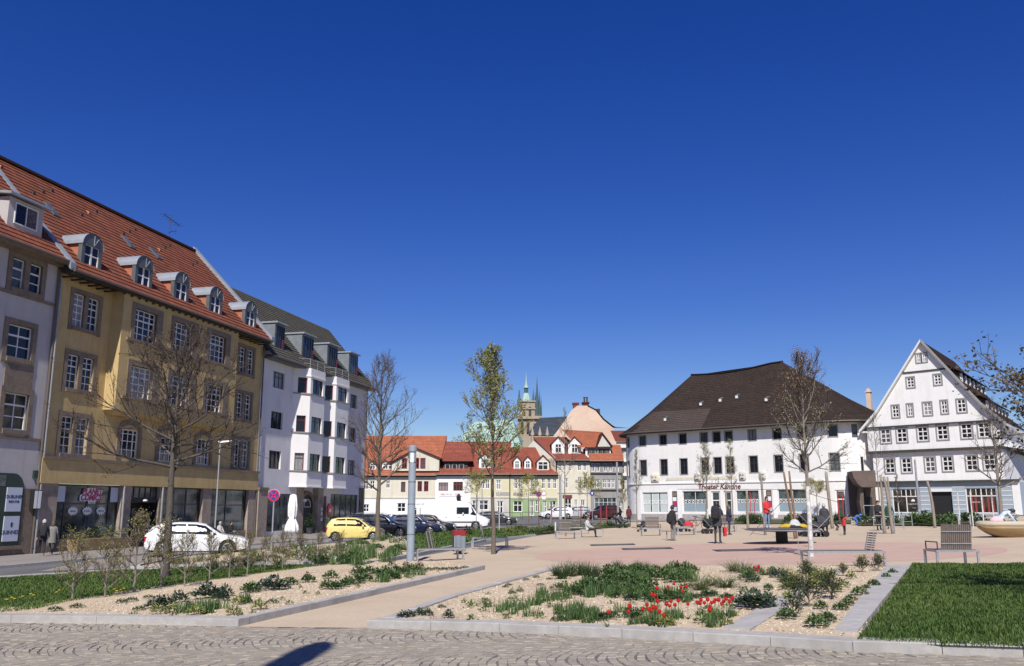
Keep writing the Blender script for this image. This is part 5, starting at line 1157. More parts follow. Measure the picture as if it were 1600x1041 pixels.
# E: cream house, gable end to the left
x0, x1 = UX(871), UX(923); hE = H('row_house', 'tall cream row house with two gabled dormers and dark red shop sign', x0)
opE = px_ops((873, 724, 878, 736), (880, 724, 885, 736), (889, 724, 894, 736), (903, 722, 909, 736), (912, 722, 917, 736), (881, 747, 888, 763), (903, 746, 909, 763), (912, 746, 918, 763))
lowE = px_ops((882, 778, 893, 804), (897, 781, 902, 804), (907, 781, 914, 804))
ezE = UZ(895, 719.5); rzE = UZ(850, 683, 7)
simple_house(hE, x0, x1, ezE, rzE, 7, 'cream', 'tile_brick', opE + lowE, dep=13, sl=-3.2, over=.5)
b = MB(); lx = UX(820) - x0      # wide gable wall seen over the lower roof
b.prism([(UX(815, 3) - x0 + .6, 3, UZ(815, 716, 3)), (-.02, .4, ezE), (-.02, .02, -1), (-.6, .3, -1), (UX(815, 3) - x0 + .6, 3, -1)], (0, .4, 0)) if False else None
b.add([(-.18, .02, ezE - 1.6), (-.18, .02, ezE + .3), (UX(838, 7) - x0, 7, rzE - .05), (UX(806, 9) - x0, 9, UZ(806, 722, 9)), (UX(806, 9) - x0, 9, 4)], [(0, 1, 2, 3, 4)]); b.build('gable_wall', 'cream', hE)
rwins(hE, opE + lowE, x0, fr='frame_white')
gdormer(hE, UX(874) - x0, 1.9, UZ(874, 709, 1.5), 1.5, 1.5, 'white', 'tile_brick', .95, (.95, 1.35), 3.0); gdormer(hE, UX(900) - x0, 1.9, UZ(900, 709, 1.5), 1.5, 1.5, 'white', 'tile_brick', .95, (.95, 1.35), 3.0)
MB().box(UX(879) - x0, UX(894) - x0, -.1, -.002, UZ(886, 778), UZ(886, 773.5)).build('shop_sign', 'frame_red', hE)
MB().box(0, x1 - x0, -.08, -.003, UZ(895, 771), UZ(895, 769)).build('string_course', 'lightgrey', hE)
b = MB(); b.box(UX(816, 5) - x0, UX(816, 5) - x0 + .5, 5, 5.5, rzE - 4, rzE - 2.2)
# F: grey jettied house
x0, x1 = UX(923.5), UX(974); hF = H('row_house', 'grey timbered row house with glazed dormer band under orange roof', x0)
opF = px_ops((924, 724, 930, 737), (932, 724, 938, 737), (944, 724, 950, 737), (952, 724, 958, 737), (963, 724, 968, 737), (924, 749, 930, 763), (932, 749, 938, 763), (942, 749, 948, 763), (949, 749, 955, 763), (956, 749, 961, 763), (966, 749, 971, 763))
lowF = px_ops((929, 778, 963, 806), (966, 783, 972, 806))
simple_house(hF, x0, x1, ezE - .1, UZ(940, 695, 3), 3.2, 'midgrey', 'tile_orange', opF + lowF, dep=13, over=.6)
rwins(hF, opF, x0); window(hF, UX(946) - x0, UZ(946, 806), UX(963) - UX(929), UZ(946, 778) - UZ(946, 806), .12, (.2, .4, .6, .8), (.75,), 'frame_white', 'shopglass', split=True, name='shop_window'); rwins(hF, lowF[1:], x0)
for z in (739, 765): MB().box(0, x1 - x0, -.18, -.002, UZ(945, z + 1.5), UZ(945, z)).build('beam', 'timber_grey', hF)
d0, d1 = UX(916, 1.2) - x0, UX(956, 1.2) - x0; zd0, zd1 = UZ(940, 711, 1.2), UZ(940, 699, 1.2)
d = MB().box(d0, d1, 1.2, 6, zd0 - .6, zd1).build('dormer', 'white', hF)
for k in range(6): window(d, d0 + .55 + k * (d1 - d0 - 1) / 5, zd0, .6, zd1 - zd0 - .15, 1.17, (.5,), (), 'frame_grey', 'glass', fw=.09, split=False)
q = MB(); zr = UZ(900, 671, 7)
courses(q, (UX(905, .8) - x0, .7, UZ(910, 699, .7)), (UX(959, .8) - x0, .7, UZ(955, 699, .7)), (UX(942, 7) - x0, 7, UZ(938, 675, 7)), (UX(878, 7) - x0, 7, UZ(875, 671, 7)), .36); q.build('upper_roof', 'tile_orange', hF)
b = MB(); b.add([(UX(936, 1.1) - x0, 1.1, UZ(936, 698, 1.1)), (UX(955, 1.1) - x0, 1.1, UZ(955, 698, 1.1)), (UX(943, 1.1) - x0, 1.1, UZ(943, 681, 1.1))], [(0, 1, 2)]); 
b = MB(); b.prism([(UX(935, .6) - x0, .6, UZ(936, 698, .6)), (UX(957, .6) - x0, .6, UZ(955, 698, .6)), (UX(943, .6) - x0, .6, UZ(943, 678, .6))], (0, 5, 0)); gz_ = b.build('gable', 'lightgrey', hF)
q = MB()
for a, c in (((UX(933, .4) - x0, UZ(934, 699, .4)), (UX(943, .4) - x0, UZ(943, 677.5, .4))), ((UX(943, .4) - x0, UZ(943, 677.5, .4)), (UX(959, .4) - x0, UZ(957, 699, .4)))): q.hexa([(a[0], .3, a[1]), (c[0], .3, c[1]), (c[0], 5.6, c[1]), (a[0], 5.6, a[1])], [(a[0], .3, a[1] + .22), (c[0], .3, c[1] + .22), (c[0], 5.6, c[1] + .22), (a[0], 5.6, a[1] + .22)])
q.build('gable_roof', 'tile_brick', gz_)
# G: tall salmon gable behind, and the houses closing the gap beside the theatre
GY = 150.0
def gpt(px, py): p = atY(px, py, GY); return (p.x, 0, p.z)
ax = atY(900, 760, GY).x
pg = thing('salmon_house', 'tall salmon pink gable wall with curved outline and two brick chimneys', 'house', (ax, GY, 0), 0)
outl = [gpt(*p) for p in ((862, 800), (862, 685), (872, 672), (884, 655), (893, 641), (902, 634), (918, 634), (930, 641), (942, 656), (957, 668), (962, 680), (966, 690), (966, 800))]
b = MB(); b.prism([(x - ax, 0, z) for x, y, z in outl], (0, 1.0, 0)); b.build('gable_wall', 'pink', pg)
q = MB(); rl = [gpt(*p) for p in ((918, 633.5), (931, 640), (944, 655), (958, 666), (963, 668), (982, 669))]
for a, c in zip(rl, rl[1:]):
    L = Vector((c[0] - a[0], 0, c[2] - a[2])); courses(q, (c[0] - ax, -.25, c[2]), (c[0] - ax, 14, c[2] + 1.2), (a[0] - ax, 14, a[2] + 1.2), (a[0] - ax, -.25, a[2]), .4)
q.build('roof', 'tile_brick', pg)
for a, c, z0, z1 in ((896, 904, 640, 629), (911, 920, 640, 628)):
    p, r = gpt(a, z0), gpt(c, z1); q = MB(); q.box(p[0] - ax, r[0] - ax, .1, 1.5, p[2], r[2] - .25); q.box(p[0] - ax - .12, r[0] - ax + .12, 0, 1.6, r[2] - .25, r[2]); ch = q.build('chimney', 'frame_red' if a < 900 else 'tile_brick', pg)
    if a > 900: MB().lathe([(.14, 0), (.14, .75), (.2, .8), (.2, .9)], 8, ((p[0] + r[0]) / 2 - ax - .2, .7, r[2])).build('flue', 'timber_grey', ch); MB().lathe([(.14, 0), (.14, .75), (.2, .8), (.2, .9)], 8, ((p[0] + r[0]) / 2 - ax + .25, .7, r[2])).build('flue', 'timber_grey', ch)
p = gpt(934, 646); MB().box(p[0] - ax, p[0] - ax + .6, 2, 2.6, p[2], p[2] + 1.0).build('chimney', 'timber_grey', pg)
sx0, sx1 = atY(963, 700, 140).x, atY(992, 700, 140).x
sd = thing('side_house', 'narrow pale house squeezed between grey row house and rounded white building', 'house', (sx0, 140, 0), 0)
zz = lambda py: atY(970, py, 140).z
sop = [(.5, 1.2, zz(718), zz(706)), (.5, 1.2, zz(740), zz(727)), (1.7, 2.3, zz(718), zz(706)), (1.7, 2.3, zz(740), zz(727)), (.5, 1.2, zz(765), zz(750))]
b = MB(); wall(b, 0, sx1 - sx0, -1, zz(690), 0, sop, .25); b.build('wall', 'lightgrey', sd)
for a, c, e, f_ in sop: window(sd, (a + c) / 2, e, c - a, f_ - e, .1, (), (.6,), 'frame_white', 'glass', split=False)
for py in (700, 722, 744): MB().box(-.1, 1.6, -.6, -.002, zz(py), zz(py) + .35).build('balcony', 'white', sd)
roofed(sd, 'roof', 'tile_brick', [((-.2, -.4, zz(690)), (sx1 - sx0, -.4, zz(690)), (sx1 - sx0, 6, zz(668)), (-.2, 6, zz(668)))])
# ------------------------------------------------------------------ churches on the hill
CY = 330.0
def cw(px, py, Y=CY): return atY(px, py, Y)
hill = MB(); hv = []
for i, x in enumerate(range(-260, 261, 20)):
    for j, y in enumerate(range(240, 560, 20)):
        hv.append((x, y, -1.5 + 20 * sstep(240, 330, y) * math.exp(-((x - 10) / 160) ** 2)))
n = 16; hill.add(hv, [(i * n + j, (i + 1) * n + j, (i + 1) * n + j + 1, i * n + j + 1) for i in range(26) for j in range(15)]); struct(hill.build('hill', 'soil'))
tx = cw(826, 700).x
sv = thing('church_tower', 'sandstone church tower with green copper spire rising above the roofs', 'church', (tx, CY, 0), 0)
W = lambda px: cw(px, 650).x - tx
Zc = lambda py: cw(826, py).z
b = MB(); b.box(W(809), W(845), 0, 10, 5, Zc(655)); b.box(W(813), W(836), -.5, 9, Zc(655), Zc(628)); b.build('tower', 'sandstone', sv)
for x0_, x1_, z0_, z1_ in ((817, 821, 650, 636), (826, 830, 650, 636), (814, 818, 676, 660), (823, 827, 676, 660), (834, 838, 676, 662)): MB().box(W(x0_), W(x1_), -.62, -.51 if z0_ < 655 else -.02, Zc(z0_), Zc(z1_)).build('belfry_opening', 'timber_grey', sv)
for z in (655, 640, 628.5): MB().box(W(808 if z == 655 else 812), W(846 if z == 655 else 837), -.9, -.5 if z != 655 else -.01, Zc(z), Zc(z) + .5).build('cornice', 'sandstone', sv)
xc = W(822.5); b = MB(); k = lambda d: d * CY / F
b.lathe([(k(9), Zc(628)), (k(7.5), Zc(622)), (k(5.5), Zc(616)), (k(4), Zc(612.5))], 8, (xc, 4, 0)); b.build('lower_dome', 'copper', sv)
b = MB(); b.lathe([(k(3.0), Zc(613)), (k(3.0), Zc(605)), (k(4), Zc(605)), (k(4), Zc(604))], 8, (xc, 4, 0)); b.build('lantern', 'copper_dark', sv)
b = MB(); b.lathe([(k(4), Zc(604)), (k(2.4), Zc(600)), (k(1.0), Zc(592)), (k(.35), Zc(583)), (.05, Zc(579))], 8, (xc, 4, 0)); b.build('spire', 'copper', sv)
b = MB(); b.lathe([(k(3.2), Zc(634)), (k(3.0), Zc(624)), (k(1.6), Zc(618)), (.15, Zc(606))], 8, (W(811.5), 6, 0)); b.build('corner_spire', 'copper_dark', sv)
sp = thing('twin_spires', 'slender dark spires standing close together right of the copper tower', 'church', (cw(840, 700, 345).x, 345, 0), 0)
ox = cw(840, 700, 345).x; Z2 = lambda py: cw(840, py, 345).z; X2 = lambda px: cw(px, 640, 345).x - ox
b = MB(); b.box(X2(833), X2(847), 0, 4, 8, Z2(650)); b.build('base', 'sandstone', sp)
for c, w, z0, z1 in ((833.5, 2.2, 640, 604), (839.5, 3.4, 650, 587), (843.5, 2.0, 650, 608), (836.5, 1.5, 640, 612), (846, 1.2, 652, 618)): MB().lathe([(w * 345 / F, Z2(z0)), (w * .9 * 345 / F, Z2(z0 - (z0 - z1) * .3)), (.3 * 345 / F, Z2(z1 + 4)), (.03, Z2(z1))], 8, (X2(c), 2, 0)).build('spire', 'copper_dark', sp)
nv = thing('church_nave', 'dark slate church nave roof with pale pinnacles behind the houses', 'church', (cw(850, 700, 300).x, 300, 0), 0)
ox3 = cw(850, 700, 300).x; V = lambda px, py, y=0: Vector((cw(px, py, 300 + y).x - ox3, y, cw(px, py, 300 + y).z))
b = MB(); courses(b, V(824, 679), V(900, 679), V(905, 650, 10), V(843, 653, 10), 1.0, .06); b.build('roof', 'slate', nv)
b = MB(); a, c = V(824, 679), V(900, 679); b.quad((a.x + .5, .5, 4), (c.x, .5, 4), (c.x, .5, c.z), (a.x + .5, .5, a.z)); b.quad((a.x + .5, .5, 4), (a.x + .5, .5, a.z), (V(843, 653, 10).x, 10, V(843, 653, 10).z), (V(843, 653, 10).x, 10, 4)); b.build('wall', 'sandstone', nv)
for p in (832, 843.5, 855): q = V(p, 680); MB().lathe([(.55, q.z - 4), (.5, q.z - .5), (.7, q.z), (.04, q.z + 2.8)], 6, (q.x, -.8, 0)).build('pinnacle', 'sandstone', nv)
cr = thing('copper_roofed_church', 'church with broad pale green copper roof behind the red roofs', 'church', (cw(760, 700, 300).x, 300, 0), 0)
ox4 = cw(760, 700, 300).x; V = lambda px, py, y=0: Vector((cw(px, py, 300 + y).x - ox4, y, cw(px, py, 300 + y).z))
b = MB(); courses(b, V(712, 700), V(815, 700), V(800, 655, 11), V(738, 660, 11), 1.1, .05); b.tri(V(712, 700), V(738, 660, 11), V(725, 690, 22)); b.tri(V(815, 700), V(818, 690, 22), V(800, 655, 11)); b.build('roof', 'copper', cr)
b = MB(); a, c = V(712, 700), V(815, 700); b.box(a.x + .5, c.x - .5, .5, 20, 3, a.z); b.build('wall', 'sandstone', cr)
# ------------------------------------------------------------------ trees
def rdir(rng, d, ang):
    d = Vector(d).normalized(); a = d.orthogonal().normalized(); b = d.cross(a); t = rng.uniform(0, 2 * math.pi)
    return (d * math.cos(ang) + (a * math.cos(t) + b * math.sin(t)) * math.sin(ang)).normalized()
class Tree:
    def __init__(s, seed): s.r = random.Random(seed); s.trunk = MB(); s.twig = MB(); s.leaf = MB()
    def limb(s, p, d, L, r0, r1, n, up, wander, mb, sides):
        pts = [Vector(p)]; d = Vector(d).normalized()
        for i in range(n):
            d = (d + Vector((s.r.gauss(0, wander), s.r.gauss(0, wander), s.r.gauss(0, wander) + up))).normalized(); pts.append(pts[-1] + d * L / n)
        mb.tube(pts, [r0 + (r1 - r0) * i / n for i in range(n + 1)], sides, cap=False); return pts, d
    def leaves(s, p, n, spread, size, m=0):
        for _ in range(n):
            c = Vector(p) + Vector((s.r.gauss(0, spread), s.r.gauss(0, spread), s.r.gauss(0, spread)))
            a = Vector((s.r.uniform(-1, 1), s.r.uniform(-1, 1), s.r.uniform(-.7, .9))).normalized(); b = a.orthogonal().normalized(); q = a.cross(b); t = s.r.uniform(0, 6.28); b = b * math.cos(t) + q * math.sin(t)
            L = size * s.r.uniform(.6, 1.3); w = L * .32
            s.leaf.quad(c, c + a * L * .5 + b * w, c + a * L, c + a * L * .5 - b * w, m)
def at_t(pts, t):
    k = t * (len(pts) - 1); i = min(int(k), len(pts) - 2); return pts[i].lerp(pts[i + 1], k - i), (pts[i + 1] - pts[i]).normalized()
def make_tree(name, label, cat, loc, H, r0, cb, shape, n1=20, ang=(70, 30), n2=8, n3=6, up=.06, leaf=None, lsize=.05, lnum=2, lspread=.05, bark='bark', twig='twig', seed=1, lean=(0, 0), paint=None, l2=.5, l3=.45, group=None, straight=.02, build=True, base_drop=.15, sector=None, top_leaf=None, thick=1.15):
    T = Tree(seed); r = T.r; root = thing(name, label, cat, loc, r.uniform(0, 6.28) if sector is None else 0, group)
    n = 14; pts = [Vector((0, 0, -base_drop))]; x = y = 0
    for i in range(1, n + 1):
        x += r.gauss(lean[0] * H / n, straight * H / n); y += r.gauss(lean[1] * H / n, straight * H / n); pts.append(Vector((x, y, H * i / n)))
    rad = [r0 * (1.25 if i == 0 else 1) * (1 - .93 * (i / n) ** 1.1) + .004 for i in range(n + 1)]
    T.trunk.tube(pts, rad, 10, cap=False)
    def R_(t): return r0 * (1 - .93 * t ** 1.1) + .004
    for i in range(n1):
        t = cb + (1 - cb) * ((i + r.uniform(.1, .9)) / n1) * .97; p, d = at_t(pts, t); u = (t - cb) / (1 - cb)
        a = R(ang[0] + (ang[1] - ang[0]) * u + r.uniform(-9, 9)); az = i * 2.39996 + r.uniform(-.4, .4)
        if sector: az = sector[0] + (sector[1] - sector[0]) * r.random()
        d1 = Vector((math.cos(az) * math.sin(a), math.sin(az) * math.sin(a), math.cos(a))); L1 = shape(u) * r.uniform(.78, 1.15)
        rb = min(R_(t) * .62, .012 + .022 * L1)
        p1, _ = T.limb(p, d1, L1, rb, .007 * thick, 6, up, .09, T.trunk, 6)
        for j in range(n2):
            tt = .18 + .8 * (j + r.random()) / n2; q, dq = at_t(p1, tt)
            d2 = rdir(r, dq, R(r.uniform(28, 58))); d2.z += .25; L2 = L1 * l2 * (1.1 - .6 * tt) * r.uniform(.7, 1.2) + .08
            p2, _ = T.limb(q, d2, L2, max(.006 * thick, rb * .5 * (1 - tt * .5)), .004 * thick, 4, up * 1.3, .11, T.twig, 4)
            for k in range(n3):
                t3 = .2 + .8 * (k + r.random()) / n3; q3, d3 = at_t(p2, t3); d3 = rdir(r, d3, R(r.uniform(22, 50))); d3.z += .2; L3 = L2 * l3 * r.uniform(.6, 1.2) + .06
                p3, _ = T.limb(q3, d3, L3, .0045 * thick, .003 * thick, 2, .1, .12, T.twig, 3)
                if leaf:
                    lm = 1 if top_leaf and u > top_leaf else 0
                    for w in (.45, .75, 1.0): T.leaves(at_t(p3, w)[0], lnum, lspread, lsize, lm)
            if leaf: T.leaves(p2[-1], lnum * 2, lspread, lsize)
    tk = T.trunk.build('trunk', bark, root, smooth=True)
    if paint:
        q = MB(); k = [(i, p) for i, p in enumerate(pts) if p.z <= paint + .01]; pp = [p for i, p in k]; q.tube(pp, [rad[i] * 1.04 + .004 for i, p in k], 10, cap=False); q.build('limewash', 'limewash', tk, smooth=True)
    T.twig.build('branches', twig, root)
    if leaf: T.leaf.build('crown', leaf if isinstance(leaf, (list, tuple)) else [leaf], root)
    return root
def stakes(root_name, label, p, rad=.55, h=1.7, n=3, mat='logwood', group='tree stakes around the square'):
    pass
g1 = gp(257, 906)
make_tree('street_tree', 'largest bare tree with dark reddish buds and wide crown, standing on the left lawn', 'tree', g1, 6.8, .125, .43, lambda u: 3.0 * (1 - .80 * u) + .12, 22, (84, 22), 8, 5, .045, 'bud_dark', .055, 1, .035, 'bark_dark', 'twig_red', 3, straight=.012, l2=.55, thick=1.9)
g2 = gp(590, 846)
make_tree('street_tree', 'bare upright tree beside the yellow car with thin dark branches', 'tree', g2, 10.6, .15, .28, lambda u: 3.1 * (1 - .55 * u) * (.8 + .4 * math.sin(u * 3)), 28, (62, 22), 9, 6, .07, 'bud_dark', .05, 1, .04, 'bark', 'twig', 5, l2=.5, thick=1.7)
g3 = gp(771, 866)
make_tree('street_tree', 'slender tree with pale yellowish young leaves beside the sandy path', 'tree', g3, 7.9, .085, .36, lambda u: 1.95 * (1 - .62 * u) * (.75 + .5 * math.sin(u * 3.1)), 26, (66, 28), 7, 6, .08, ['bud_green'], .085, 2, .05, 'bark', 'twig', 8, l2=.5, thick=1.5)
g4 = gp(1268, 870)
make_tree('street_tree', 'young tree with brownish new leaves and white painted trunk beside the lounge bench', 'tree', g4, 6.3, .075, .40, lambda u: 1.65 * (1 - .62 * u) * (.7 + .6 * math.sin(u * 3)), 26, (62, 24), 7, 5, .08, ['bud_pale', 'bud_brown'], .05, 1, .045, 'bark_grey', 'twig_red', 12, paint=2.35, l2=.5, top_leaf=.33, thick=1.3)
g5 = gp(1566, 822)
make_tree('street_tree', 'bare tree with white stakes in front of the gabled house', 'tree', g5, 6.9, .13, .30, lambda u: 2.5 * (1 - .7 * u), 22, (70, 28), 7, 5, .06, 'bud_dark', .05, 1, .03, 'bark_grey', 'twig', 15)
make_tree('street_tree', 'tree reaching into the picture from the right with dull brownish leaves', 'tree', (9.9, 14.6, G(9.9, 14.6)), 3.45, .14, .78, lambda u: 2.2 * (1 - .5 * u), 18, (80, 58), 8, 6, .03, ['leaf_dull'], .07, 2, .05, 'bark_grey', 'twig', 21)
for px, py, pt_, seed, lab, lf, wd in ((1377, 822, 655, 31, 'thin bare young tree between white gateway wall and gabled house', None, .9), (1406, 818, 745, 32, 'small bare sapling tied to a white stake before the left shop window', None, .55), (1107, 834, 700, 33, 'young tree with pale buds in front of the canteen lettering', 'bud_pale', .8), (1146, 826, 690, 34, 'tall thin young tree right of the canteen lettering', 'bud_pale', .42), (884, 838, 648, 35, 'thin bare tree in front of the cream and grey row houses', None, .8), (996, 826, 705, 36, 'small sapling at the left corner of the canteen building', 'bud_pale', .35), (974, 824, 745, 37, 'small bushy sapling with white trunk beside the rounded corner', 'bud_hedge', .5)):
    g = gp(px, py); H_ = atY(px, pt_, g.y).z - g.z
    make_tree('sapling', lab, 'tree', g, H_, .045, .42, lambda u, wd=wd, H_=H_: wd * H_ / 4.2 * (1 - .6 * u), 16, (58, 24), 6, 4, .08, lf, .055, 1, .05, 'bark_grey', 'twig', seed, paint=1.6 if px in (1107, 1406, 974, 1377) else None, group='young trees around the square')
# small umbrella-crowned street trees by the row of houses
for px, py, top, seed, lab in ((745, 826, 744, 41, 'small roof-trained tree beside the white van'), (826, 817, 752, 42, 'small roof-trained tree in front of the green house'), (918, 816, 752, 43, 'small roof-trained tree in front of the grey shop'), (1278, 815, 758, 44, 'small roof-trained tree near the canteen side door')):
    g = atY(px, py, 88 if px < 800 else 92); g.z = G(g.x, g.y); H_ = atY(px, top, g.y).z - g.z
    make_tree('roof_trained_tree', lab, 'tree', g, H_, .05, .62, lambda u: 1.5 * (1 - .5 * u), 14, (66, 40), 6, 5, .0, 'bud_hedge', .09, 2, .07, 'bark', 'twig', seed, group='small street trees by the houses')
# row of trained shrubs along the left lawn
protos = []
def shrub(seed, H_=1.5):
    return make_tree('hedge_shrub', 'twiggy shrub with tiny yellowish leaves along the lawn edge', 'shrub', (0, 0, 0), H_, .028, .17, lambda u: .6 * (1 - .4 * u), 13, (66, 24), 5, 5, .06, 'bud_hedge', .032, 1, .03, 'bark_grey', 'twig', seed, straight=.05, l2=.55)
hed = [(112, 944, 1.42), (163, 939, 1.3), (209, 931, 1.75), (251, 921, 1.55), (288, 922, 1.5), (327, 911, 1.4), (357, 909, 1.3), (386, 902, 1.35), (413, 897, 1.25), (441, 893, 1.3), (468, 888, 1.25), (497, 886, 1.2), (527, 882, 1.2), (140, 952, .5)]
protos = [shrub(51), shrub(52), shrub(53), shrub(54)]
words_ = ['leftmost', 'second', 'third', 'fourth', 'fifth', 'sixth', 'seventh', 'eighth', 'ninth', 'tenth', 'eleventh', 'twelfth', 'last']
for i, (px, py, h) in enumerate(hed[:13]):
    h *= .78 if i > 3 else .9
    g = gp(px, py); lab = f'twiggy shrub with tiny yellowish leaves, {words_[i]}' + (' of the row along the left lawn' if i in (0, 12) else ' from the left in the row along the lawn')
    if i < 4: o = protos[i]; o.location = g; o['label'] = lab; o['group'] = 'shrubs in a row along the left lawn'; o.scale = (h / 1.5,) * 3
    else: tree_copy(protos[i % 4], g, i * 1.3, h / 1.5, lab, 'shrubs in a row along the left lawn')
# ------------------------------------------------------------------ bedding plants
rp = random.Random(77)
def blade(b, p, az, L, w, lean, m=0, droop=.5, n=3):
    d = Vector((math.cos(az), math.sin(az), 0)); s_ = Vector((-d.y, d.x, 0)); prev = None
    for i in range(n + 1):
        t = i / n; c = Vector(p) + d * L * (lean * t + droop * t * t * lean) + Vector((0, 0, L * (t * (1 - .35 * lean) - droop * .45 * t * t))); ww = w * (1 - t) ** .6 * (1 if i else .8)
        if i == n: cur = (c,)
        else: cur = (c - s_ * ww, c + s_ * ww)
        if prev:
            if len(cur) == 2: b.quad(prev[0], prev[1], cur[1], cur[0], m)
            else: b.tri(prev[0], prev[1], cur[0], m)
        prev = cur
def leafq(b, p, d, L, w, m=0):
    d = Vector(d).normalized(); s_ = d.cross(Vector((0, 0, 1)));
    if s_.length < .01: s_ = Vector((1, 0, 0))
    s_.normalize(); u = s_.cross(d); p = Vector(p); k = p + d * L * .5 + u * L * .08
    b.add([p, k + s_ * w - u * w * .3, p + d * L, k - s_ * w - u * w * .3, k], [(0, 1, 4), (1, 2, 4), (2, 3, 4), (3, 0, 4)], m)
def P_grass(seed, n, L, w, mats, lean=(.2, .9)):
    r = random.Random(seed); b = MB()
    for i in range(n): blade(b, (r.gauss(0, .05), r.gauss(0, .05), -.01), r.uniform(0, 6.28), L * r.uniform(.6, 1.15), w, r.uniform(*lean), 1 if r.random() < .2 else 0)
    return b.mesh('foliage', mats)
def P_mound(seed, n, rad, h, ls, mats, m2=.25, stems=True):
    r = random.Random(seed); b = MB()
    for i in range(n):
        a = r.uniform(0, 6.28); q = math.sqrt(r.random()); x, y = rad * q * math.cos(a), rad * q * math.sin(a); z = h * (1 - q * q * .8) * r.uniform(.35, 1.05)
        leafq(b, (x, y, z), (math.cos(a) * q + r.gauss(0, .5), math.sin(a) * q + r.gauss(0, .5), r.uniform(.0, 1.0)), ls * r.uniform(.6, 1.3), ls * .27, 1 if r.random() < m2 else 0)
    return b.mesh('foliage', mats)
def P_fan(seed, n, L, w, mats, rad=.12):
    r = random.Random(seed); b = MB()
    for i in range(n):
        x, y = r.gauss(0, rad), r.gauss(0, rad); blade(b, (x, y, -.01), r.uniform(0, 6.28), L * r.uniform(.6, 1.15), w, r.uniform(.05, .35), 1 if r.random() < .3 else 0, .25)
    return b.mesh('foliage', mats)
KINDS = {
 'tall_grass': ('ornamental grass', 'dark green upright grass clump', [P_grass(s, 130, .55, .006, ['leaf_dark', 'leaf_mid'], (.1, .55)) for s in (1, 2)]),
 'arching_grass': ('ornamental grass', 'arching straw-tinged grass clump', [P_grass(s, 110, .55, .006, ['leaf_mid', 'straw'], (.35, 1.0)) for s in (3, 4)]),
 'leafy_clump': ('perennial', 'mid green leafy clump', [P_mound(s, 170, .22, .24, .10, ['leaf_mid', 'leaf_light']) for s in (5, 6, 7)]),
 'low_cushion': ('perennial', 'low dull green cushion plant', [P_mound(s, 160, .20, .13, .06, ['leaf_dark', 'leaf_mid']) for s in (8, 9)]),
 'blue_clump': ('perennial', 'dark blue-green leafy clump', [P_mound(s, 150, .22, .26, .11, ['leaf_blue', 'leaf_dark']) for s in (10, 11)]),
 'lime_clump': ('perennial', 'yellowish green clump', [P_mound(s, 130, .16, .22, .08, ['leaf_yellow', 'leaf_light']) for s in (12, 13)]),
 'sword_leaf_clump': ('iris', 'clump of sword-shaped leaves', [P_fan(s, 46, .36, .014, ['leaf_mid', 'leaf_light'], .11) for s in (14, 15, 16)]),
 'bronze_clump': ('perennial', 'bronze leaved low plant', [P_mound(s, 90, .15, .2, .08, ['leaf_bronze', 'leaf_dark']) for s in (17, 18)]),
 'rosette': ('seedling', 'small green rosette in the gravel', [P_mound(s, 26, .08, .08, .07, ['leaf_light', 'straw'], .3) for s in (19, 20)]),
 'flower_mound': ('flowers', 'low plant with white flowers', [P_mound(s, 120, .22, .22, .08, ['leaf_mid', 'white_petal'], .18) for s in (22, 23)]),
}
def plant(kind, px, py, sc_, bed, h=KH - .035, at=None):
    cat, lab, ms = KINDS[kind]; g = gp(px, py, h) if at is None else at
    root = thing(kind, f'{lab} {bed}', cat, g, rp.uniform(0, 6.28), f'{kind.replace("_", " ")}s {bed.split(",")[0]}'); root.scale = (sc_ * rp.uniform(.9, 1.15),) * 2 + (sc_ * rp.uniform(.85, 1.1),)
    put('foliage', rp.choice(ms), root); PL.append((root, f'{lab} {bed}', px)); return root
PL = []
def where(px, py, x0, x1, y0, y1):
    c = (px - x0) / (x1 - x0); q = (py - y0) / (y1 - y0)
    return ('front' if q > .66 else 'middle' if q > .33 else 'back') + (' left' if c < .3 else ' centre' if c < .66 else ' right')
def RBp(kind, px, py, s=1.0): plant(kind, px, py, s, f'in right gravel bed, {where(px, py, 700, 1400, 885, 985)}')
def LBp(kind, px, py, s=1.0): plant(kind, px, py, s, f'in left gravel bed, {where(px, py, 80, 720, 885, 962)}')
for x, y, s in ((878, 905, 1.15), (892, 901, 1.0), (920, 907, 1.2), (908, 899, 1.0), (868, 900, .8), (932, 902, .9), (997, 891, .85), (1010, 893, .7), (964, 890, .7)): RBp('tall_grass', x, y, s)
for x, y, s in ((1134, 918, 1.1), (1096, 922, 1.0), (1158, 895, 1.0), (1146, 893, .9), (1172, 897, .8), (1225, 896, .8), (1112, 915, .8), (970, 889, .6)): RBp('arching_grass', x, y, s)
for i in range(44): RBp('leafy_clump' if i % 3 else 'sword_leaf_clump', rp.uniform(940, 1085), rp.uniform(892, 911), rp.uniform(.55, .95))
for i in range(52): RBp(rp.choice(['leafy_clump', 'leafy_clump', 'low_cushion', 'sword_leaf_clump']), 952 + rp.gauss(0, 40), 925 + rp.gauss(0, 7), rp.uniform(.5, .85))
for i in range(12): RBp('leafy_clump', 965 + rp.gauss(0, 22), 908 + rp.gauss(0, 4), rp.uniform(.5, .8))
for i in range(36): RBp('low_cushion' if i % 3 else 'sword_leaf_clump', 928 + rp.gauss(0, 26), 964 + rp.gauss(0, 4.5), rp.uniform(.5, .8))
for x, y in ((846, 943), (834, 946), (858, 940), (820, 950), (810, 953), (872, 934), (885, 936), (866, 938), (786, 954), (778, 957), (796, 949), (800, 960), (828, 963), (760, 948), (842, 934), (850, 930), (905, 921), (890, 925)): RBp('sword_leaf_clump', x, y, rp.uniform(.5, .85))
for x, y, s in ((1174, 951, 1.0), (1190, 950, .9), (1162, 947, .7), (1200, 940, .6), (985, 938, .5)): RBp('blue_clump', x, y, s)
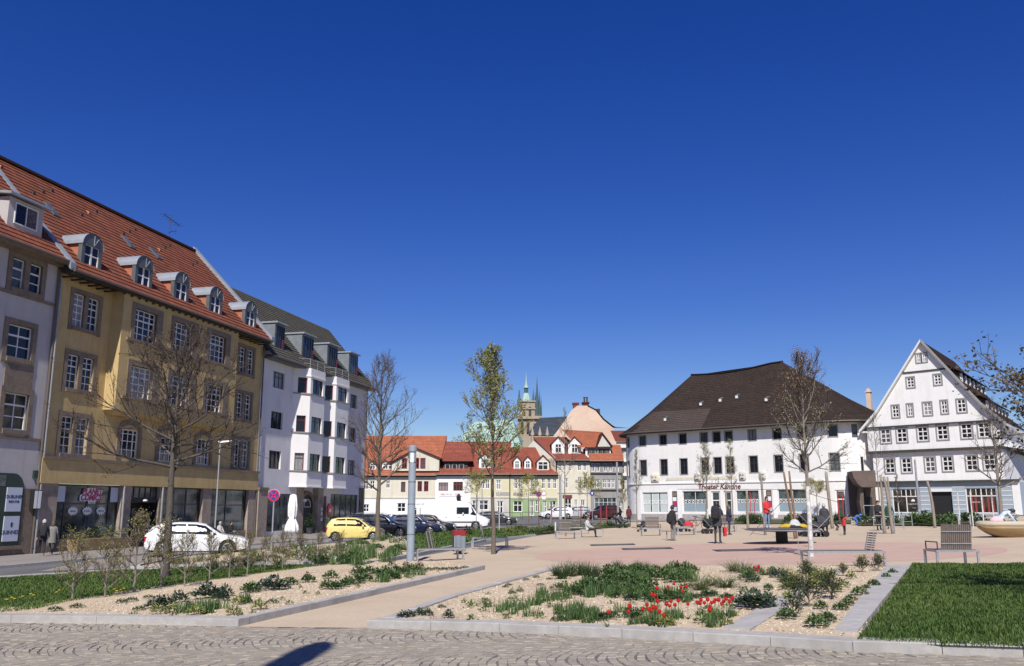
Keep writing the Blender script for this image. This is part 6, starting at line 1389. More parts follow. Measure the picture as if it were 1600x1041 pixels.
for i in range(30): RBp(rp.choice(['low_cushion', 'leafy_clump', 'arching_grass', 'bronze_clump', 'blue_clump']), rp.uniform(1165, 1290), rp.uniform(893, 922), rp.uniform(.45, .75))
for i in range(24): RBp(rp.choice(['leafy_clump', 'low_cushion', 'sword_leaf_clump']), 1080 + rp.gauss(0, 34), 935 + rp.gauss(0, 4), rp.uniform(.45, .7))
for i in range(44): RBp('rosette', rp.uniform(720, 1200), rp.uniform(915, 975), rp.uniform(.6, 1.2))
for x, y in ((822, 907), (838, 903), (858, 906), (795, 915), (812, 925), (800, 928), (790, 918), (845, 915), (640, 964), (655, 961), (668, 962), (630, 965), (700, 966), (690, 950)): RBp('low_cushion' if y < 960 else 'blue_clump', x, y, .42)
for x, y, s in ((1229, 968, .6), (1276, 980, .65), (1293, 972, .55), (1314, 953, .5), (1324, 946, .5), (1343, 930, .55), (1366, 916, .5), (1385, 903, .45), (1395, 896, .4), (1283, 952, .5), (1330, 938, .4), (1352, 921, .4)): RBp('leafy_clump', x, y, s)
for x, y, s in ((1303, 925, .9), (1290, 915, .9), (1318, 918, .8), (1272, 908, .8), (1330, 905, .7), (1225, 922, .6)): RBp('lime_clump', x, y, s)
# rose bushes
def rose(seed, H_): return make_tree('rose_bush', 'rose bush with dark green leaves', 'rose', (0, 0, 0), H_, .012, .12, lambda u: .17 * (1 - .3 * u), 10, (60, 22), 4, 3, .05, ['leaf_dark', 'leaf_yellow'], .045, 1, .03, 'bark', 'twig', seed, straight=.08, base_drop=.03, top_leaf=.6)
r1, r2 = rose(61, .36), rose(62, .32)
for i, (x, y, s, w) in enumerate(((1264, 948, .85, 'big dark leaved rose bush right of the flagstone strip'), (1243, 938, .9, 'thin rose bush standing on the flagstone strip'), (1259, 908, .8, 'rose bush at the back of the right gravel bed'), (1348, 894, .75, 'tall yellowish rose bush under the raised end of the lounge bench'), (1300, 936, .9, 'rose bush with light green tips in the right corner bed'), (1284, 928, .8, 'rose bush between the flagstone strips'), (1240, 965, .7, 'nearly bare rose stem close to the front kerb'), (1318, 900, .55, 'small rose bush below the lounge bench'), (1372, 892, .7, 'thin grey stemmed rose at the far corner of the bed'))):
    g = gp(x, y, KH - .035)
    if i < 2: o = (r1, r2)[i]; o.location = g; o['label'] = w; o.scale = (s,) * 3; o['group'] = 'roses in the right gravel bed'
    else: tree_copy((r1, r2)[i % 2], g, i * 1.1, s, w, 'roses in the right gravel bed')
# tulips, each one by itself
def tulip_meshes(seed):
    r = random.Random(seed); b = MB()
    for k in range(3): blade(b, (0, 0, -.01), r.uniform(0, 6.28), r.uniform(.2, .28), .030, r.uniform(.35, .7), k % 2, .5, 4)
    h = r.uniform(.26, .34); b.tube([(0, 0, 0), (.01, 0, h)], .006, 4)
    f = MB(); prof = [(.005, 0), (.034, .015), (.042, .04), (.036, .065), (.026, .082)]
    f.lathe(prof[:4], 8, (.01, 0, h), cap=False)
    for k in range(6):
        a = k * math.pi / 3; f.tri((.01 + .037 * math.cos(a - .45), .037 * math.sin(a - .45), h + .062), (.01 + .037 * math.cos(a + .45), .037 * math.sin(a + .45), h + .062), (.01 + .03 * math.cos(a), .03 * math.sin(a), h + .095))
    return b.mesh('leaf', ['leaf_light', 'leaf_blue']), f.mesh('flower', 'tulip')
TM = [tulip_meshes(s) for s in range(5)]
heads = [(1011, 960), (1018, 963), (1022, 966), (1026, 959), (1014, 966), (1029, 955), (1028, 950), (1019, 941), (1028, 930), (1044, 925), (1054, 922), (1068, 930), (1073, 928), (1065, 926), (1046, 956), (1050, 953), (1056, 955), (1061, 953), (1043, 959), (982, 968), (984, 964), (1094, 953), (1101, 955), (1106, 951), (1112, 953), (1117, 952), (1110, 957), (1119, 949), (1124, 952), (1131, 950), (1136, 951), (1141, 949), (1146, 951), (1111, 969), (1109, 966), (1031, 971), (1039, 972), (1075, 956), (1090, 950), (952, 972), (1180, 893), (1185, 895), (1187, 893), (1096, 949), (1128, 955), (1140, 954), (1005, 963), (1023, 945)]
for i, (x, y) in enumerate(heads):
    y += 12; g = gp(x, y, KH - .035); big = x > 1085 and y > 955
    lab = 'red tulip in the long row at the right of the tulip patch' if big else ('red tulip at the back of the bed beside arching grass' if y < 910 else ('red tulip in the cluster nearest the front kerb' if y > 966 else 'red tulip in the looser middle of the tulip patch'))
    t = thing('tulip', lab, 'tulip', g, rp.uniform(0, 6.28), 'red tulips in the right gravel bed'); t.scale = (rp.uniform(.6, .78),) * 3; PL.append((t, lab, x))
    lm, fm = TM[i % 5]; put('leaf', lm, t); put('flower', fm, t)
for i in range(34): RBp('lime_clump' if i % 4 == 0 else 'sword_leaf_clump', rp.choice([1020, 1052, 1110, 1035, 1130]) + rp.gauss(0, 14), 974 + rp.gauss(0, 4) - (8 if i % 2 else 0), rp.uniform(.38, .55))
# left gravel bed
for k, L in dict(blue_clump=((245, 950), (257, 949), (280, 942), (322, 936, 1.1), (334, 934), (350, 932), (345, 939), (425, 922, 1.1), (412, 920), (560, 898), (393, 924), (440, 921)),
                 leafy_clump=((523, 921), (535, 917), (516, 904), (453, 914), (481, 910), (558, 912), (570, 909), (390, 926), (598, 908), (612, 905), (564, 899), (578, 897), (512, 921), (602, 898), (618, 896), (630, 897), (642, 894), (655, 894), (590, 899), (606, 901), (545, 914)),
                 low_cushion=((670, 892), (692, 891), (713, 890), (640, 891), (655, 890), (681, 891), (703, 891), (726, 889), (426, 943), (385, 943), (86, 955), (217, 954), (300, 930), (120, 950), (205, 940), (190, 943), (232, 936)),
                 sword_leaf_clump=((285, 958), (322, 959), (345, 950), (335, 953), (385, 941), (298, 955), (620, 904), (640, 902), (655, 899), (600, 910), (310, 950)),
                 lime_clump=((247, 960), (305, 961), (365, 961), (405, 953), (270, 957), (372, 945)), bronze_clump=((635, 887), (481, 905), (612, 885), (655, 886)),
                 rosette=((440, 938), (478, 928), (497, 930), (452, 945), (372, 962), (210, 962), (395, 960), (560, 918), (640, 905), (270, 965), (505, 915), (470, 920))).items():
    for t in L: LBp(k, t[0], t[1], (t[2] if len(t) > 2 else .8) * (1 if k != 'low_cushion' else .8))
# iris bed behind the lawn, beds along the car park and before the houses
ib = [(B2[2].x, B2[2].y), (B2[4].x, B2[4].y), (B2[5].x, B2[5].y)] + [(p.x, p.y) for p in P2((634, 839), (547, 850), (400, 864), (290, 874), (215, 889))]
k = 0
while k < 95:
    px, py = rp.uniform(215, 645), rp.uniform(843, 885); g = gp(px, py)
    if not inpoly(g.x, g.y, ib): continue
    kind = rp.choice(['sword_leaf_clump', 'sword_leaf_clump', 'leafy_clump', 'arching_grass', 'lime_clump', 'low_cushion']) if px < 470 else rp.choice(['sword_leaf_clump', 'sword_leaf_clump', 'sword_leaf_clump', 'flower_mound', 'leafy_clump'])
    plant(kind, px, py, rp.uniform(1.0, 1.6) * (.62 if px < 400 else 1), f'in iris bed, {where(px, py, 215, 645, 845, 885)}', KH - .03); k += 1
for i in range(26): plant(rp.choice(['arching_grass', 'leafy_clump', 'lime_clump', 'bronze_clump', 'flower_mound']), rp.uniform(786, 866), rp.uniform(826.5, 835), rp.uniform(1.2, 2.0), 'in the low bed beside the slender tree', .06)
for i in range(14): plant(rp.choice(['leafy_clump', 'flower_mound', 'lime_clump']), rp.uniform(888, 980), rp.uniform(820.5, 825), rp.uniform(1.2, 1.9), 'in the bed before the rounded corner', .05)
for i in range(34): plant(rp.choice(['leafy_clump', 'low_cushion', 'tall_grass', 'flower_mound']), rp.uniform(1104, 1328), rp.uniform(813.5, 818.5), rp.uniform(1.6, 2.6), 'in the bed before the canteen', .05)
for i in range(44): plant(rp.choice(['flower_mound', 'flower_mound', 'leafy_clump', 'bronze_clump', 'leafy_clump']), rp.uniform(1342, 1558), rp.uniform(812.5, 821.5), rp.uniform(1.8, 2.8), 'in the bed before the gabled house', .05)
# dandelions on the left lawn
for x, y in ((18, 942), (22, 944), (35, 940), (52, 938), (88, 933), (92, 930), (178, 928), (182, 931), (188, 929), (193, 927), (10, 945), (47, 936)):
    g = gp(x, y, KH); t = thing('dandelion', 'small yellow dandelion flowering on the left lawn', 'dandelion', g, 0, 'dandelions on the left lawn'); PL.append((t, 'small yellow dandelion on the left lawn', x))
    MB().lathe([(.0, .09), (.03, .10), (.034, .11), (0, .12)], 8).build('flower', 'yellow_petal', t); MB().tube([(0, 0, 0), (0, 0, .1)], .006, 4).build('stem', 'leaf_mid', t)

def ordinal(n):
    a = ['', 'first', 'second', 'third', 'fourth', 'fifth', 'sixth', 'seventh', 'eighth', 'ninth', 'tenth', 'eleventh', 'twelfth', 'thirteenth', 'fourteenth', 'fifteenth', 'sixteenth', 'seventeenth', 'eighteenth', 'nineteenth']
    t = {2: 'twent', 3: 'thirt', 4: 'fort', 5: 'fift'}
    return a[n] if n < 20 else t[n // 10] + ('ieth' if n % 10 == 0 else 'y-' + a[n % 10])
cells = {}
for o, l, x in PL: cells.setdefault(l, []).append((x, o))
for l, v in cells.items():
    v.sort(key=lambda q: q[0])
    for i, (x, o) in enumerate(v):
        if len(v) > 1: o['label'] = (f'{l}, {ordinal(i + 1)} from left' if 0 < i < len(v) - 1 else f'{l}, leftmost' if i == 0 else f'{l}, rightmost')
# ------------------------------------------------------------------ street furniture
def gz(p, dz=0): return Vector((p[0], p[1], G(p[0], p[1]) + dz))
# light columns and lamp posts
g = gp(641, 880); t = thing('light_column', 'thick grey light column standing at the tip of the left gravel bed', 'light column', g)
hz_ = atY(641, 696, g.y).z - g.z; hh = atY(641, 706, g.y).z - g.z
MB().lathe([(.135, -.1), (.135, hh * .52), (.132, hh * .52 + .01), (.132, hh * .83), (.128, hh * .83), (.128, hh)], 20).build('shaft', 'pole_grey', t, smooth=False)
MB().lathe([(.15, hh), (.155, hh + .02), (.155, hz_ - .05), (.10, hz_)], 20).build('head', 'zinc', t)
for z in (hh * .25, hh * .52, hh * .72, hh * .9): MB().lathe([(.137, z), (.141, z + .012), (.137, z + .03)], 20, cap=False).build('joint_ring', 'zinc_dark', t)
MB().box(-.06, .06, -.139, -.126, hh * .90, hh * .985).build('lamp_window', 'plate', t)
def lamppost(px, py, top, lab, r=.05, arm=True, grp='slim lamp posts'):
    g = gp(px, py); H_ = atY(px, top, g.y).z - g.z; t = thing('lamp_post', lab, 'lamp post', g, 0, grp)
    MB().lathe([(r * 1.4, -.1), (r * 1.4, .9), (r, .95), (r * .8, H_)], 10).build('pole', 'galv', t)
    if arm:
        MB().hexa([(-.1, -.12, H_ - .02), (.75, -.12, H_ + .08), (.75, .12, H_ + .08), (-.1, .12, H_ - .02)], [(-.1, -.1, H_ + .09), (.75, -.1, H_ + .16), (.75, .1, H_ + .16), (-.1, .1, H_ + .09)]).build('lamp_head', 'plate', t)
    return t
lamppost(334, 852, 692, 'slim grey street lamp with flat white head in front of the yellow house')
lamppost(753, 820, 718, 'slim grey lamp post in front of the pale yellow row house', .05, False)
lamppost(876, 824, 742, 'thick pale lamp column beside the cream row house', .12, False)
lamppost(966, 822, 722, 'pale lamp column left of the rounded white building', .1, False)
lamppost(1438, 818, 718, 'tall pale grey mast in front of the gabled house', .085, False)
mg = thing('shadow_caster_column', 'tall wide column added behind the viewer to throw a pointed shadow on the setts', 'light column', gz((gp(505, 1005).x - 12.9 / math.tan(SUN_EL) * math.sin(SUN_AZ), gp(505, 1005).y - 12.9 / math.tan(SUN_EL) * math.cos(SUN_AZ))))  # unseen column, put in for the shadow it casts on the near setts
MB().lathe([(.26, -.2), (.26, 12.3), (.2, 12.75), (.05, 13.0)], 20).build('shaft', 'pole_grey', mg)
# signs
def disc(b, c, r, y0, y1, m=0, n=24): b.prism([(c[0] + r * math.cos(2 * math.pi * i / n), y0, c[2] + r * math.sin(2 * math.pi * i / n)) for i in range(n)], (0, y1 - y0, 0), m)
def sign(px, py, top, lab, r, kind, pole='galv'):
    g = gp(px, py); H_ = atY(px, top, g.y).z - g.z; t = thing('traffic_sign', lab, 'traffic sign', g, 0, 'traffic signs')
    MB().tube([(0, .03, -.1), (0, .03, H_)], .03, 8).build('post', pole, t)
    z = H_ - r; b = MB()
    if kind in ('nostop', 'nopark'):
        disc(b, (0, 0, z), r, -.03, 0); pl = b.build('plate', 'signred', t); q = MB(); disc(q, (0, 0, z), r * .84, -.034, -.031); q.build('field', 'signblue', pl)
        q = MB(); w = r * .13
        for s in ((-1, 1) if kind == 'nostop' else (1,)):
            c, d = r * .6, w; q.prism([(-c - d * .7 * s * 0 - d, -.038, z + (-c) * s), (-c + d, -.038, z + (-c) * s), (c + d, -.038, z + c * s), (c - d, -.038, z + c * s)], (0, -.003, 0))
        q.build('bar', 'signred', pl)
        q = MB(); n = 28; q.prism([(r * 1.04 * math.cos(2 * math.pi * i / n), .002, z + r * 1.04 * math.sin(2 * math.pi * i / n)) for i in range(n)], (0, .004, 0)); q.build('rim', 'signwhite', pl)
    elif kind == 'yield':
        b.prism([(-r, -.03, z + r * .8), (r, -.03, z + r * .8), (0, -.03, z - r * .9)], (0, .03, 0)); pl = b.build('plate', 'signred', t); q = MB(); q.prism([(-r * .68, -.034, z + r * .62), (r * .68, -.034, z + r * .62), (0, -.034, z - r * .52)], (0, -.003, 0)); q.build('field', 'signwhite', pl)
    elif kind == 'noentry':
        disc(b, (0, 0, z), r, -.03, 0); pl = b.build('plate', 'signred', t); q = MB(); disc(q, (0, 0, z), r * .78, -.034, -.031); q.build('field', 'signwhite', pl); MB().box(-r * .7, r * .7, -.03, 0, z - r * 2.3, z - r * 1.15).build('extra_plate', 'signwhite', t)
    elif kind == 'blue':
        disc(b, (0, 0, z), r, -.03, 0); pl = b.build('plate', 'signblue', t); q = MB(); q.prism([(-r * .2, -.034, z - r * .5), (r * .2, -.034, z - r * .5), (r * .2, -.034, z + r * .1), (r * .5, -.034, z + r * .1), (0, -.034, z + r * .65), (-r * .5, -.034, z + r * .1), (-r * .2, -.034, z + r * .1)], (0, -.003, 0)); q.build('arrow', 'signwhite', pl)
    else:
        b.box(-r * 1.3, r * 1.3, -.03, 0, z - r, z + r); pl = b.build('plate', 'signwhite', t); scrawl(pl, 0, -.032, z, r * 1.8, r * .5, 'navy', 4)
    return t
sign(423, 873, 765, 'round blue and red no stopping sign in front of the pale bay house', .24, 'nostop')
sign(842, 820, 768, 'round no parking sign on a red post by the green house', .29, 'nopark', 'redpaint')
sign(841, 815, 766, 'red and white yield sign before the row of houses', .30, 'yield')
sign(850, 818, 767, 'round white sign with red ring beside the yield sign', .29, 'noentry')
sign(926, 816, 767, 'round blue arrow sign in front of the grey house', .29, 'blue')
sign(656, 832, 781, 'white notice board on two posts beside the dark cars', .34, 'board')
sign(523, 828, 788, 'small grey round sign back beside the red hanging sign', .22, 'noentry')
# closed parasol
g = gp(455, 846); t = thing('closed_parasol', 'closed white parasol standing in front of the bay house shop', 'parasol', g); H_ = atY(455, 772, g.y).z - g.z
MB().tube([(0, 0, -.05), (0, 0, H_)], .03, 8).build('pole', 'galv', t)
b = MB(); rings = []
for z, r in ((.55, .36), (.75, .42), (1.05, .36), (1.4, .22), (1.5, .18), (1.7, .26), (2.3, .27), (3.0, .18), (H_, .03)):
    rings.append([(r * (1 + .22 * math.cos(7 * a)) * math.cos(a), r * (1 + .22 * math.cos(7 * a)) * math.sin(a), min(z, H_)) for a in [2 * math.pi * i / 28 for i in range(28)]])
b.loft(rings); b.build('canopy', 'cl_white', t, smooth=True); MB().box(-.45, .45, -.45, .45, -.05, .12).build('foot', 'plinth', t)
# litter bin with a red bag
g = gp(717, 866); t = thing('litter_bin', 'dark grey litter bin with red bag hanging over its rim', 'bin', g, R(12))
MB().box(-.10, .10, -.10, .10, -.05, .14).build('foot', 'black', t)
b = MB(); b.hexa([(-.24, -.2, .12), (.24, -.2, .12), (.24, .2, .12), (-.24, .2, .12)], [(-.25, -.21, .94), (.25, -.21, .94), (.25, .21, .94), (-.25, .21, .94)]); b.build('body', 'steel_dark', t)
for k in range(9): MB().box(-.225 + k * .052, -.195 + k * .052, -.222, -.208, .14, .8).build('rib', 'pole_grey', t)
b = MB(); rg = random.Random(5); n = 20
b.loft([[(.275 * math.copysign(min(1, abs(math.cos(a)) * 1.35), math.cos(a)), .235 * math.copysign(min(1, abs(math.sin(a)) * 1.35), math.sin(a)), z + rg.uniform(-.035, .035)) for a in [2 * math.pi * i / n for i in range(n)]] for z in (.77, .87, .955)]); b.build('bag', 'binbag', t)
# benches: steel frames with slatted seats and tall backs
def bench(px, py, lab, rot, L=1.84, W=.62, seat=.43, back=None, arm=None, slat='slat', grp='slatted steel benches on the square', at=None, axis='x', backh=.62):
    g = gp(px, py) if at is None else at; t = thing('bench', lab, 'bench', g, rot, grp); fr = 'galv'
    for sx in (-L / 2 + .03, L / 2 - .03):
        for sy in (-W / 2 + .03, W / 2 - .03): MB().box(sx - .03, sx + .03, sy - .022, sy + .022, -.06, seat - .052).build('leg', fr, t)
    b = MB(); b.box(-L / 2, L / 2, -W / 2, -W / 2 + .05, seat - .05, seat); b.box(-L / 2, L / 2, W / 2 - .05, W / 2, seat - .05, seat); b.box(-L / 2, -L / 2 + .05, -W / 2 + .052, W / 2 - .052, seat - .05, seat); b.box(L / 2 - .05, L / 2, -W / 2 + .052, W / 2 - .052, seat - .05, seat); b.build('seat_frame', fr, t)
    n = 9
    for k in range(n):
        y = -W / 2 + .06 + (W - .12) * (k + .5) / n; MB().box(-L / 2 + .055, L / 2 - .055, y - .024, y + .024, seat - .012, seat + .014).build('slat', slat, t)
    if back:
        kind, x, lean, wid = back
        if kind == 'cross':      # back across the seat, facing along it, boards one above the other
            n2 = 8; dx, dz = math.sin(lean), math.cos(lean)
            for k in range(n2):
                z0, z1 = k * backh / n2 + .02, (k + 1) * backh / n2 - .012; cv = .10 * (1 - (k + .5) / n2) ** 2
                f = lambda z, e: (x + dx * z - cv * math.copysign(1, lean) * .0 + e * dz, seat + dz * z - e * dx)
                a, c, d, e_ = f(z0, 0), f(z1, 0), f(z1, .03), f(z0, .03)
                MB().hexa([(a[0], -wid / 2, a[1]), (e_[0], -wid / 2, e_[1]), (e_[0], wid / 2, e_[1]), (a[0], wid / 2, a[1])], [(c[0], -wid / 2, c[1]), (d[0], -wid / 2, d[1]), (d[0], wid / 2, d[1]), (c[0], wid / 2, c[1])]).build('back_slat', slat, t)
            b = MB()
            for sy in (-wid * .3, wid * .3): b.tube([(x - .012, sy, seat - .03), (x + dx * backh - .012, sy, seat + dz * backh)], .018, 6)
            b.build('back_bar', fr, t)
        else:                    # back along the long side, upright boards
            n2 = 15; dy, dz = math.sin(lean), math.cos(lean); b0 = -W / 2 + .07
            for k in range(n2):
                cx = x + (-wid / 2 + wid * (k + .5) / n2); hw_ = wid / n2 * .38
                MB().hexa([(cx - hw_, b0, seat - .02), (cx + hw_, b0, seat - .02), (cx + hw_, b0 + .025, seat - .02), (cx - hw_, b0 + .025, seat - .02)], [(cx - hw_, b0 - dy * backh, seat + dz * backh), (cx + hw_, b0 - dy * backh, seat + dz * backh), (cx + hw_, b0 + .025 - dy * backh, seat + dz * backh), (cx - hw_, b0 + .025 - dy * backh, seat + dz * backh)]).build('back_slat', slat, t)
            for q in (.25, .72): MB().hexa([(x - wid / 2, b0 - .02 - dy * backh * q, seat + dz * backh * q - .012), (x + wid / 2, b0 - .02 - dy * backh * q, seat + dz * backh * q - .012), (x + wid / 2, b0 - .002 - dy * backh * q, seat + dz * backh * q - .012), (x - wid / 2, b0 - .002 - dy * backh * q, seat + dz * backh * q - .012)], [(x - wid / 2, b0 - .02 - dy * backh * q, seat + dz * backh * q + .012), (x + wid / 2, b0 - .02 - dy * backh * q, seat + dz * backh * q + .012), (x + wid / 2, b0 - .002 - dy * backh * q, seat + dz * backh * q + .012), (x - wid / 2, b0 - .002 - dy * backh * q, seat + dz * backh * q + .012)]).build('back_rail', fr, t)
    if arm:
        b = MB(); b.tube([(arm, -W / 2 + .05, seat), (arm, -W / 2 + .05, seat + .2), (arm, W / 2 - .05, seat + .2), (arm, W / 2 - .05, seat)], .018, 6); b.build('armrest', 'steel_dark', t)
    return t
bench(1488, 885, 'wide chair bench seen from behind with tall upright slats, beside the right lawn', R(0), L=1.12, W=.75, back=('long', .0, R(10), .80), arm=-.5, backh=.66)
bench(1318, 886, 'long lounge bench with raised slatted end behind the roses', R(2), L=2.12, W=.6, back=('cross', .72, R(14), .55), slat='slat_dark', backh=.5)
bench(684, 876, 'long slatted bench with central back beside the grey column', R(28), L=1.85, W=.55, back=('cross', -.25, R(-14), .5), backh=.62)
bench(765, 854, 'slatted bench with back, half hidden by the slender tree', R(10), L=1.75, W=.55, back=('cross', -.3, R(-14), .5), backh=.62)
bench(884, 842, 'slatted bench with high back left of the seated person', R(5), L=1.15, W=.7, back=('long', -.1, R(14), .66), backh=.68)
bench(925, 839, 'slatted bench with a person sitting on it', R(-8), L=1.35, W=.62, back=('cross', -.45, R(-14), .5), backh=.6)
bench(905, 834, 'low slatted bench behind the thin bare tree', R(0), L=1.4, W=.5, back=('long', -.2, R(10), .5), backh=.6)
bench(1018, 837, 'square chair bench with upright slats before the canteen', R(0), L=1.15, W=.7, back=('long', .0, R(10), .8), arm=.5, backh=.66)
bench(1072, 836, 'chair bench with a red bag lying on it before the canteen', R(0), L=1.1, W=.7, back=('long', .0, R(10), .5), backh=.1)
bench(1136, 831, 'chair bench behind the man with the large backpack', R(0), L=1.15, W=.7, back=('long', .0, R(10), .8), backh=.62)
g = gp(1042, 843); t = thing('stool', 'small single legged metal stool beside the man with black jacket', 'stool', g); MB().box(-.22, .22, -.2, .2, .40, .44).build('seat', 'slat', t); MB().tube([(0, 0, -.05), (0, 0, .4)], .035, 8).build('leg', 'galv', t)
# trampolines let into the surface
for i, (px, py, lab) in enumerate(((957, 851.5, 'dark in-ground trampoline farthest left on the red surface'), (1011, 857.7, 'dark in-ground trampoline in the middle of the three'), (1159, 860, 'dark in-ground trampoline farthest right, near the disc'))):
    g = gp(px, py); t = thing('ground_trampoline', lab, 'trampoline', g, R(-4), 'in-ground trampolines'); w, d = 1.02, .62
    b = MB()
    for a in ((-w, w, -d, -d + .24), (-w, w, d - .24, d), (-w, -w + .24, -d + .242, d - .242), (w - .24, w, -d + .242, d - .242)): b.box(*a, -.05, .018)
    b.build('rim', 'steel_dark', t)
    for k in range(12): MB().box(-w + .25 + k * (2 * w - .5) / 12, -w + .25 + (k + .86) * (2 * w - .5) / 12, -d + .25, d - .25, -.03, .012).build('mat_slat', 'slat', t)
    t.rotation_euler = (0, math.atan(-.025), R(-4))
# spinning disc
g = gp(1222, 849); t = thing('spinning_disc', 'large polished steel playground disc on a dark foot', 'playground disc', g); zt = .56
MB().lathe([(.26, -.1), (.25, zt - .08)], 16).build('foot', 'black', t)
dk = MB().lathe([(.2, zt - .10), (1.5, zt - .02), (1.56, zt), (1.56, zt + .035), (1.48, zt + .06), (0, zt + .075)], 48); dk.build('disc', 'chrome', t, smooth=False)
MB().lathe([(1.40, zt + .066), (1.41, zt + .072), (.2, zt + .082), (0, zt + .083)], 48).build('mat', 'slat_dark', t)
DISC = (g, zt + .08)
# boat-shaped seat
g = gp(1624, 838); t = thing('boat_seat', 'long tan boat-shaped seat with ochre rounded hull at the right edge', 'seat sculpture', (g.x, g.y, g.z))
L = 5.4; W_ = 2.0
def ring(z, k, fz=0): return [(L / 2 * k * math.copysign(abs(math.cos(a)) ** .8, math.cos(a)), W_ / 2 * k * math.copysign(abs(math.sin(a)) ** .9, math.sin(a)), z) for a in [2 * math.pi * i / 40 for i in range(40)]]
b = MB(); b.loft([ring(-.05, .70), ring(.12, .84), ring(.32, .95), ring(.44, .985)]); b.build('hull', 'sandform2', t, smooth=True)
b = MB(); b.loft([ring(.442, .988), ring(.52, 1.0), ring(.62, .985), ring(.66, .94), ring(.63, .80), ring(.56, .7)]); b.build('rim', 'sandform', t, smooth=True)
BOAT = t
# wooden play posts
def post(px, py, top, lab, r=.09, lean=(0, 0), mat='logwood', bend=.06, seed=1, ptop=None):
    g = gp(px, py); H_ = atY(px, top, g.y).z - g.z; t = thing('play_post', lab, 'wooden post', g, 0, 'wooden posts of the playground'); rr = random.Random(seed); n = 9; pts = []
    for i in range(n + 1):
        u = i / n; pts.append((lean[0] * H_ * u + bend * H_ * .5 * math.sin(u * 3.1 + seed) * u, lean[1] * H_ * u, -.15 + (H_ + .15) * u))
    MB().tube(pts, [r * .82 * (1.1 - .25 * i / n) * rr.uniform(.94, 1.05) for i in range(n + 1)], 9).build('post', mat, t, smooth=True); return t
for a in ((1196, 836, 740, 'straight grey wooden post behind the girl in red', .085, (-.02, 0), 'logwood', 0, 1), (1243, 842, 738, 'left of two brown crossing logs beside the white trunk', .07, (-.11, 0), 'logwood_brown', .02, 2), (1246, 841, 736, 'right of two brown crossing logs beside the white trunk', .07, (-.05, .04), 'logwood_brown', .02, 3),
          (1301, 826, 738, 'leaning grey wooden post right of the white trunk', .13, (-.05, 0), 'logwood', 0, 4), (1383, 834, 742, 'left bent pale log near the gateway', .09, (-.02, 0), 'logwood', .05, 5), (1396, 834, 745, 'right bent pale log near the gateway', .10, (-.10, 0), 'logwood', .06, 6), (1394, 822, 745, 'thin grey log before the left shop window', .09, (0, 0), 'logwood', .03, 8),
          (1461, 825, 752, 'wavy pale log in front of the dark doorway', .10, (-.05, 0), 'logwood', .09, 7), (1139, 829, 766, 'thick grey wooden post left of the tall young tree', .10, (-.04, 0), 'logwood', 0, 9), (1106, 833, 770, 'grey wooden post beside the man with the large backpack', .09, (0, 0), 'logwood', .02, 10), (1169, 827, 766, 'short grey wooden post right of the tall young tree', .10, (0, 0), 'logwood', .02, 11)): post(*a)
b0 = gp(1249, 840)
cl = thing('climbing_ropes', 'thin ropes stretched from the crossing logs', 'ropes', b0)
zz_ = atY(1240, 765, b0.y).z - b0.z; b = MB()
b.tube([(-.15, 0, zz_), (-2.4, .2, .1)], .012, 4); b.tube([(-.1, 0, zz_), (-5.6, 2, 2.4)], .012, 4); b.tube([(0, 0, zz_), (2.8, 1, 1.6)], .012, 4); b.build('rope', 'steel_dark', cl)
# red poles and frames of the playground
for i, (px, py, top) in enumerate(((1174, 815, 770), (1180, 815, 772), (1312, 817, 768), (1319, 816, 772))):
    g = gp(px, py); H_ = atY(px, top, g.y).z - g.z; t = thing('red_pole', f'thin red playground pole {["left of a close pair behind the girl in red", "right of a close pair behind the girl in red", "left of a pair beside the canteen side door", "right of a pair beside the canteen side door"][i]}', 'pole', g, 0, 'thin red playground poles'); MB().tube([(0, 0, -.1), (0, 0, H_)], .035, 8).build('post', 'cl_red', t); MB().lathe([(.05, H_), (.05, H_ + .04), (0, H_ + .06)], 8).build('cap', 'cl_red', t)
for i, (px, py, top, lab) in enumerate(((908, 818, 790, 'red and brown wooden post before the cream house'), (862, 818, 785, 'short red post near the white car'), (939, 817, 792, 'red post in front of the dark red car'), (948, 818, 790, 'red post right of the dark red car'))):
    g = gp(px, py); H_ = atY(px, top, g.y).z - g.z; t = thing('red_post', lab, 'post', g, 0, 'red posts along the street'); MB().lathe([(.06, -.1), (.06, H_ - .05), (.03, H_)], 10).build('post', 'redpaint', t)
for i, (px, py, top, lab) in enumerate(((780, 831, 769, 'white tree stake beside the slender tree'), (744, 830, 772, 'grey tree stake left of the slender tree'), (861, 818, 782, 'white stake by the low bed'), (921, 818, 780, 'thin white stake before the cream house'), (868, 838, 816, 'short white marker post beside the slatted bench'), (1501, 824, 768, 'leftmost white stake of the bare tree at the gabled house'), (1521, 825, 768, 'second white stake of the bare tree at the gabled house'), (1538, 824, 768, 'third white stake of the bare tree at the gabled house'), (1554, 822, 768, 'rightmost white stake of the bare tree at the gabled house'), (1499, 826, 806, 'short grey bollard before the flower bed'), (1517, 824, 805, 'second short grey bollard before the flower bed'))):
    g = gp(px, py); H_ = atY(px, top, g.y).z - g.z; t = thing('stake', lab, 'stake', g, 0, 'stakes and bollards'); MB().tube([(0, 0, -.1), (0, 0, H_)], .035 if H_ > 1 else .05, 8).build('post', 'limewash' if i not in (1, 9, 10) else 'galv', t); MB().lathe([(.04, H_), (0, H_ + .03)], 8).build('cap', 'galv', t)
# rail of the tree guard by the lounge bench
g = gp(1268, 868); t = thing('tree_guard', 'thin bent metal tree guard around the white painted trunk', 'tree guard', g); b = MB(); b.tube([(-.42, 0, -.05), (-.42, 0, .78), (.36, .05, .78), (.36, .05, .6)], .012, 5); b.build('hoop', 'galv', t); MB().tube([(-.42, .02, .3), (.1, .05, .3)], .01, 5).build('rail', 'galv', t)
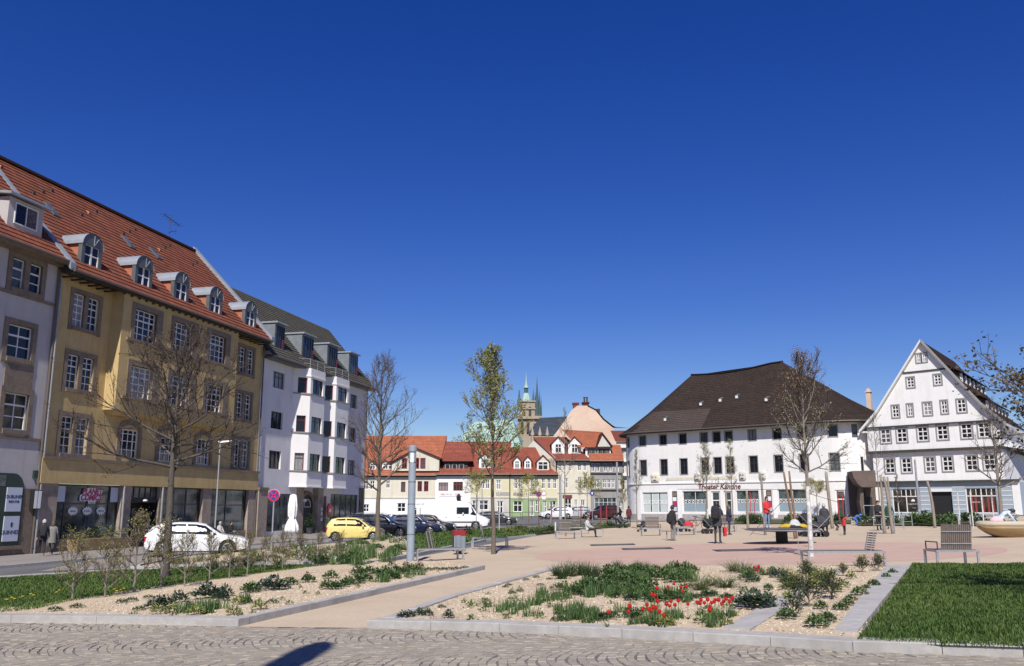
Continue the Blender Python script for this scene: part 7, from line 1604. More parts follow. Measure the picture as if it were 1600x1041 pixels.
# bicycle stands with a bicycle, black and green things on them
for i, (px, py) in enumerate(((1375, 830), (1389, 833), (1404, 829), (1418, 824))):
    g = gp(px, py); t = thing('bike_stand', f'grey tubular bike stand, {["leftmost", "second", "third", "rightmost"][i]} before the gateway', 'bike stand', g, R(20), 'tubular bike stands'); b = MB(); b.tube([(-.4, 0, -.1), (-.4, 0, .75), (-.3, 0, .85), (.3, 0, .85), (.4, 0, .75), (.4, 0, -.1)], .024, 6); b.build('hoop', 'galv', t); MB().tube([(-.4, 0, .35), (.4, 0, .35)], .02, 6).build('crossbar', 'galv', t)
# low street railing before the row of houses
for i in range(5):
    x = -2.4 + i * 2.4; y = 112.0; t = thing('street_railing', f'low dark street railing panel before the row houses, number {i + 1} counted from the left', 'railing', gz((x, y)), 0, 'street railings'); b = MB(); b.tube([(-1.1, 0, .85), (1.1, 0, .85)], .03, 5); b.tube([(-1.1, 0, .3), (1.1, 0, .3)], .025, 5); b.build('rail', 'steel_dark', t)
    for k in (-1.1, 0, 1.1): MB().tube([(k, 0, -.1), (k, 0, .9)], .03, 5).build('post', 'steel_dark', t)
    t['label'] = ['low dark street railing panel below the pale yellow house', 'low dark street railing panel left of the green house', 'low dark street railing panel in front of the green house', 'low dark street railing panel between green and cream houses', 'low dark street railing panel before the cream house'][i]
# planters and A-board by the comic shop
pc = FL.w(4.0, -1.1); t = thing('planter', 'long ochre planter box with dry looking shrubs under the comic shop window', 'planter', gz(pc, .09), AF)
b = MB(); b.hexa([(-2.2, -.3, 0), (2.2, -.3, 0), (2.2, .3, 0), (-2.2, .3, 0)], [(-2.25, -.36, .62), (2.25, -.36, .62), (2.25, .36, .62), (-2.25, .36, .62)]); b.build('box', 'sandform2', t)
pm = P_mound(91, 420, 1.0, .75, .14, ['leaf_dark', 'bud_pale'], .3)
o = put('foliage', pm, t, (0, 0, .6)); o.scale = (2.1, .45, 1.0)
pc = FL.w(7.3, -1.6); t = thing('chalkboard', 'small folding chalkboard standing beside the comic shop planter', 'sign board', gz(pc, .09), AF)
for sg in (-1, 1): 
    f = MB().hexa([(-.32, sg * .28, 0), (.32, sg * .28, 0), (.32, sg * .25, 0), (-.32, sg * .25, 0)][::sg], [(-.32, sg * .04, 1.15), (.32, sg * .04, 1.15), (.32, sg * .01, 1.15), (-.32, sg * .01, 1.15)][::sg]).build('board', 'black', t)
for k in range(5): scrawl(f, 0, -.26 + k * .035 - .0, .3 + k * .17, .45, .08, 'signwhite', 30 + k) if False else None
b = MB()
for k in range(5):
    z = .25 + k * .17; y = -.285 + .21 * z; b.box(-.24, .2 - .05 * (k % 3), y - .012, y - .004, z, z + .07)
b.build('chalk_writing', 'signwhite', t)
for s, sg in ((-.34, 1), (.34, 1)): MB().tube([(s, -.28, 0), (s, 0, 1.2)], .02, 5).build('frame_bar', 'logwood', t)
for i, (s, w) in enumerate(((8.2, .7), (9.9, .8), (30.0, 1.0), (33.6, 1.0))):
    pc = FL.w(s, -1.0); t = thing('potted_shrub', f'dark leafy potted shrub {["left of the black shop entrance", "right of the black shop entrance", "left of the arched door", "right of the arched door"][i]}', 'potted plant', gz(pc, .09), 0, 'potted shrubs by the house doors')
    MB().lathe([(.22, 0), (.3, .5), (.32, .52)], 12).build('pot', 'steel_dark', t); put('foliage', P_mound(95 + i, 220, .5 * w, 1.3 * w, .16, ['leaf_dark', 'leaf_mid'], .3), t, (0, 0, .45))
# folded cafe chairs in front of the bay house
for i, s in enumerate((25.2, 26.3, 36.8)):
    pc = FL.w(s, -1.3); t = thing('cafe_chair', f'pale metal cafe chair {["leftmost before the bay house window", "second before the bay house window", "right of the arched door"][i]}', 'chair', gz(pc, .09), AF + i, 'cafe chairs'); MB().box(-.2, .2, -.2, .2, .42, .45).build('seat', 'galv', t)
    for a, c in ((-.18, -.18), (.18, -.18), (-.18, .18), (.18, .18)): MB().tube([(a, c, 0), (a, c, .42 if c < 0 else .88)], .015, 5).build('leg', 'galv', t)
    MB().box(-.2, .2, .16, .19, .6, .88).build('backrest', 'galv', t)
# ------------------------------------------------------------------ vehicles (x forward, origin on the ground under the middle)
def interp(tab, x):
    for (a, *va), (c, *vc) in zip(tab, tab[1:]):
        if x <= c: t = 0 if c == a else max(0, (x - a) / (c - a)); return [p + (q - p) * t for p, q in zip(va, vc)]
    return tab[-1][1:]
def car(label, loc, rot, paint, L=4.2, W=1.76, H=1.48, wr=.31, ax=(.20, .80), tab=None, glass=(), group='cars parked along the square', cat='car', name='parked_car', rack=False, trim=None):
    """tab rows: x fraction from the tail, sill z, belt z, top z (fractions of H), half-width at belt, half-width at top"""
    t = thing(name, label, cat, loc, rot, group); n = 72; xs = [i / n for i in range(n + 1)]
    X = lambda u: (u - .5) * L
    wheels = [X(ax[0]), X(ax[1])]; ra = wr * 1.17
    def row(u):
        sill, belt, top, wb, wt = interp(tab, u); x = X(u); z0 = sill * H
        for wx in wheels:
            d = abs(x - wx)
            if d < ra: z0 = max(z0, wr + math.sqrt(ra * ra - d * d))
        zb, zt_ = belt * H, top * H; hw = W / 2
        pr = [(z0, hw * wb * .95), (max(z0 + .01, zb * .62), hw * wb), (max(z0 + .02, zb * .86), hw * wb * .985), (zb, hw * wb * .95), (zb + (zt_ - zb) * .5, hw * (wb * .95 + (wt - wb * .95) * .5) * 1.005), (zb + (zt_ - zb) * .9, hw * wt), (zt_, hw * wt * .86)]
        return pr
    rings = []
    for u in xs:
        pr = row(u); x = X(u); rings.append([(x, y, z) for z, y in pr] + [(x, -y, z) for z, y in pr[::-1]])
    b = MB(); b.loft(rings, closed=False, cap=False)
    m_ = len(rings[0]); b.add(rings[0], [tuple(range(m_))]); b.add(rings[-1], [tuple(range(m_))[::-1]])
    body = b.build('body', paint, t, smooth=False); body.data.shade_smooth()
    try:
        body.data.set_sharp_from_angle(angle=R(32))
    except Exception: pass
    b = MB(); b.box(X(.04), X(.96), -W / 2 * .80, W / 2 * .80, .18, .42 * H); b.build('underbody', 'black', t)
    def side(u, f, sg, e=.006):       # point on the side glass: f 0 at belt .. 1 at roof
        pr = row(u); zb, yb = pr[3]; zt_, yt = pr[5]; return (X(u), sg * (yb + (yt - yb) * f + e), zb + (zt_ - zb) * f)
    for (kind, *a) in glass:
        if kind == 'side':
            (u0, u1, v0, v1) = a          # lower rear, lower front, upper rear, upper front
            for sg in (-1, 1):
                q = MB(); k = 6
                for i in range(k):
                    l0, l1 = u0 + (u1 - u0) * i / k, u0 + (u1 - u0) * (i + 1) / k; h0, h1 = v0 + (v1 - v0) * i / k, v0 + (v1 - v0) * (i + 1) / k
                    P = [side(l0, .08, sg), side(l1, .08, sg), side(h1, .96, sg), side(h0, .96, sg)]
                    q.quad(*(P if sg < 0 else P[::-1]))
                q.build('side_window', 'carglass', t)
        else:
            (u0, u1, f) = a; q = MB(); k = 5       # windscreen between u0 and u1 along the top line
            for i in range(k):
                c, d = u0 + (u1 - u0) * i / k, u0 + (u1 - u0) * (i + 1) / k
                pc, pd = row(c)[6], row(d)[6]; e = .008
                P = [(X(c), -pc[1] * f, pc[0] + e), (X(d), -pd[1] * f, pd[0] + e), (X(d), pd[1] * f, pd[0] + e), (X(c), pc[1] * f, pc[0] + e)]
                q.quad(*P)
            q.build('windscreen' if kind == 'front' else 'rear_window', 'carglass', t)
    for wx in wheels:
        for sg in (-1, 1):
            y = sg * (W / 2 - .10); q = MB(); n2 = 24; prof = ((wr * .62, .095), (wr * .93, .10), (wr, .06), (wr, -.06), (wr * .93, -.10))
            q.loft([[(wx + r * math.cos(2 * math.pi * i / n2), y + sg * o, wr + r * math.sin(2 * math.pi * i / n2)) for i in range(n2)] for r, o in prof]); wh_ = q.build('wheel', 'tyre', t)
            q = MB(); q.prism([(wx + wr * .62 * math.cos(2 * math.pi * i / n2), y + sg * .07, wr + wr * .62 * math.sin(2 * math.pi * i / n2)) for i in range(n2)], (0, sg * .01, 0)); q.build('rim_back', 'steel_dark', wh_)
            q = MB()
            for k in range(7): a_ = 2 * math.pi * k / 7; q.tube([(wx + wr * .1 * math.cos(a_), y + sg * .09, wr + wr * .1 * math.sin(a_)), (wx + wr * .6 * math.cos(a_), y + sg * .093, wr + wr * .6 * math.sin(a_))], .028, 5)
            q.loft([[(wx + r * math.cos(2 * math.pi * i / n2), y + sg * o, wr + r * math.sin(2 * math.pi * i / n2)) for i in range(n2)] for r, o in ((wr * .56, .085), (wr * .62, .10), (wr * .65, .096))], cap=False); q.build('rim', 'rim', wh_)
    for sg in (-1, 1):
        pr = row(.02); zb = pr[3][0]; MB().box(X(0) - .012, X(.045), sg * W / 2 * .80 - .09, sg * W / 2 * .80 + .09, zb * .74, zb * .97).build('tail_light', 'taillight', t)
        pr = row(.97); zb = pr[3][0]; MB().box(X(.955), X(1) + .01, sg * W / 2 * .66 - .14, sg * W / 2 * .66 + .14, zb * .74, zb * .94).build('headlight', 'headlight', t)
        u = .64; s_ = side(u, .12, sg, .10); MB().box(s_[0] - .05, s_[0] + .07, s_[1] - .09, s_[1] + .09, s_[2] - .02, s_[2] + .12).build('mirror', paint, t)
        for u in (.40, .58) if L > 4 else (.54,):
            pr = row(u); MB().box(X(u) - .08, X(u) + .08, sg * (pr[2][1] + .004) - .012, sg * (pr[2][1] + .004) + .012, pr[2][0] - .015, pr[2][0] + .015).build('door_handle', trim or paint, t)
    MB().box(X(0) - .015, X(0) + .005, -.26, .26, .42 * H, .50 * H).build('number_plate', 'plate', t); MB().box(X(1) - .005, X(1) + .018, -.26, .26, .25 * H, .33 * H).build('number_plate', 'plate', t)
    if rack:
        for sg in (-1, 1): MB().tube([(X(.12), sg * W / 2 * .66, H * 1.0), (X(.14), sg * W / 2 * .66, H * 1.035), (X(.52), sg * W / 2 * .68, H * 1.035), (X(.54), sg * W / 2 * .68, H * 1.0)], .018, 5).build('roof_rail', 'galv', t)
    return t
HATCH = [(0, .30, .58, .62, .86, .80), (.02, .22, .60, .70, .93, .78), (.06, .19, .62, .86, .97, .76), (.14, .17, .63, .965, 1, .77), (.30, .15, .63, 1.0, 1, .79), (.48, .15, .62, .99, 1, .79), (.58, .15, .61, .93, 1, .79), (.72, .16, .60, .655, 1, .82), (.76, .16, .59, .62, 1, .86), (.90, .17, .54, .56, .96, .84), (.97, .20, .47, .49, .88, .78), (1, .26, .40, .41, .78, .70)]
HG = (('side', .16, .40, .20, .385), ('side', .415, .695, .40, .575), ('front', .575, .715, .90), ('rear', .025, .12, .88))
ESTATE = [(0, .30, .58, .70, .88, .80), (.02, .22, .60, .86, .95, .78), (.06, .18, .62, .97, .98, .78), (.30, .15, .62, 1.0, 1, .80), (.50, .15, .62, .99, 1, .80), (.58, .15, .61, .93, 1, .80), (.71, .16, .60, .66, 1, .84), (.76, .16, .59, .625, 1, .86), (.92, .17, .54, .56, .95, .84), (.98, .20, .46, .48, .86, .76), (1, .26, .40, .41, .78, .70)]
EG = (('side', .07, .24, .09, .235), ('side', .255, .42, .25, .41), ('side', .435, .69, .425, .575), ('front', .58, .705, .90), ('rear', .004, .05, .88))
def on_ground(px, py): return gp(px, py)
g = atY(309, 865, 42.5); g.z = G(g.x, g.y)
car('white parked car seen from its rear side behind the large bare tree', g, R(14), 'car_white', 4.55, 1.85, 1.52, .34, (.19, .80), HATCH, HG)
g = atY(556, 838, 57.5); g.z = G(g.x, g.y)
car('small pale yellow car parked beside the bare upright tree', g, R(4), 'car_yellow', 3.55, 1.64, 1.46, .28, (.16, .82), [(0, .30, .58, .64, .88, .80), (.02, .22, .60, .76, .94, .78), (.08, .18, .62, .93, .98, .77), (.18, .16, .62, .985, 1, .78), (.34, .15, .62, 1.0, 1, .79), (.50, .15, .61, .985, 1, .79), (.59, .15, .60, .92, 1, .79), (.75, .16, .59, .645, 1, .84), (.78, .16, .59, .62, 1, .86), (.91, .17, .54, .56, .96, .84), (.98, .2, .46, .48, .88, .78), (1, .26, .40, .41, .8, .70)], (('side', .12, .34, .17, .33), ('side', .355, .72, .345, .58), ('front', .585, .745, .9), ('rear', .03, .12, .88)))
g = atY(596, 835, 63.5); g.z = G(g.x, g.y)
car('black estate car with roof rails behind the yellow car', g, R(-3), 'car_black', 4.7, 1.85, 1.62, .35, (.19, .80), ESTATE, EG, rack=True)
g = atY(648, 833, 69.0); g.z = G(g.x, g.y)
car('dark blue car partly hidden behind the grey light column', g, R(-4), 'car_blue', 4.3, 1.76, 1.5, .32, (.19, .80), HATCH, HG)
g = atY(672, 831, 73.0); g.z = G(g.x, g.y)
car('black hatchback parked just left of the white van front', g, R(-4), 'car_black', 4.1, 1.74, 1.46, .31, (.19, .80), HATCH, HG)
g = atY(618, 820, 92); g.z = G(g.x, g.y)
car('white car whose roof shows above the dark blue car', g, R(2), 'car_white', 4.3, 1.78, 1.55, .31, (.19, .80), ESTATE, EG)
g = atY(688, 820, 90); g.z = G(g.x, g.y)
car('pale silver car roof visible behind the dark cars', g, R(2), 'car_silver', 4.3, 1.78, 1.5, .31, (.19, .80), HATCH, HG)
g = atY(777, 819, 97.5); g.z = G(g.x, g.y)
car('charcoal car with sloping bonnet right of the white van', g, R(-6), 'car_charcoal', 4.4, 1.78, 1.46, .32, (.19, .80), HATCH, HG)
g = atY(868, 806, 112); g.z = G(g.x, g.y)
car('white car parked in front of the cream house', g, R(196), 'car_white', 4.2, 1.75, 1.5, .31, (.19, .80), HATCH, HG)
g = atY(897, 806, 114); g.z = G(g.x, g.y)
car('silver car parked right of the pale lamp column', g, R(186), 'car_silver', 4.2, 1.75, 1.48, .31, (.19, .80), ESTATE, EG)
g = atY(941, 808, 112); g.z = G(g.x, g.y)
car('dark red people carrier in front of the grey house', g, R(200), 'car_red', 4.4, 1.85, 1.75, .33, (.19, .80), ESTATE, EG)
# white delivery van
VAN = [(0, .16, .50, .90, .90, .84), (.015, .13, .50, .975, .98, .86), (.06, .12, .50, 1.0, 1, .88), (.60, .12, .50, 1.0, 1, .88), (.68, .12, .50, .985, 1, .87), (.74, .12, .50, .91, 1, .85), (.845, .12, .48, .56, 1, .86), (.87, .12, .46, .50, 1, .88), (.95, .13, .41, .43, .95, .84), (.985, .15, .36, .38, .88, .78), (1, .2, .30, .31, .8, .7)]
g = atY(710, 824, 83); g.z = G(g.x, g.y)
v = car('tall white delivery van with dark side window behind the parked cars', g, R(-3), 'car_white', 6.4, 2.05, 2.55, .36, (.20, .82), VAN, (('side', .745, .835, .755, .765), ('front', .752, .84, .88)), cat='van', name='delivery_van', trim='steel_dark')
for sg in (-1, 1):
    y = sg * 1.0; q = MB(); P = [(.85, y, 1.52), (2.35 - .9, y, 1.52)]
    q.hexa([(.30, sg * .985, 1.42), (1.42, sg * .985, 1.42), (1.42, sg * 1.0, 1.42), (.30, sg * 1.0, 1.42)][::-sg], [(.30, sg * .955, 2.0), (1.42, sg * .955, 2.0), (1.42, sg * .972, 2.0), (.30, sg * .972, 2.0)][::-sg]); q.build('side_window', 'carglass', v)
    MB().box(-2.9, 1.9, sg * 1.012 - .01, sg * 1.012 + .01, .62, .74).build('rub_strip', 'steel_dark', v)
MB().box(2.95, 3.32, -.85, .85, .3, .62).build('bumper', 'steel_dark', v)
# ------------------------------------------------------------------ people
BASE = dict(pelvis=(0, 0, .95), spine=(0, 0, 1.10), chest=(0, .0, 1.28), neck0=(0, 0, 1.44), neck=(0, -.01, 1.51), head=(0, -.03, 1.60), crown=(0, -.015, 1.69), nose=(0, -.125, 1.60),
            hipL=(.09, 0, .91), kneeL=(.10, -.02, .50), ankL=(.10, .02, .09), toeL=(.115, -.14, .035), heelL=(.10, .05, .035), hipR=(-.09, 0, .91), kneeR=(-.10, -.02, .50), ankR=(-.10, .02, .09), toeR=(-.115, -.14, .035), heelR=(-.10, .05, .035),
            shL=(.175, 0, 1.40), elL=(.235, .03, 1.13), wrL=(.245, -.05, .90), shR=(-.175, 0, 1.40), elR=(-.235, .03, 1.13), wrR=(-.245, -.05, .90))
RAD = dict(pelvis=.125, spine=.118, chest=.135, neck0=.075, neck=.052, head=.088, crown=.07, nose=.016, hip=.092, knee=.058, ank=.042, toe=.034, heel=.036, sh=.066, el=.045, wr=.029)
EDG = [('pelvis', 'spine', 't'), ('spine', 'chest', 't'), ('chest', 'neck0', 't'), ('neck0', 'neck', 's'), ('neck', 'head', 's'), ('head', 'crown', 's'), ('head', 'nose', 's')] + \
      [e for S in 'LR' for e in ((('pelvis'), 'hip' + S, 'p'), ('hip' + S, 'knee' + S, 'p'), ('knee' + S, 'ank' + S, 'p'), ('ank' + S, 'toe' + S, 'f'), ('ank' + S, 'heel' + S, 'f'), ('neck0', 'sh' + S, 't'), ('sh' + S, 'el' + S, 't'), ('el' + S, 'wr' + S, 't'))]
def lerp3(a, b, t): return tuple(a[i] + (b[i] - a[i]) * t for i in range(3))
def person(label, loc, rot, h, pose=None, top='cl_char', trousers='cl_black', shoes='cl_black', hair='hair_dark', hairlen=.0, jacket=None, hem=.80, group=None, hood=False, headk=1.0):
    J = dict(BASE); J.update(pose or {}); k = h / 1.77
    J = {n: tuple(c * k for c in p) for n, p in J.items()}
    if headk != 1.0:
        for n in ('head', 'crown', 'nose'): J[n] = tuple(J['neck'][i] + (J[n][i] - J['neck'][i]) * headk for i in range(3))
    V, E_, Rr, seg = [], [], [], []; idx = {}
    def vid(n):
        if n not in idx:
            idx[n] = len(V); V.append(J[n]); r = RAD[n] if n in RAD else RAD[n[:-1]]
            if n in ('head', 'crown', 'nose'): r *= headk
            Rr.append(r * k)
        return idx[n]
    for a, c, m in EDG: E_.append((vid(a), vid(c))); seg.append((J[a], J[c], m, (Rr[idx[a]] + Rr[idx[c]]) / 2))
    for S in 'LR':     # palm, four unequal curled fingers and a thumb
        w = Vector(J['wr' + S]); d = (w - Vector(J['el' + S])).normalized(); sd = Vector((1, 0, 0)) if abs(d.x) < .8 else Vector((0, 1, 0)); sd = (sd - d * sd.dot(d)).normalized(); fw = d.cross(sd); fw = fw if fw.y < 0 else -fw
        pm = w + d * .075 * k; i0 = len(V); V.append(tuple(pm)); Rr.append(.034 * k); E_.append((idx['wr' + S], i0)); seg.append((tuple(w), tuple(pm), 's', .03 * k))
        for q, (o, L) in enumerate(((-.027, .062), (-.009, .074), (.009, .070), (.027, .055))):
            a = pm + (fw * o + d * .03) * k; c = a + (d * L * .55 + sd * .004) * k; e = c + (d * L * .4 + sd * .02 * (1 if S == 'R' else -1)) * k; i1 = len(V); V += [tuple(a), tuple(c), tuple(e)]; Rr += [.0105 * k, .009 * k, .0075 * k]; E_ += [(i0, i1), (i1, i1 + 1), (i1 + 1, i1 + 2)]; seg.append((tuple(pm), tuple(e), 's', .012 * k))
        a = pm + (fw * .035 - d * .02) * k; c = a + (fw * .022 + d * .035) * k; i1 = len(V); V += [tuple(a), tuple(c)]; Rr += [.012 * k, .009 * k]; E_ += [(i0, i1), (i1, i1 + 1)]; seg.append((tuple(pm), tuple(c), 's', .012 * k))
    me = bpy.data.meshes.new('body'); me.from_pydata(V, E_, []); ob = bpy.data.objects.new('body', me); COL.objects.link(ob)
    md = ob.modifiers.new('skin', 'SKIN'); sk = me.skin_vertices[0].data
    for i, r in enumerate(Rr): sk[i].radius = (r, r); sk[i].use_root = (i == 0)
    md.use_smooth_shade = True; ob.modifiers.new('sub', 'SUBSURF').levels = 1
    bpy.context.view_layer.update(); dg = bpy.context.evaluated_depsgraph_get(); nm = bpy.data.meshes.new_from_object(ob.evaluated_get(dg)); bpy.data.objects.remove(ob); nm.name = 'body'; nm.materials.clear()
    for m in ('skin', top, trousers, shoes): nm.materials.append(M[m])
    S_ = [(Vector(a), Vector(c), 'stpf'.index(m), r) for a, c, m, r in seg]
    for p in nm.polygons:
        c = p.center; best = 9; bi = 0
        for a, e, m, r in S_:
            ab = e - a; t = max(0, min(1, (c - a).dot(ab) / max(1e-9, ab.length_squared))); d = (c - a - ab * t).length - r
            if d < best: best, bi = d, m
        p.material_index = bi; p.use_smooth = True
    root = thing('person', label, 'person', loc, rot, group); put('body', nm, root)
    # hair as a cap with its own length
    H0, H1 = Vector(J['head']), Vector(J['crown']); up = (H1 - H0).normalized(); fwd = (Vector(J['nose']) - H0); fwd = (fwd - up * fwd.dot(up)).normalized(); sd = up.cross(fwd); R0_ = .105 * k * headk
    b = MB(); n = 14; rings = []
    for i in range(6):
        ph = R(8 + i * 19); rings.append([H0 + up * (.045 * k + R0_ * 1.08 * math.cos(ph)) + (sd * math.cos(a) * .92 + fwd * (math.sin(a) * 1.05 - .22 * (i / 5))) * R0_ * math.sin(ph) - up * (0 if math.sin(a) > .2 else (.05 + hairlen) * k * (i / 5) ** 2) + up * (.03 * k * (i / 5) if math.sin(a) > .5 else 0) for a in [2 * math.pi * j / n for j in range(n)]])
    b.loft(rings[::-1]); b.build('hair' if not hood else 'hood', hair, root, smooth=True)
    if not hood:
        for sg in (-1, 1): p = H0 + fwd * .083 * k * headk + sd * sg * .032 * k * headk + up * .02 * k; MB().lathe([(0, -.009 * k), (.010 * k, 0), (0, .009 * k)], 6, tuple(p)).build('eye', 'hair_dark', root)
        p = H0 + fwd * .086 * k * headk - up * .045 * k * headk; MB().box(p.x - .02 * k, p.x + .02 * k, p.y - .004, p.y + .004, p.z - .004, p.z + .004).build('mouth', 'cl_maroon', root)
    if jacket:
        b = MB(); n = 18; P0, P1, P2_, P3 = [Vector(J[q]) for q in ('pelvis', 'spine', 'chest', 'neck0')]; low = P0 - Vector((0, 0, (.95 - hem) * k))
        b.loft([[c + Vector((rx * k * math.cos(a), ry * k * math.sin(a), 0)) for a in [2 * math.pi * j / n for j in range(n)]] for c, rx, ry in ((low, .205, .165), (P0, .195, .16), (P1, .18, .148), (P2_, .20, .15), (P2_.lerp(P3, .6), .185, .13), (P3, .10, .095))], cap=False); b.build('jacket', jacket, root, smooth=True)
    return root
def pack(label, par_loc, rot, k, mat, off=(0, .2, 1.18)):
    c, s = math.cos(rot), math.sin(rot); o = Vector((off[0] * c - off[1] * s, off[0] * s + off[1] * c, off[2])) * k
    t = thing('backpack', label, 'backpack', Vector(par_loc) + o, rot); n = 16
    sq = lambda rx, ry, z: [(rx * math.copysign(abs(math.cos(a)) ** .6, math.cos(a)), ry * math.copysign(abs(math.sin(a)) ** .6, math.sin(a)), z) for a in [2 * math.pi * i / n for i in range(n)]]
    b = MB(); b.loft([sq(.11 * k, .06 * k, -.26 * k), sq(.16 * k, .10 * k, -.2 * k), sq(.165 * k, .105 * k, .08 * k), sq(.13 * k, .085 * k, .24 * k), sq(.05 * k, .04 * k, .28 * k)]); b.build('bag', mat, t, smooth=True)
    b = MB(); b.loft([sq(.10 * k, .035 * k, -.2 * k), sq(.115 * k, .045 * k, -.05 * k), sq(.09 * k, .03 * k, .05 * k)]); b.build('front_pocket', 'cl_black', t, (0, .115 * k, 0))
    b = MB()
    for sg in (-1, 1): b.tube([(sg * .1 * k, -.08 * k, .22 * k), (sg * .13 * k, -.20 * k, .27 * k), (sg * .13 * k, -.34 * k, .12 * k), (sg * .13 * k, -.30 * k, -.08 * k), (sg * .12 * k, -.08 * k, -.2 * k)], .016 * k, 5)
    b.build('strap', 'cl_black', t); return t
WALK = dict(kneeL=(.10, -.14, .52), ankL=(.10, -.16, .12), toeL=(.11, -.32, .09), heelL=(.10, -.13, .05), kneeR=(-.10, .03, .50), ankR=(-.10, .24, .13), toeR=(-.11, .10, .04), heelR=(-.10, .27, .09), elL=(.24, .10, 1.13), wrL=(.25, .12, .90), elR=(-.24, -.02, 1.13), wrR=(-.25, -.18, .93))
SIT = dict(pelvis=(0, 0, .54), spine=(0, .04, .70), chest=(0, .05, .88), neck0=(0, .03, 1.04), neck=(0, .02, 1.11), head=(0, -.01, 1.20), crown=(0, 0, 1.29), nose=(0, -.105, 1.19), hipL=(.1, -.03, .52), kneeL=(.12, -.45, .52), ankL=(.12, -.46, .09), toeL=(.13, -.62, .035), heelL=(.12, -.42, .035), hipR=(-.1, -.03, .52), kneeR=(-.10, -.47, .54), ankR=(-.10, -.56, .10), toeR=(-.11, -.72, .05), heelR=(-.10, -.51, .035), shL=(.175, .04, 1.0), elL=(.22, -.06, .75), wrL=(.10, -.28, .66), shR=(-.175, .04, 1.0), elR=(-.22, -.06, .75), wrR=(-.10, -.28, .66))
BEND = dict(pelvis=(0, .12, .62), spine=(0, .03, .75), chest=(0, -.12, .86), neck0=(0, -.26, .92), neck=(0, -.32, .93), head=(0, -.40, .93), crown=(0, -.46, .97), nose=(0, -.44, .83), hipL=(.1, .1, .58), kneeL=(.14, -.16, .38), ankL=(.13, .05, .08), toeL=(.14, -.11, .035), heelL=(.13, .08, .035), hipR=(-.1, .1, .58), kneeR=(-.14, -.16, .38), ankR=(-.13, .05, .08), toeR=(-.14, -.11, .035), heelR=(-.13, .08, .035), shL=(.17, -.2, .88), elL=(.2, -.36, .66), wrL=(.12, -.5, .48), shR=(-.17, -.2, .88), elR=(-.2, -.36, .66), wrR=(-.12, -.5, .48))
FOLD = dict(elL=(.24, -.04, 1.15), wrL=(.06, -.19, 1.08), elR=(-.24, -.04, 1.15), wrR=(-.06, -.19, 1.06))
PHONE = dict(elL=(.23, -.10, 1.17), wrL=(.08, -.26, 1.32), elR=(-.23, -.10, 1.17), wrR=(-.07, -.27, 1.30))
def feet(px, py, dz=0): p = gp(px, py); p.z += dz; return p
# couple by the pub front
p = feet(64, 872); q = FL; p = Vector((*p[:2], G(p.x, p.y) + .09))
person('grey haired man in dark coat with backpack walking past the pub front', p, R(205), 1.76, WALK, 'cl_black', 'cl_black', 'cl_lgrey', 'hair_grey', jacket='cl_black', hem=.78)
pack('black backpack on the grey haired man by the pub front', p, R(205), 1.0, 'cl_black')
p = feet(78.5, 870); p.z = G(p.x, p.y) + .09
person('woman in patterned grey coat walking beside the grey haired man', p, R(195), 1.66, WALK, 'cl_grey', 'cl_char', 'cl_lgrey', 'hair_brown', .12, jacket='cl_grey', hem=.62)
# two seated behind the white car
pc = FL.w(15.3, -2.6)
for i, (s, lab, tp, hr) in enumerate(((14.6, 'person with pale hood sitting behind the white car, left one', 'cl_lgrey', 'hair_grey'), (16.0, 'person in dark clothes sitting behind the white car, right one', 'cl_black', 'hair_dark'))):
    w = FL.w(s, -2.0); w.z = G(w.x, w.y) + .09
    person(lab, w, R(60), 1.72, SIT, tp, 'cl_char', 'cl_black', hr, jacket=tp, hem=.9)
    t = thing('cafe_chair', 'dark cafe chair under a seated person ' + ('left' if i == 0 else 'right') + ' behind the white car', 'chair', w, R(60), 'cafe chairs'); MB().box(-.22, .22, -.2, .24, .40, .43).build('seat', 'steel_dark', t); MB().box(-.22, .22, .24, .27, .43, .85).build('backrest', 'steel_dark', t)
    for a in (-.2, .2):
        for c in (-.18, .22): MB().tube([(a, c, 0), (a, c, .4)], .015, 5).build('leg', 'steel_dark', t)
# sitting on the slatted bench
p = feet(919, 839.5); p.z -= .05
person('person in pale jacket and dark trousers sitting on a slatted bench', p, R(62), 1.68, SIT, 'cl_lgrey', 'cl_black', 'cl_black', 'hair_brown', .05, jacket='cl_lgrey', hem=.9)
p = feet(1052, 845)
person('man in black jacket and grey trousers standing with a small backpack', p, R(118), 1.76, dict(toeL=(.13, -.14, .035)), 'cl_black', 'cl_grey', 'cl_lgrey', 'hair_dark', jacket='cl_black', hem=.80)
pack('small black backpack on the man in grey trousers', p, R(118), .92, 'cl_black')
p = feet(1122, 849.5)
person('tall man in charcoal jacket with large backpack, seen from behind', p, R(150), 1.88, PHONE, 'cl_char', 'cl_char', 'cl_black', 'hair_dark', jacket='cl_char', hem=.72)
pack('large black backpack on the tall man in charcoal jacket', p, R(150), 1.15, 'cl_black')
t = thing('carrier_bag', 'red carrier bag hanging at the side of the tall man', 'bag', p + Vector((.30, -.12, .34))); MB().hexa([(-.05, -.12, -.02), (.05, -.12, -.02), (.05, .12, -.02), (-.05, .12, -.02)], [(-.07, -.15, .36), (.07, -.15, .36), (.07, .15, .36), (-.07, .15, .36)]).build('bag', 'cl_red', t); MB().tube([(0, -.1, .36), (0, -.05, .50), (0, .05, .50), (0, .1, .36)], .012, 5).build('handle', 'cl_red', t)
p = feet(1140, 836)
person('person in dark jacket looking down, right behind the tall man', p, R(80), 1.68, FOLD, 'cl_navy', 'cl_char', 'cl_black', 'hair_brown', .08, jacket='cl_navy', hem=.8)
dg_, dz_ = DISC
p = Vector((dg_.x - .62, dg_.y - .1, dg_.z + dz_))
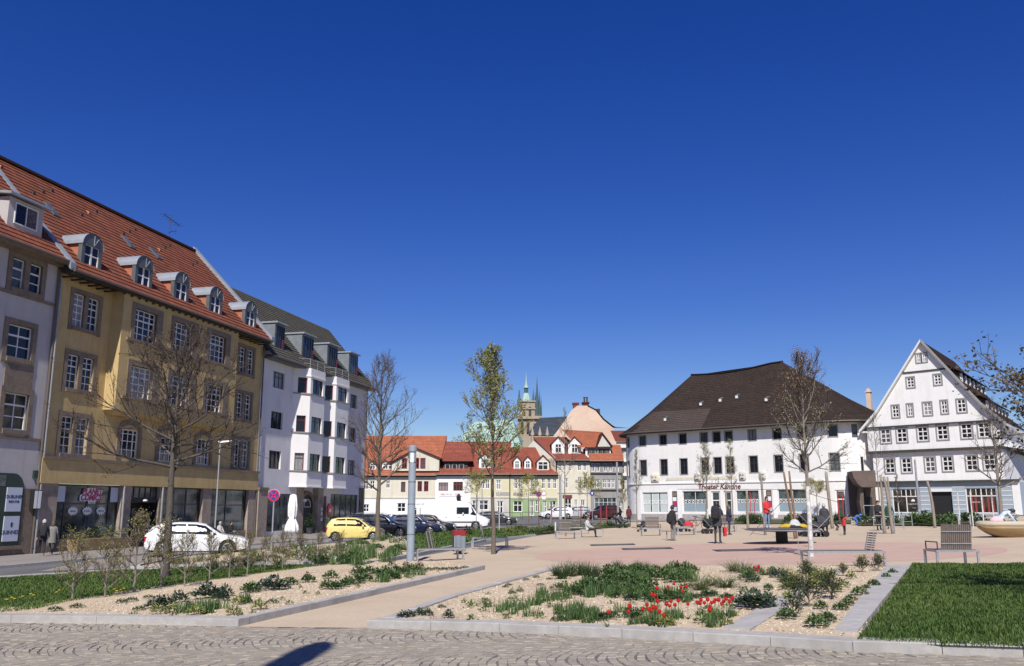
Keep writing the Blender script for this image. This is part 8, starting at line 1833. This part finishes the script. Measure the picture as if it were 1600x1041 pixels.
person('girl in red top and jeans with long dark hair standing on the disc', p, R(20), 1.36, FOLD, 'cl_red', 'cl_jeans', 'cl_lgrey', 'hair_dark', .22, jacket='cl_red', hem=.86, headk=1.12)
p = feet(1290, 838.5)
person('grey haired woman in dark grey coat standing by the pushchairs', p, R(165), 1.66, None, 'cl_char', 'cl_black', 'cl_black', 'hair_grey', jacket='cl_char', hem=.56)
p = feet(1320, 836.5)
person('toddler in red top with one arm raised', p, R(100), 1.0, dict(elR=(-.26, -.1, 1.5), wrR=(-.3, -.2, 1.72)), 'cl_red', 'cl_black', 'cl_lgrey', 'hair_dark', jacket='cl_red', hem=.86, headk=1.3)
p = feet(1308, 829)
person('small dark haired child bending forward beside the toddler', p, R(100), 1.05, BEND, 'cl_char', 'cl_black', 'cl_black', 'hair_dark', headk=1.25)
p = feet(1338, 821)
person('child in blue hooded overall crouching near the gateway', p, R(75), 1.30, BEND, 'cl_blue', 'cl_blue', 'cl_black', 'cl_blue', hood=True, headk=1.2, jacket='cl_blue', hem=.9)
p = feet(983, 821.5)
person('man in dark red jacket standing left of the canteen building', p, R(190), 1.76, None, 'cl_maroon', 'cl_black', 'cl_black', 'hair_dark', jacket='cl_maroon', hem=.8)
p = feet(964, 823)
person('person in black bending over a pushchair by the rounded corner', p, R(70), 1.7, dict(BEND, pelvis=(0, .1, .9), hipL=(.1, .1, .87), hipR=(-.1, .1, .87), kneeL=(.1, .06, .48), kneeR=(-.1, .06, .48), spine=(0, .02, 1.03), chest=(0, -.12, 1.14), neck0=(0, -.26, 1.2), neck=(0, -.32, 1.23), head=(0, -.40, 1.25), crown=(0, -.45, 1.32), nose=(0, -.48, 1.19), shL=(.17, -.2, 1.16), shR=(-.17, -.2, 1.16), elL=(.2, -.36, .95), elR=(-.2, -.36, .95), wrL=(.12, -.5, .8), wrR=(-.12, -.5, .8)), 'cl_black', 'cl_black', 'cl_black', 'hair_dark')
p = feet(1374, 829)
person('person in black with dark cap behind the bike stands', p, R(10), 1.72, FOLD, 'cl_black', 'cl_black', 'cl_black', 'cl_black', jacket='cl_black', hem=.75)
p = feet(1391, 827)
person('person in dark green jacket with black cap leaning on the bike stands', p, R(330), 1.62, dict(elL=(.3, -.1, 1.15)), 'cl_green', 'cl_char', 'cl_black', 'cl_black', jacket='cl_green', hem=.72)
bl = BOAT.location
for i, (px, lab, tp, tr, hr, hh) in enumerate(((1566, 'adult in light blue shirt bending over the boat seat', 'cl_sky', 'cl_black', 'hair_dark', 1.7), (1588, 'small fair child bending over the boat seat rim', 'cl_white', 'cl_grey', 'hair_brown', 1.0))):
    b_ = atY(px, 800, bl.y + .35 + .15 * i); b_.z = bl.z + (.56 if hh < 1.2 else .16)
    person(lab, b_, R(70 if i == 0 else 250), hh, dict(BEND), tp, tr, 'cl_black', hr, jacket=tp if i == 0 else None, hem=.95, headk=1.0 if hh > 1.2 else 1.25)
b_ = atY(1556, 800, bl.y + .1); t = thing('pink_cloth', 'pink jacket lying on the rim of the boat seat', 'jacket', (b_.x, b_.y, bl.z + .60)); rr = random.Random(3)
b = MB(); b.loft([[(r * math.cos(a) * rr.uniform(.85, 1.15), r * .7 * math.sin(a) * rr.uniform(.85, 1.15), z) for a in [2 * math.pi * i / 14 for i in range(14)]] for r, z in ((.30, 0), (.27, .12), (.17, .22), (.05, .27))]); b.build('cloth', 'cl_pink', t, smooth=True)
# pushchairs and bags
def pushchair(px, py, rot, lab, mat, k=1.0, lying=False):
    g = gp(px, py); t = thing('pushchair', lab, 'pushchair', g, rot, 'pushchairs on the square'); t.scale = (k,) * 3
    for x in (-.33, .36):
        for y in (-.27, .27):
            r = .15 if x < 0 else .11; q = MB(); q.lathe([(r * .75, -.02), (r, -.02), (r, .02), (r * .75, .02)], 16); o = q.build('wheel', 'tyre', t, (x, y, r), (math.pi / 2, 0, 0)); q = MB()
            for a in range(5): q.tube([(0, 0, 0), (r * .78 * math.cos(a * 1.2566), r * .78 * math.sin(a * 1.2566), 0)], .012, 4)
            q.build('spoke', 'rim', o)
    b = MB()
    for y in (-.24, .24): b.tube([(.36, y, .11), (-.1, y, .55), (-.55, y, 1.0)], .016, 6); b.tube([(-.33, y, .15), (.05, y, .5), (.3, y, .62)], .016, 6)
    b.tube([(-.55, -.24, 1.0), (-.6, 0, 1.03), (-.55, .24, 1.0)], .02, 6); b.build('frame', 'galv', t)
    n = 12; b = MB(); ring = lambda x, z, w, hgt: [(x, w * math.cos(a), z + hgt * math.sin(a)) for a in [2 * math.pi * i / n for i in range(n)]]
    b.loft([ring(-.36, .62, .2, .14), ring(-.2, .6, .24, .2), ring(.15, .56, .24, .18), ring(.42, .55, .2, .1), ring(.5, .55, .1, .05)]); b.build('carrycot', mat, t, smooth=True)
    b = MB(); m = 8; rings = []
    for i in range(5):
        a0 = R(15 + i * 30); rings.append([(-.14 - .28 * math.cos(a0), .25 * math.cos(math.pi * j / m), .70 + .30 * math.sin(a0) * math.sin(math.pi * j / m) + .06 * math.sin(math.pi * j / m)) for j in range(m + 1)])
    b.loft(rings, closed=False, cap=False); b.build('hood', mat, t, smooth=True); MB().box(-.3, .25, -.2, .2, .18, .32).build('basket', 'cl_black', t)
    return t
pushchair(1264, 838, R(8), 'black pushchair between the disc and the woman in grey coat', 'cl_black', 1.12)
pushchair(1279, 839, R(172), 'dark grey pushchair next to the grey haired woman', 'cl_char', 1.0)
pushchair(1108, 834, R(20), 'black pushchair left of the tall man', 'cl_black', .85)
pushchair(1003, 831, R(170), 'low black pushchair left of the square chair bench', 'cl_black', .7)
pushchair(972, 825, R(10), 'dark pushchair with the bending person by the rounded corner', 'cl_char', .9)
pushchair(1068, 831, R(15), 'dark pushchair with folded hood behind the chair bench with red bag', 'cl_char', .85)
g = gp(1072, 836); t = thing('red_bag', 'red bag slung over the chair bench before the canteen', 'bag', g + Vector((.15, .0, .44))); b = MB(); rr = random.Random(8)
b.loft([[(r * 1.25 * math.cos(a) * rr.uniform(.8, 1.15), r * .7 * math.sin(a), z) for a in [2 * math.pi * i / 14 for i in range(14)]] for r, z in ((.18, 0), (.24, .06), (.22, .2), (.10, .33), (.03, .36))]); b.build('bag', 'cl_red', t, smooth=True)
t = thing('jacket_heap', 'yellow and black jacket heap lying on the disc', 'jacket', Vector((dg_.x + .55, dg_.y + .1, dg_.z + dz_))); b = MB()
b.loft([[(r * 1.25 * math.cos(a) * rr.uniform(.85, 1.15), r * .7 * math.sin(a) * rr.uniform(.85, 1.15), z) for a in [2 * math.pi * i / 16 for i in range(16)]] for r, z in ((.42, -.01), (.40, .06), (.26, .13), (.06, .17))]); b.build('cloth', 'cl_black', t, smooth=True)
for x, mt in ((-.28, 'cl_yellow'), (.36, 'cl_yellow'), (.06, 'cl_lgrey')):
    b = MB(); b.loft([[(x + r * 1.5 * math.cos(a) * rr.uniform(.8, 1.2), -.05 + r * .8 * math.sin(a) * rr.uniform(.8, 1.2), z) for a in [2 * math.pi * i / 12 for i in range(12)]] for r, z in ((.24, .02), (.2, .10), (.10, .17 if mt != 'cl_lgrey' else .34), (.03, .19 if mt != 'cl_lgrey' else .38))]); b.build('sleeve', mt, t, smooth=True)
# bicycle by the canteen
g = gp(1092, 829); t = thing('bicycle', 'dark bicycle leaning behind the chair bench near the canteen', 'bicycle', g, R(10))
for x in (-.52, .52):
    q = MB(); q.tube([(x + .34 * math.cos(2 * math.pi * i / 24), 0, .35 + .34 * math.sin(2 * math.pi * i / 24)) for i in range(25)], .018, 5); w_ = q.build('wheel', 'tyre', t); q = MB()
    for a in range(8): q.tube([(x, 0, .35), (x + .32 * math.cos(a * .785), 0, .35 + .32 * math.sin(a * .785))], .005, 3)
    q.build('spoke', 'rim', w_)
b = MB(); P_ = dict(r=(-.52, 0, .35), f=(.52, 0, .35), bb=(-.08, 0, .30), st=(-.22, 0, .85), hd=(.36, 0, .82))
for a, c in (('r', 'bb'), ('bb', 'st'), ('st', 'hd'), ('bb', 'hd'), ('r', 'st'), ('hd', 'f')): b.tube([P_[a], P_[c]], .018, 6)
b.build('frame', 'cl_maroon', t); MB().box(-.36, -.10, -.07, .07, .90, .95).build('saddle', 'black', t); MB().tube([(.30, -.28, .98), (.36, 0, 1.0), (.30, .28, .98)], .015, 5).build('handlebar', 'steel_dark', t)
# bird-dark shrub pot beside the bin and white bucket-like post by the bench
g = gp(730, 838); t = thing('dark_shrub', 'dark rounded shrub behind the litter bin', 'shrub', g); put('foliage', P_mound(120, 260, .32, .75, .12, ['leaf_bronze', 'leaf_dark'], .3), t)
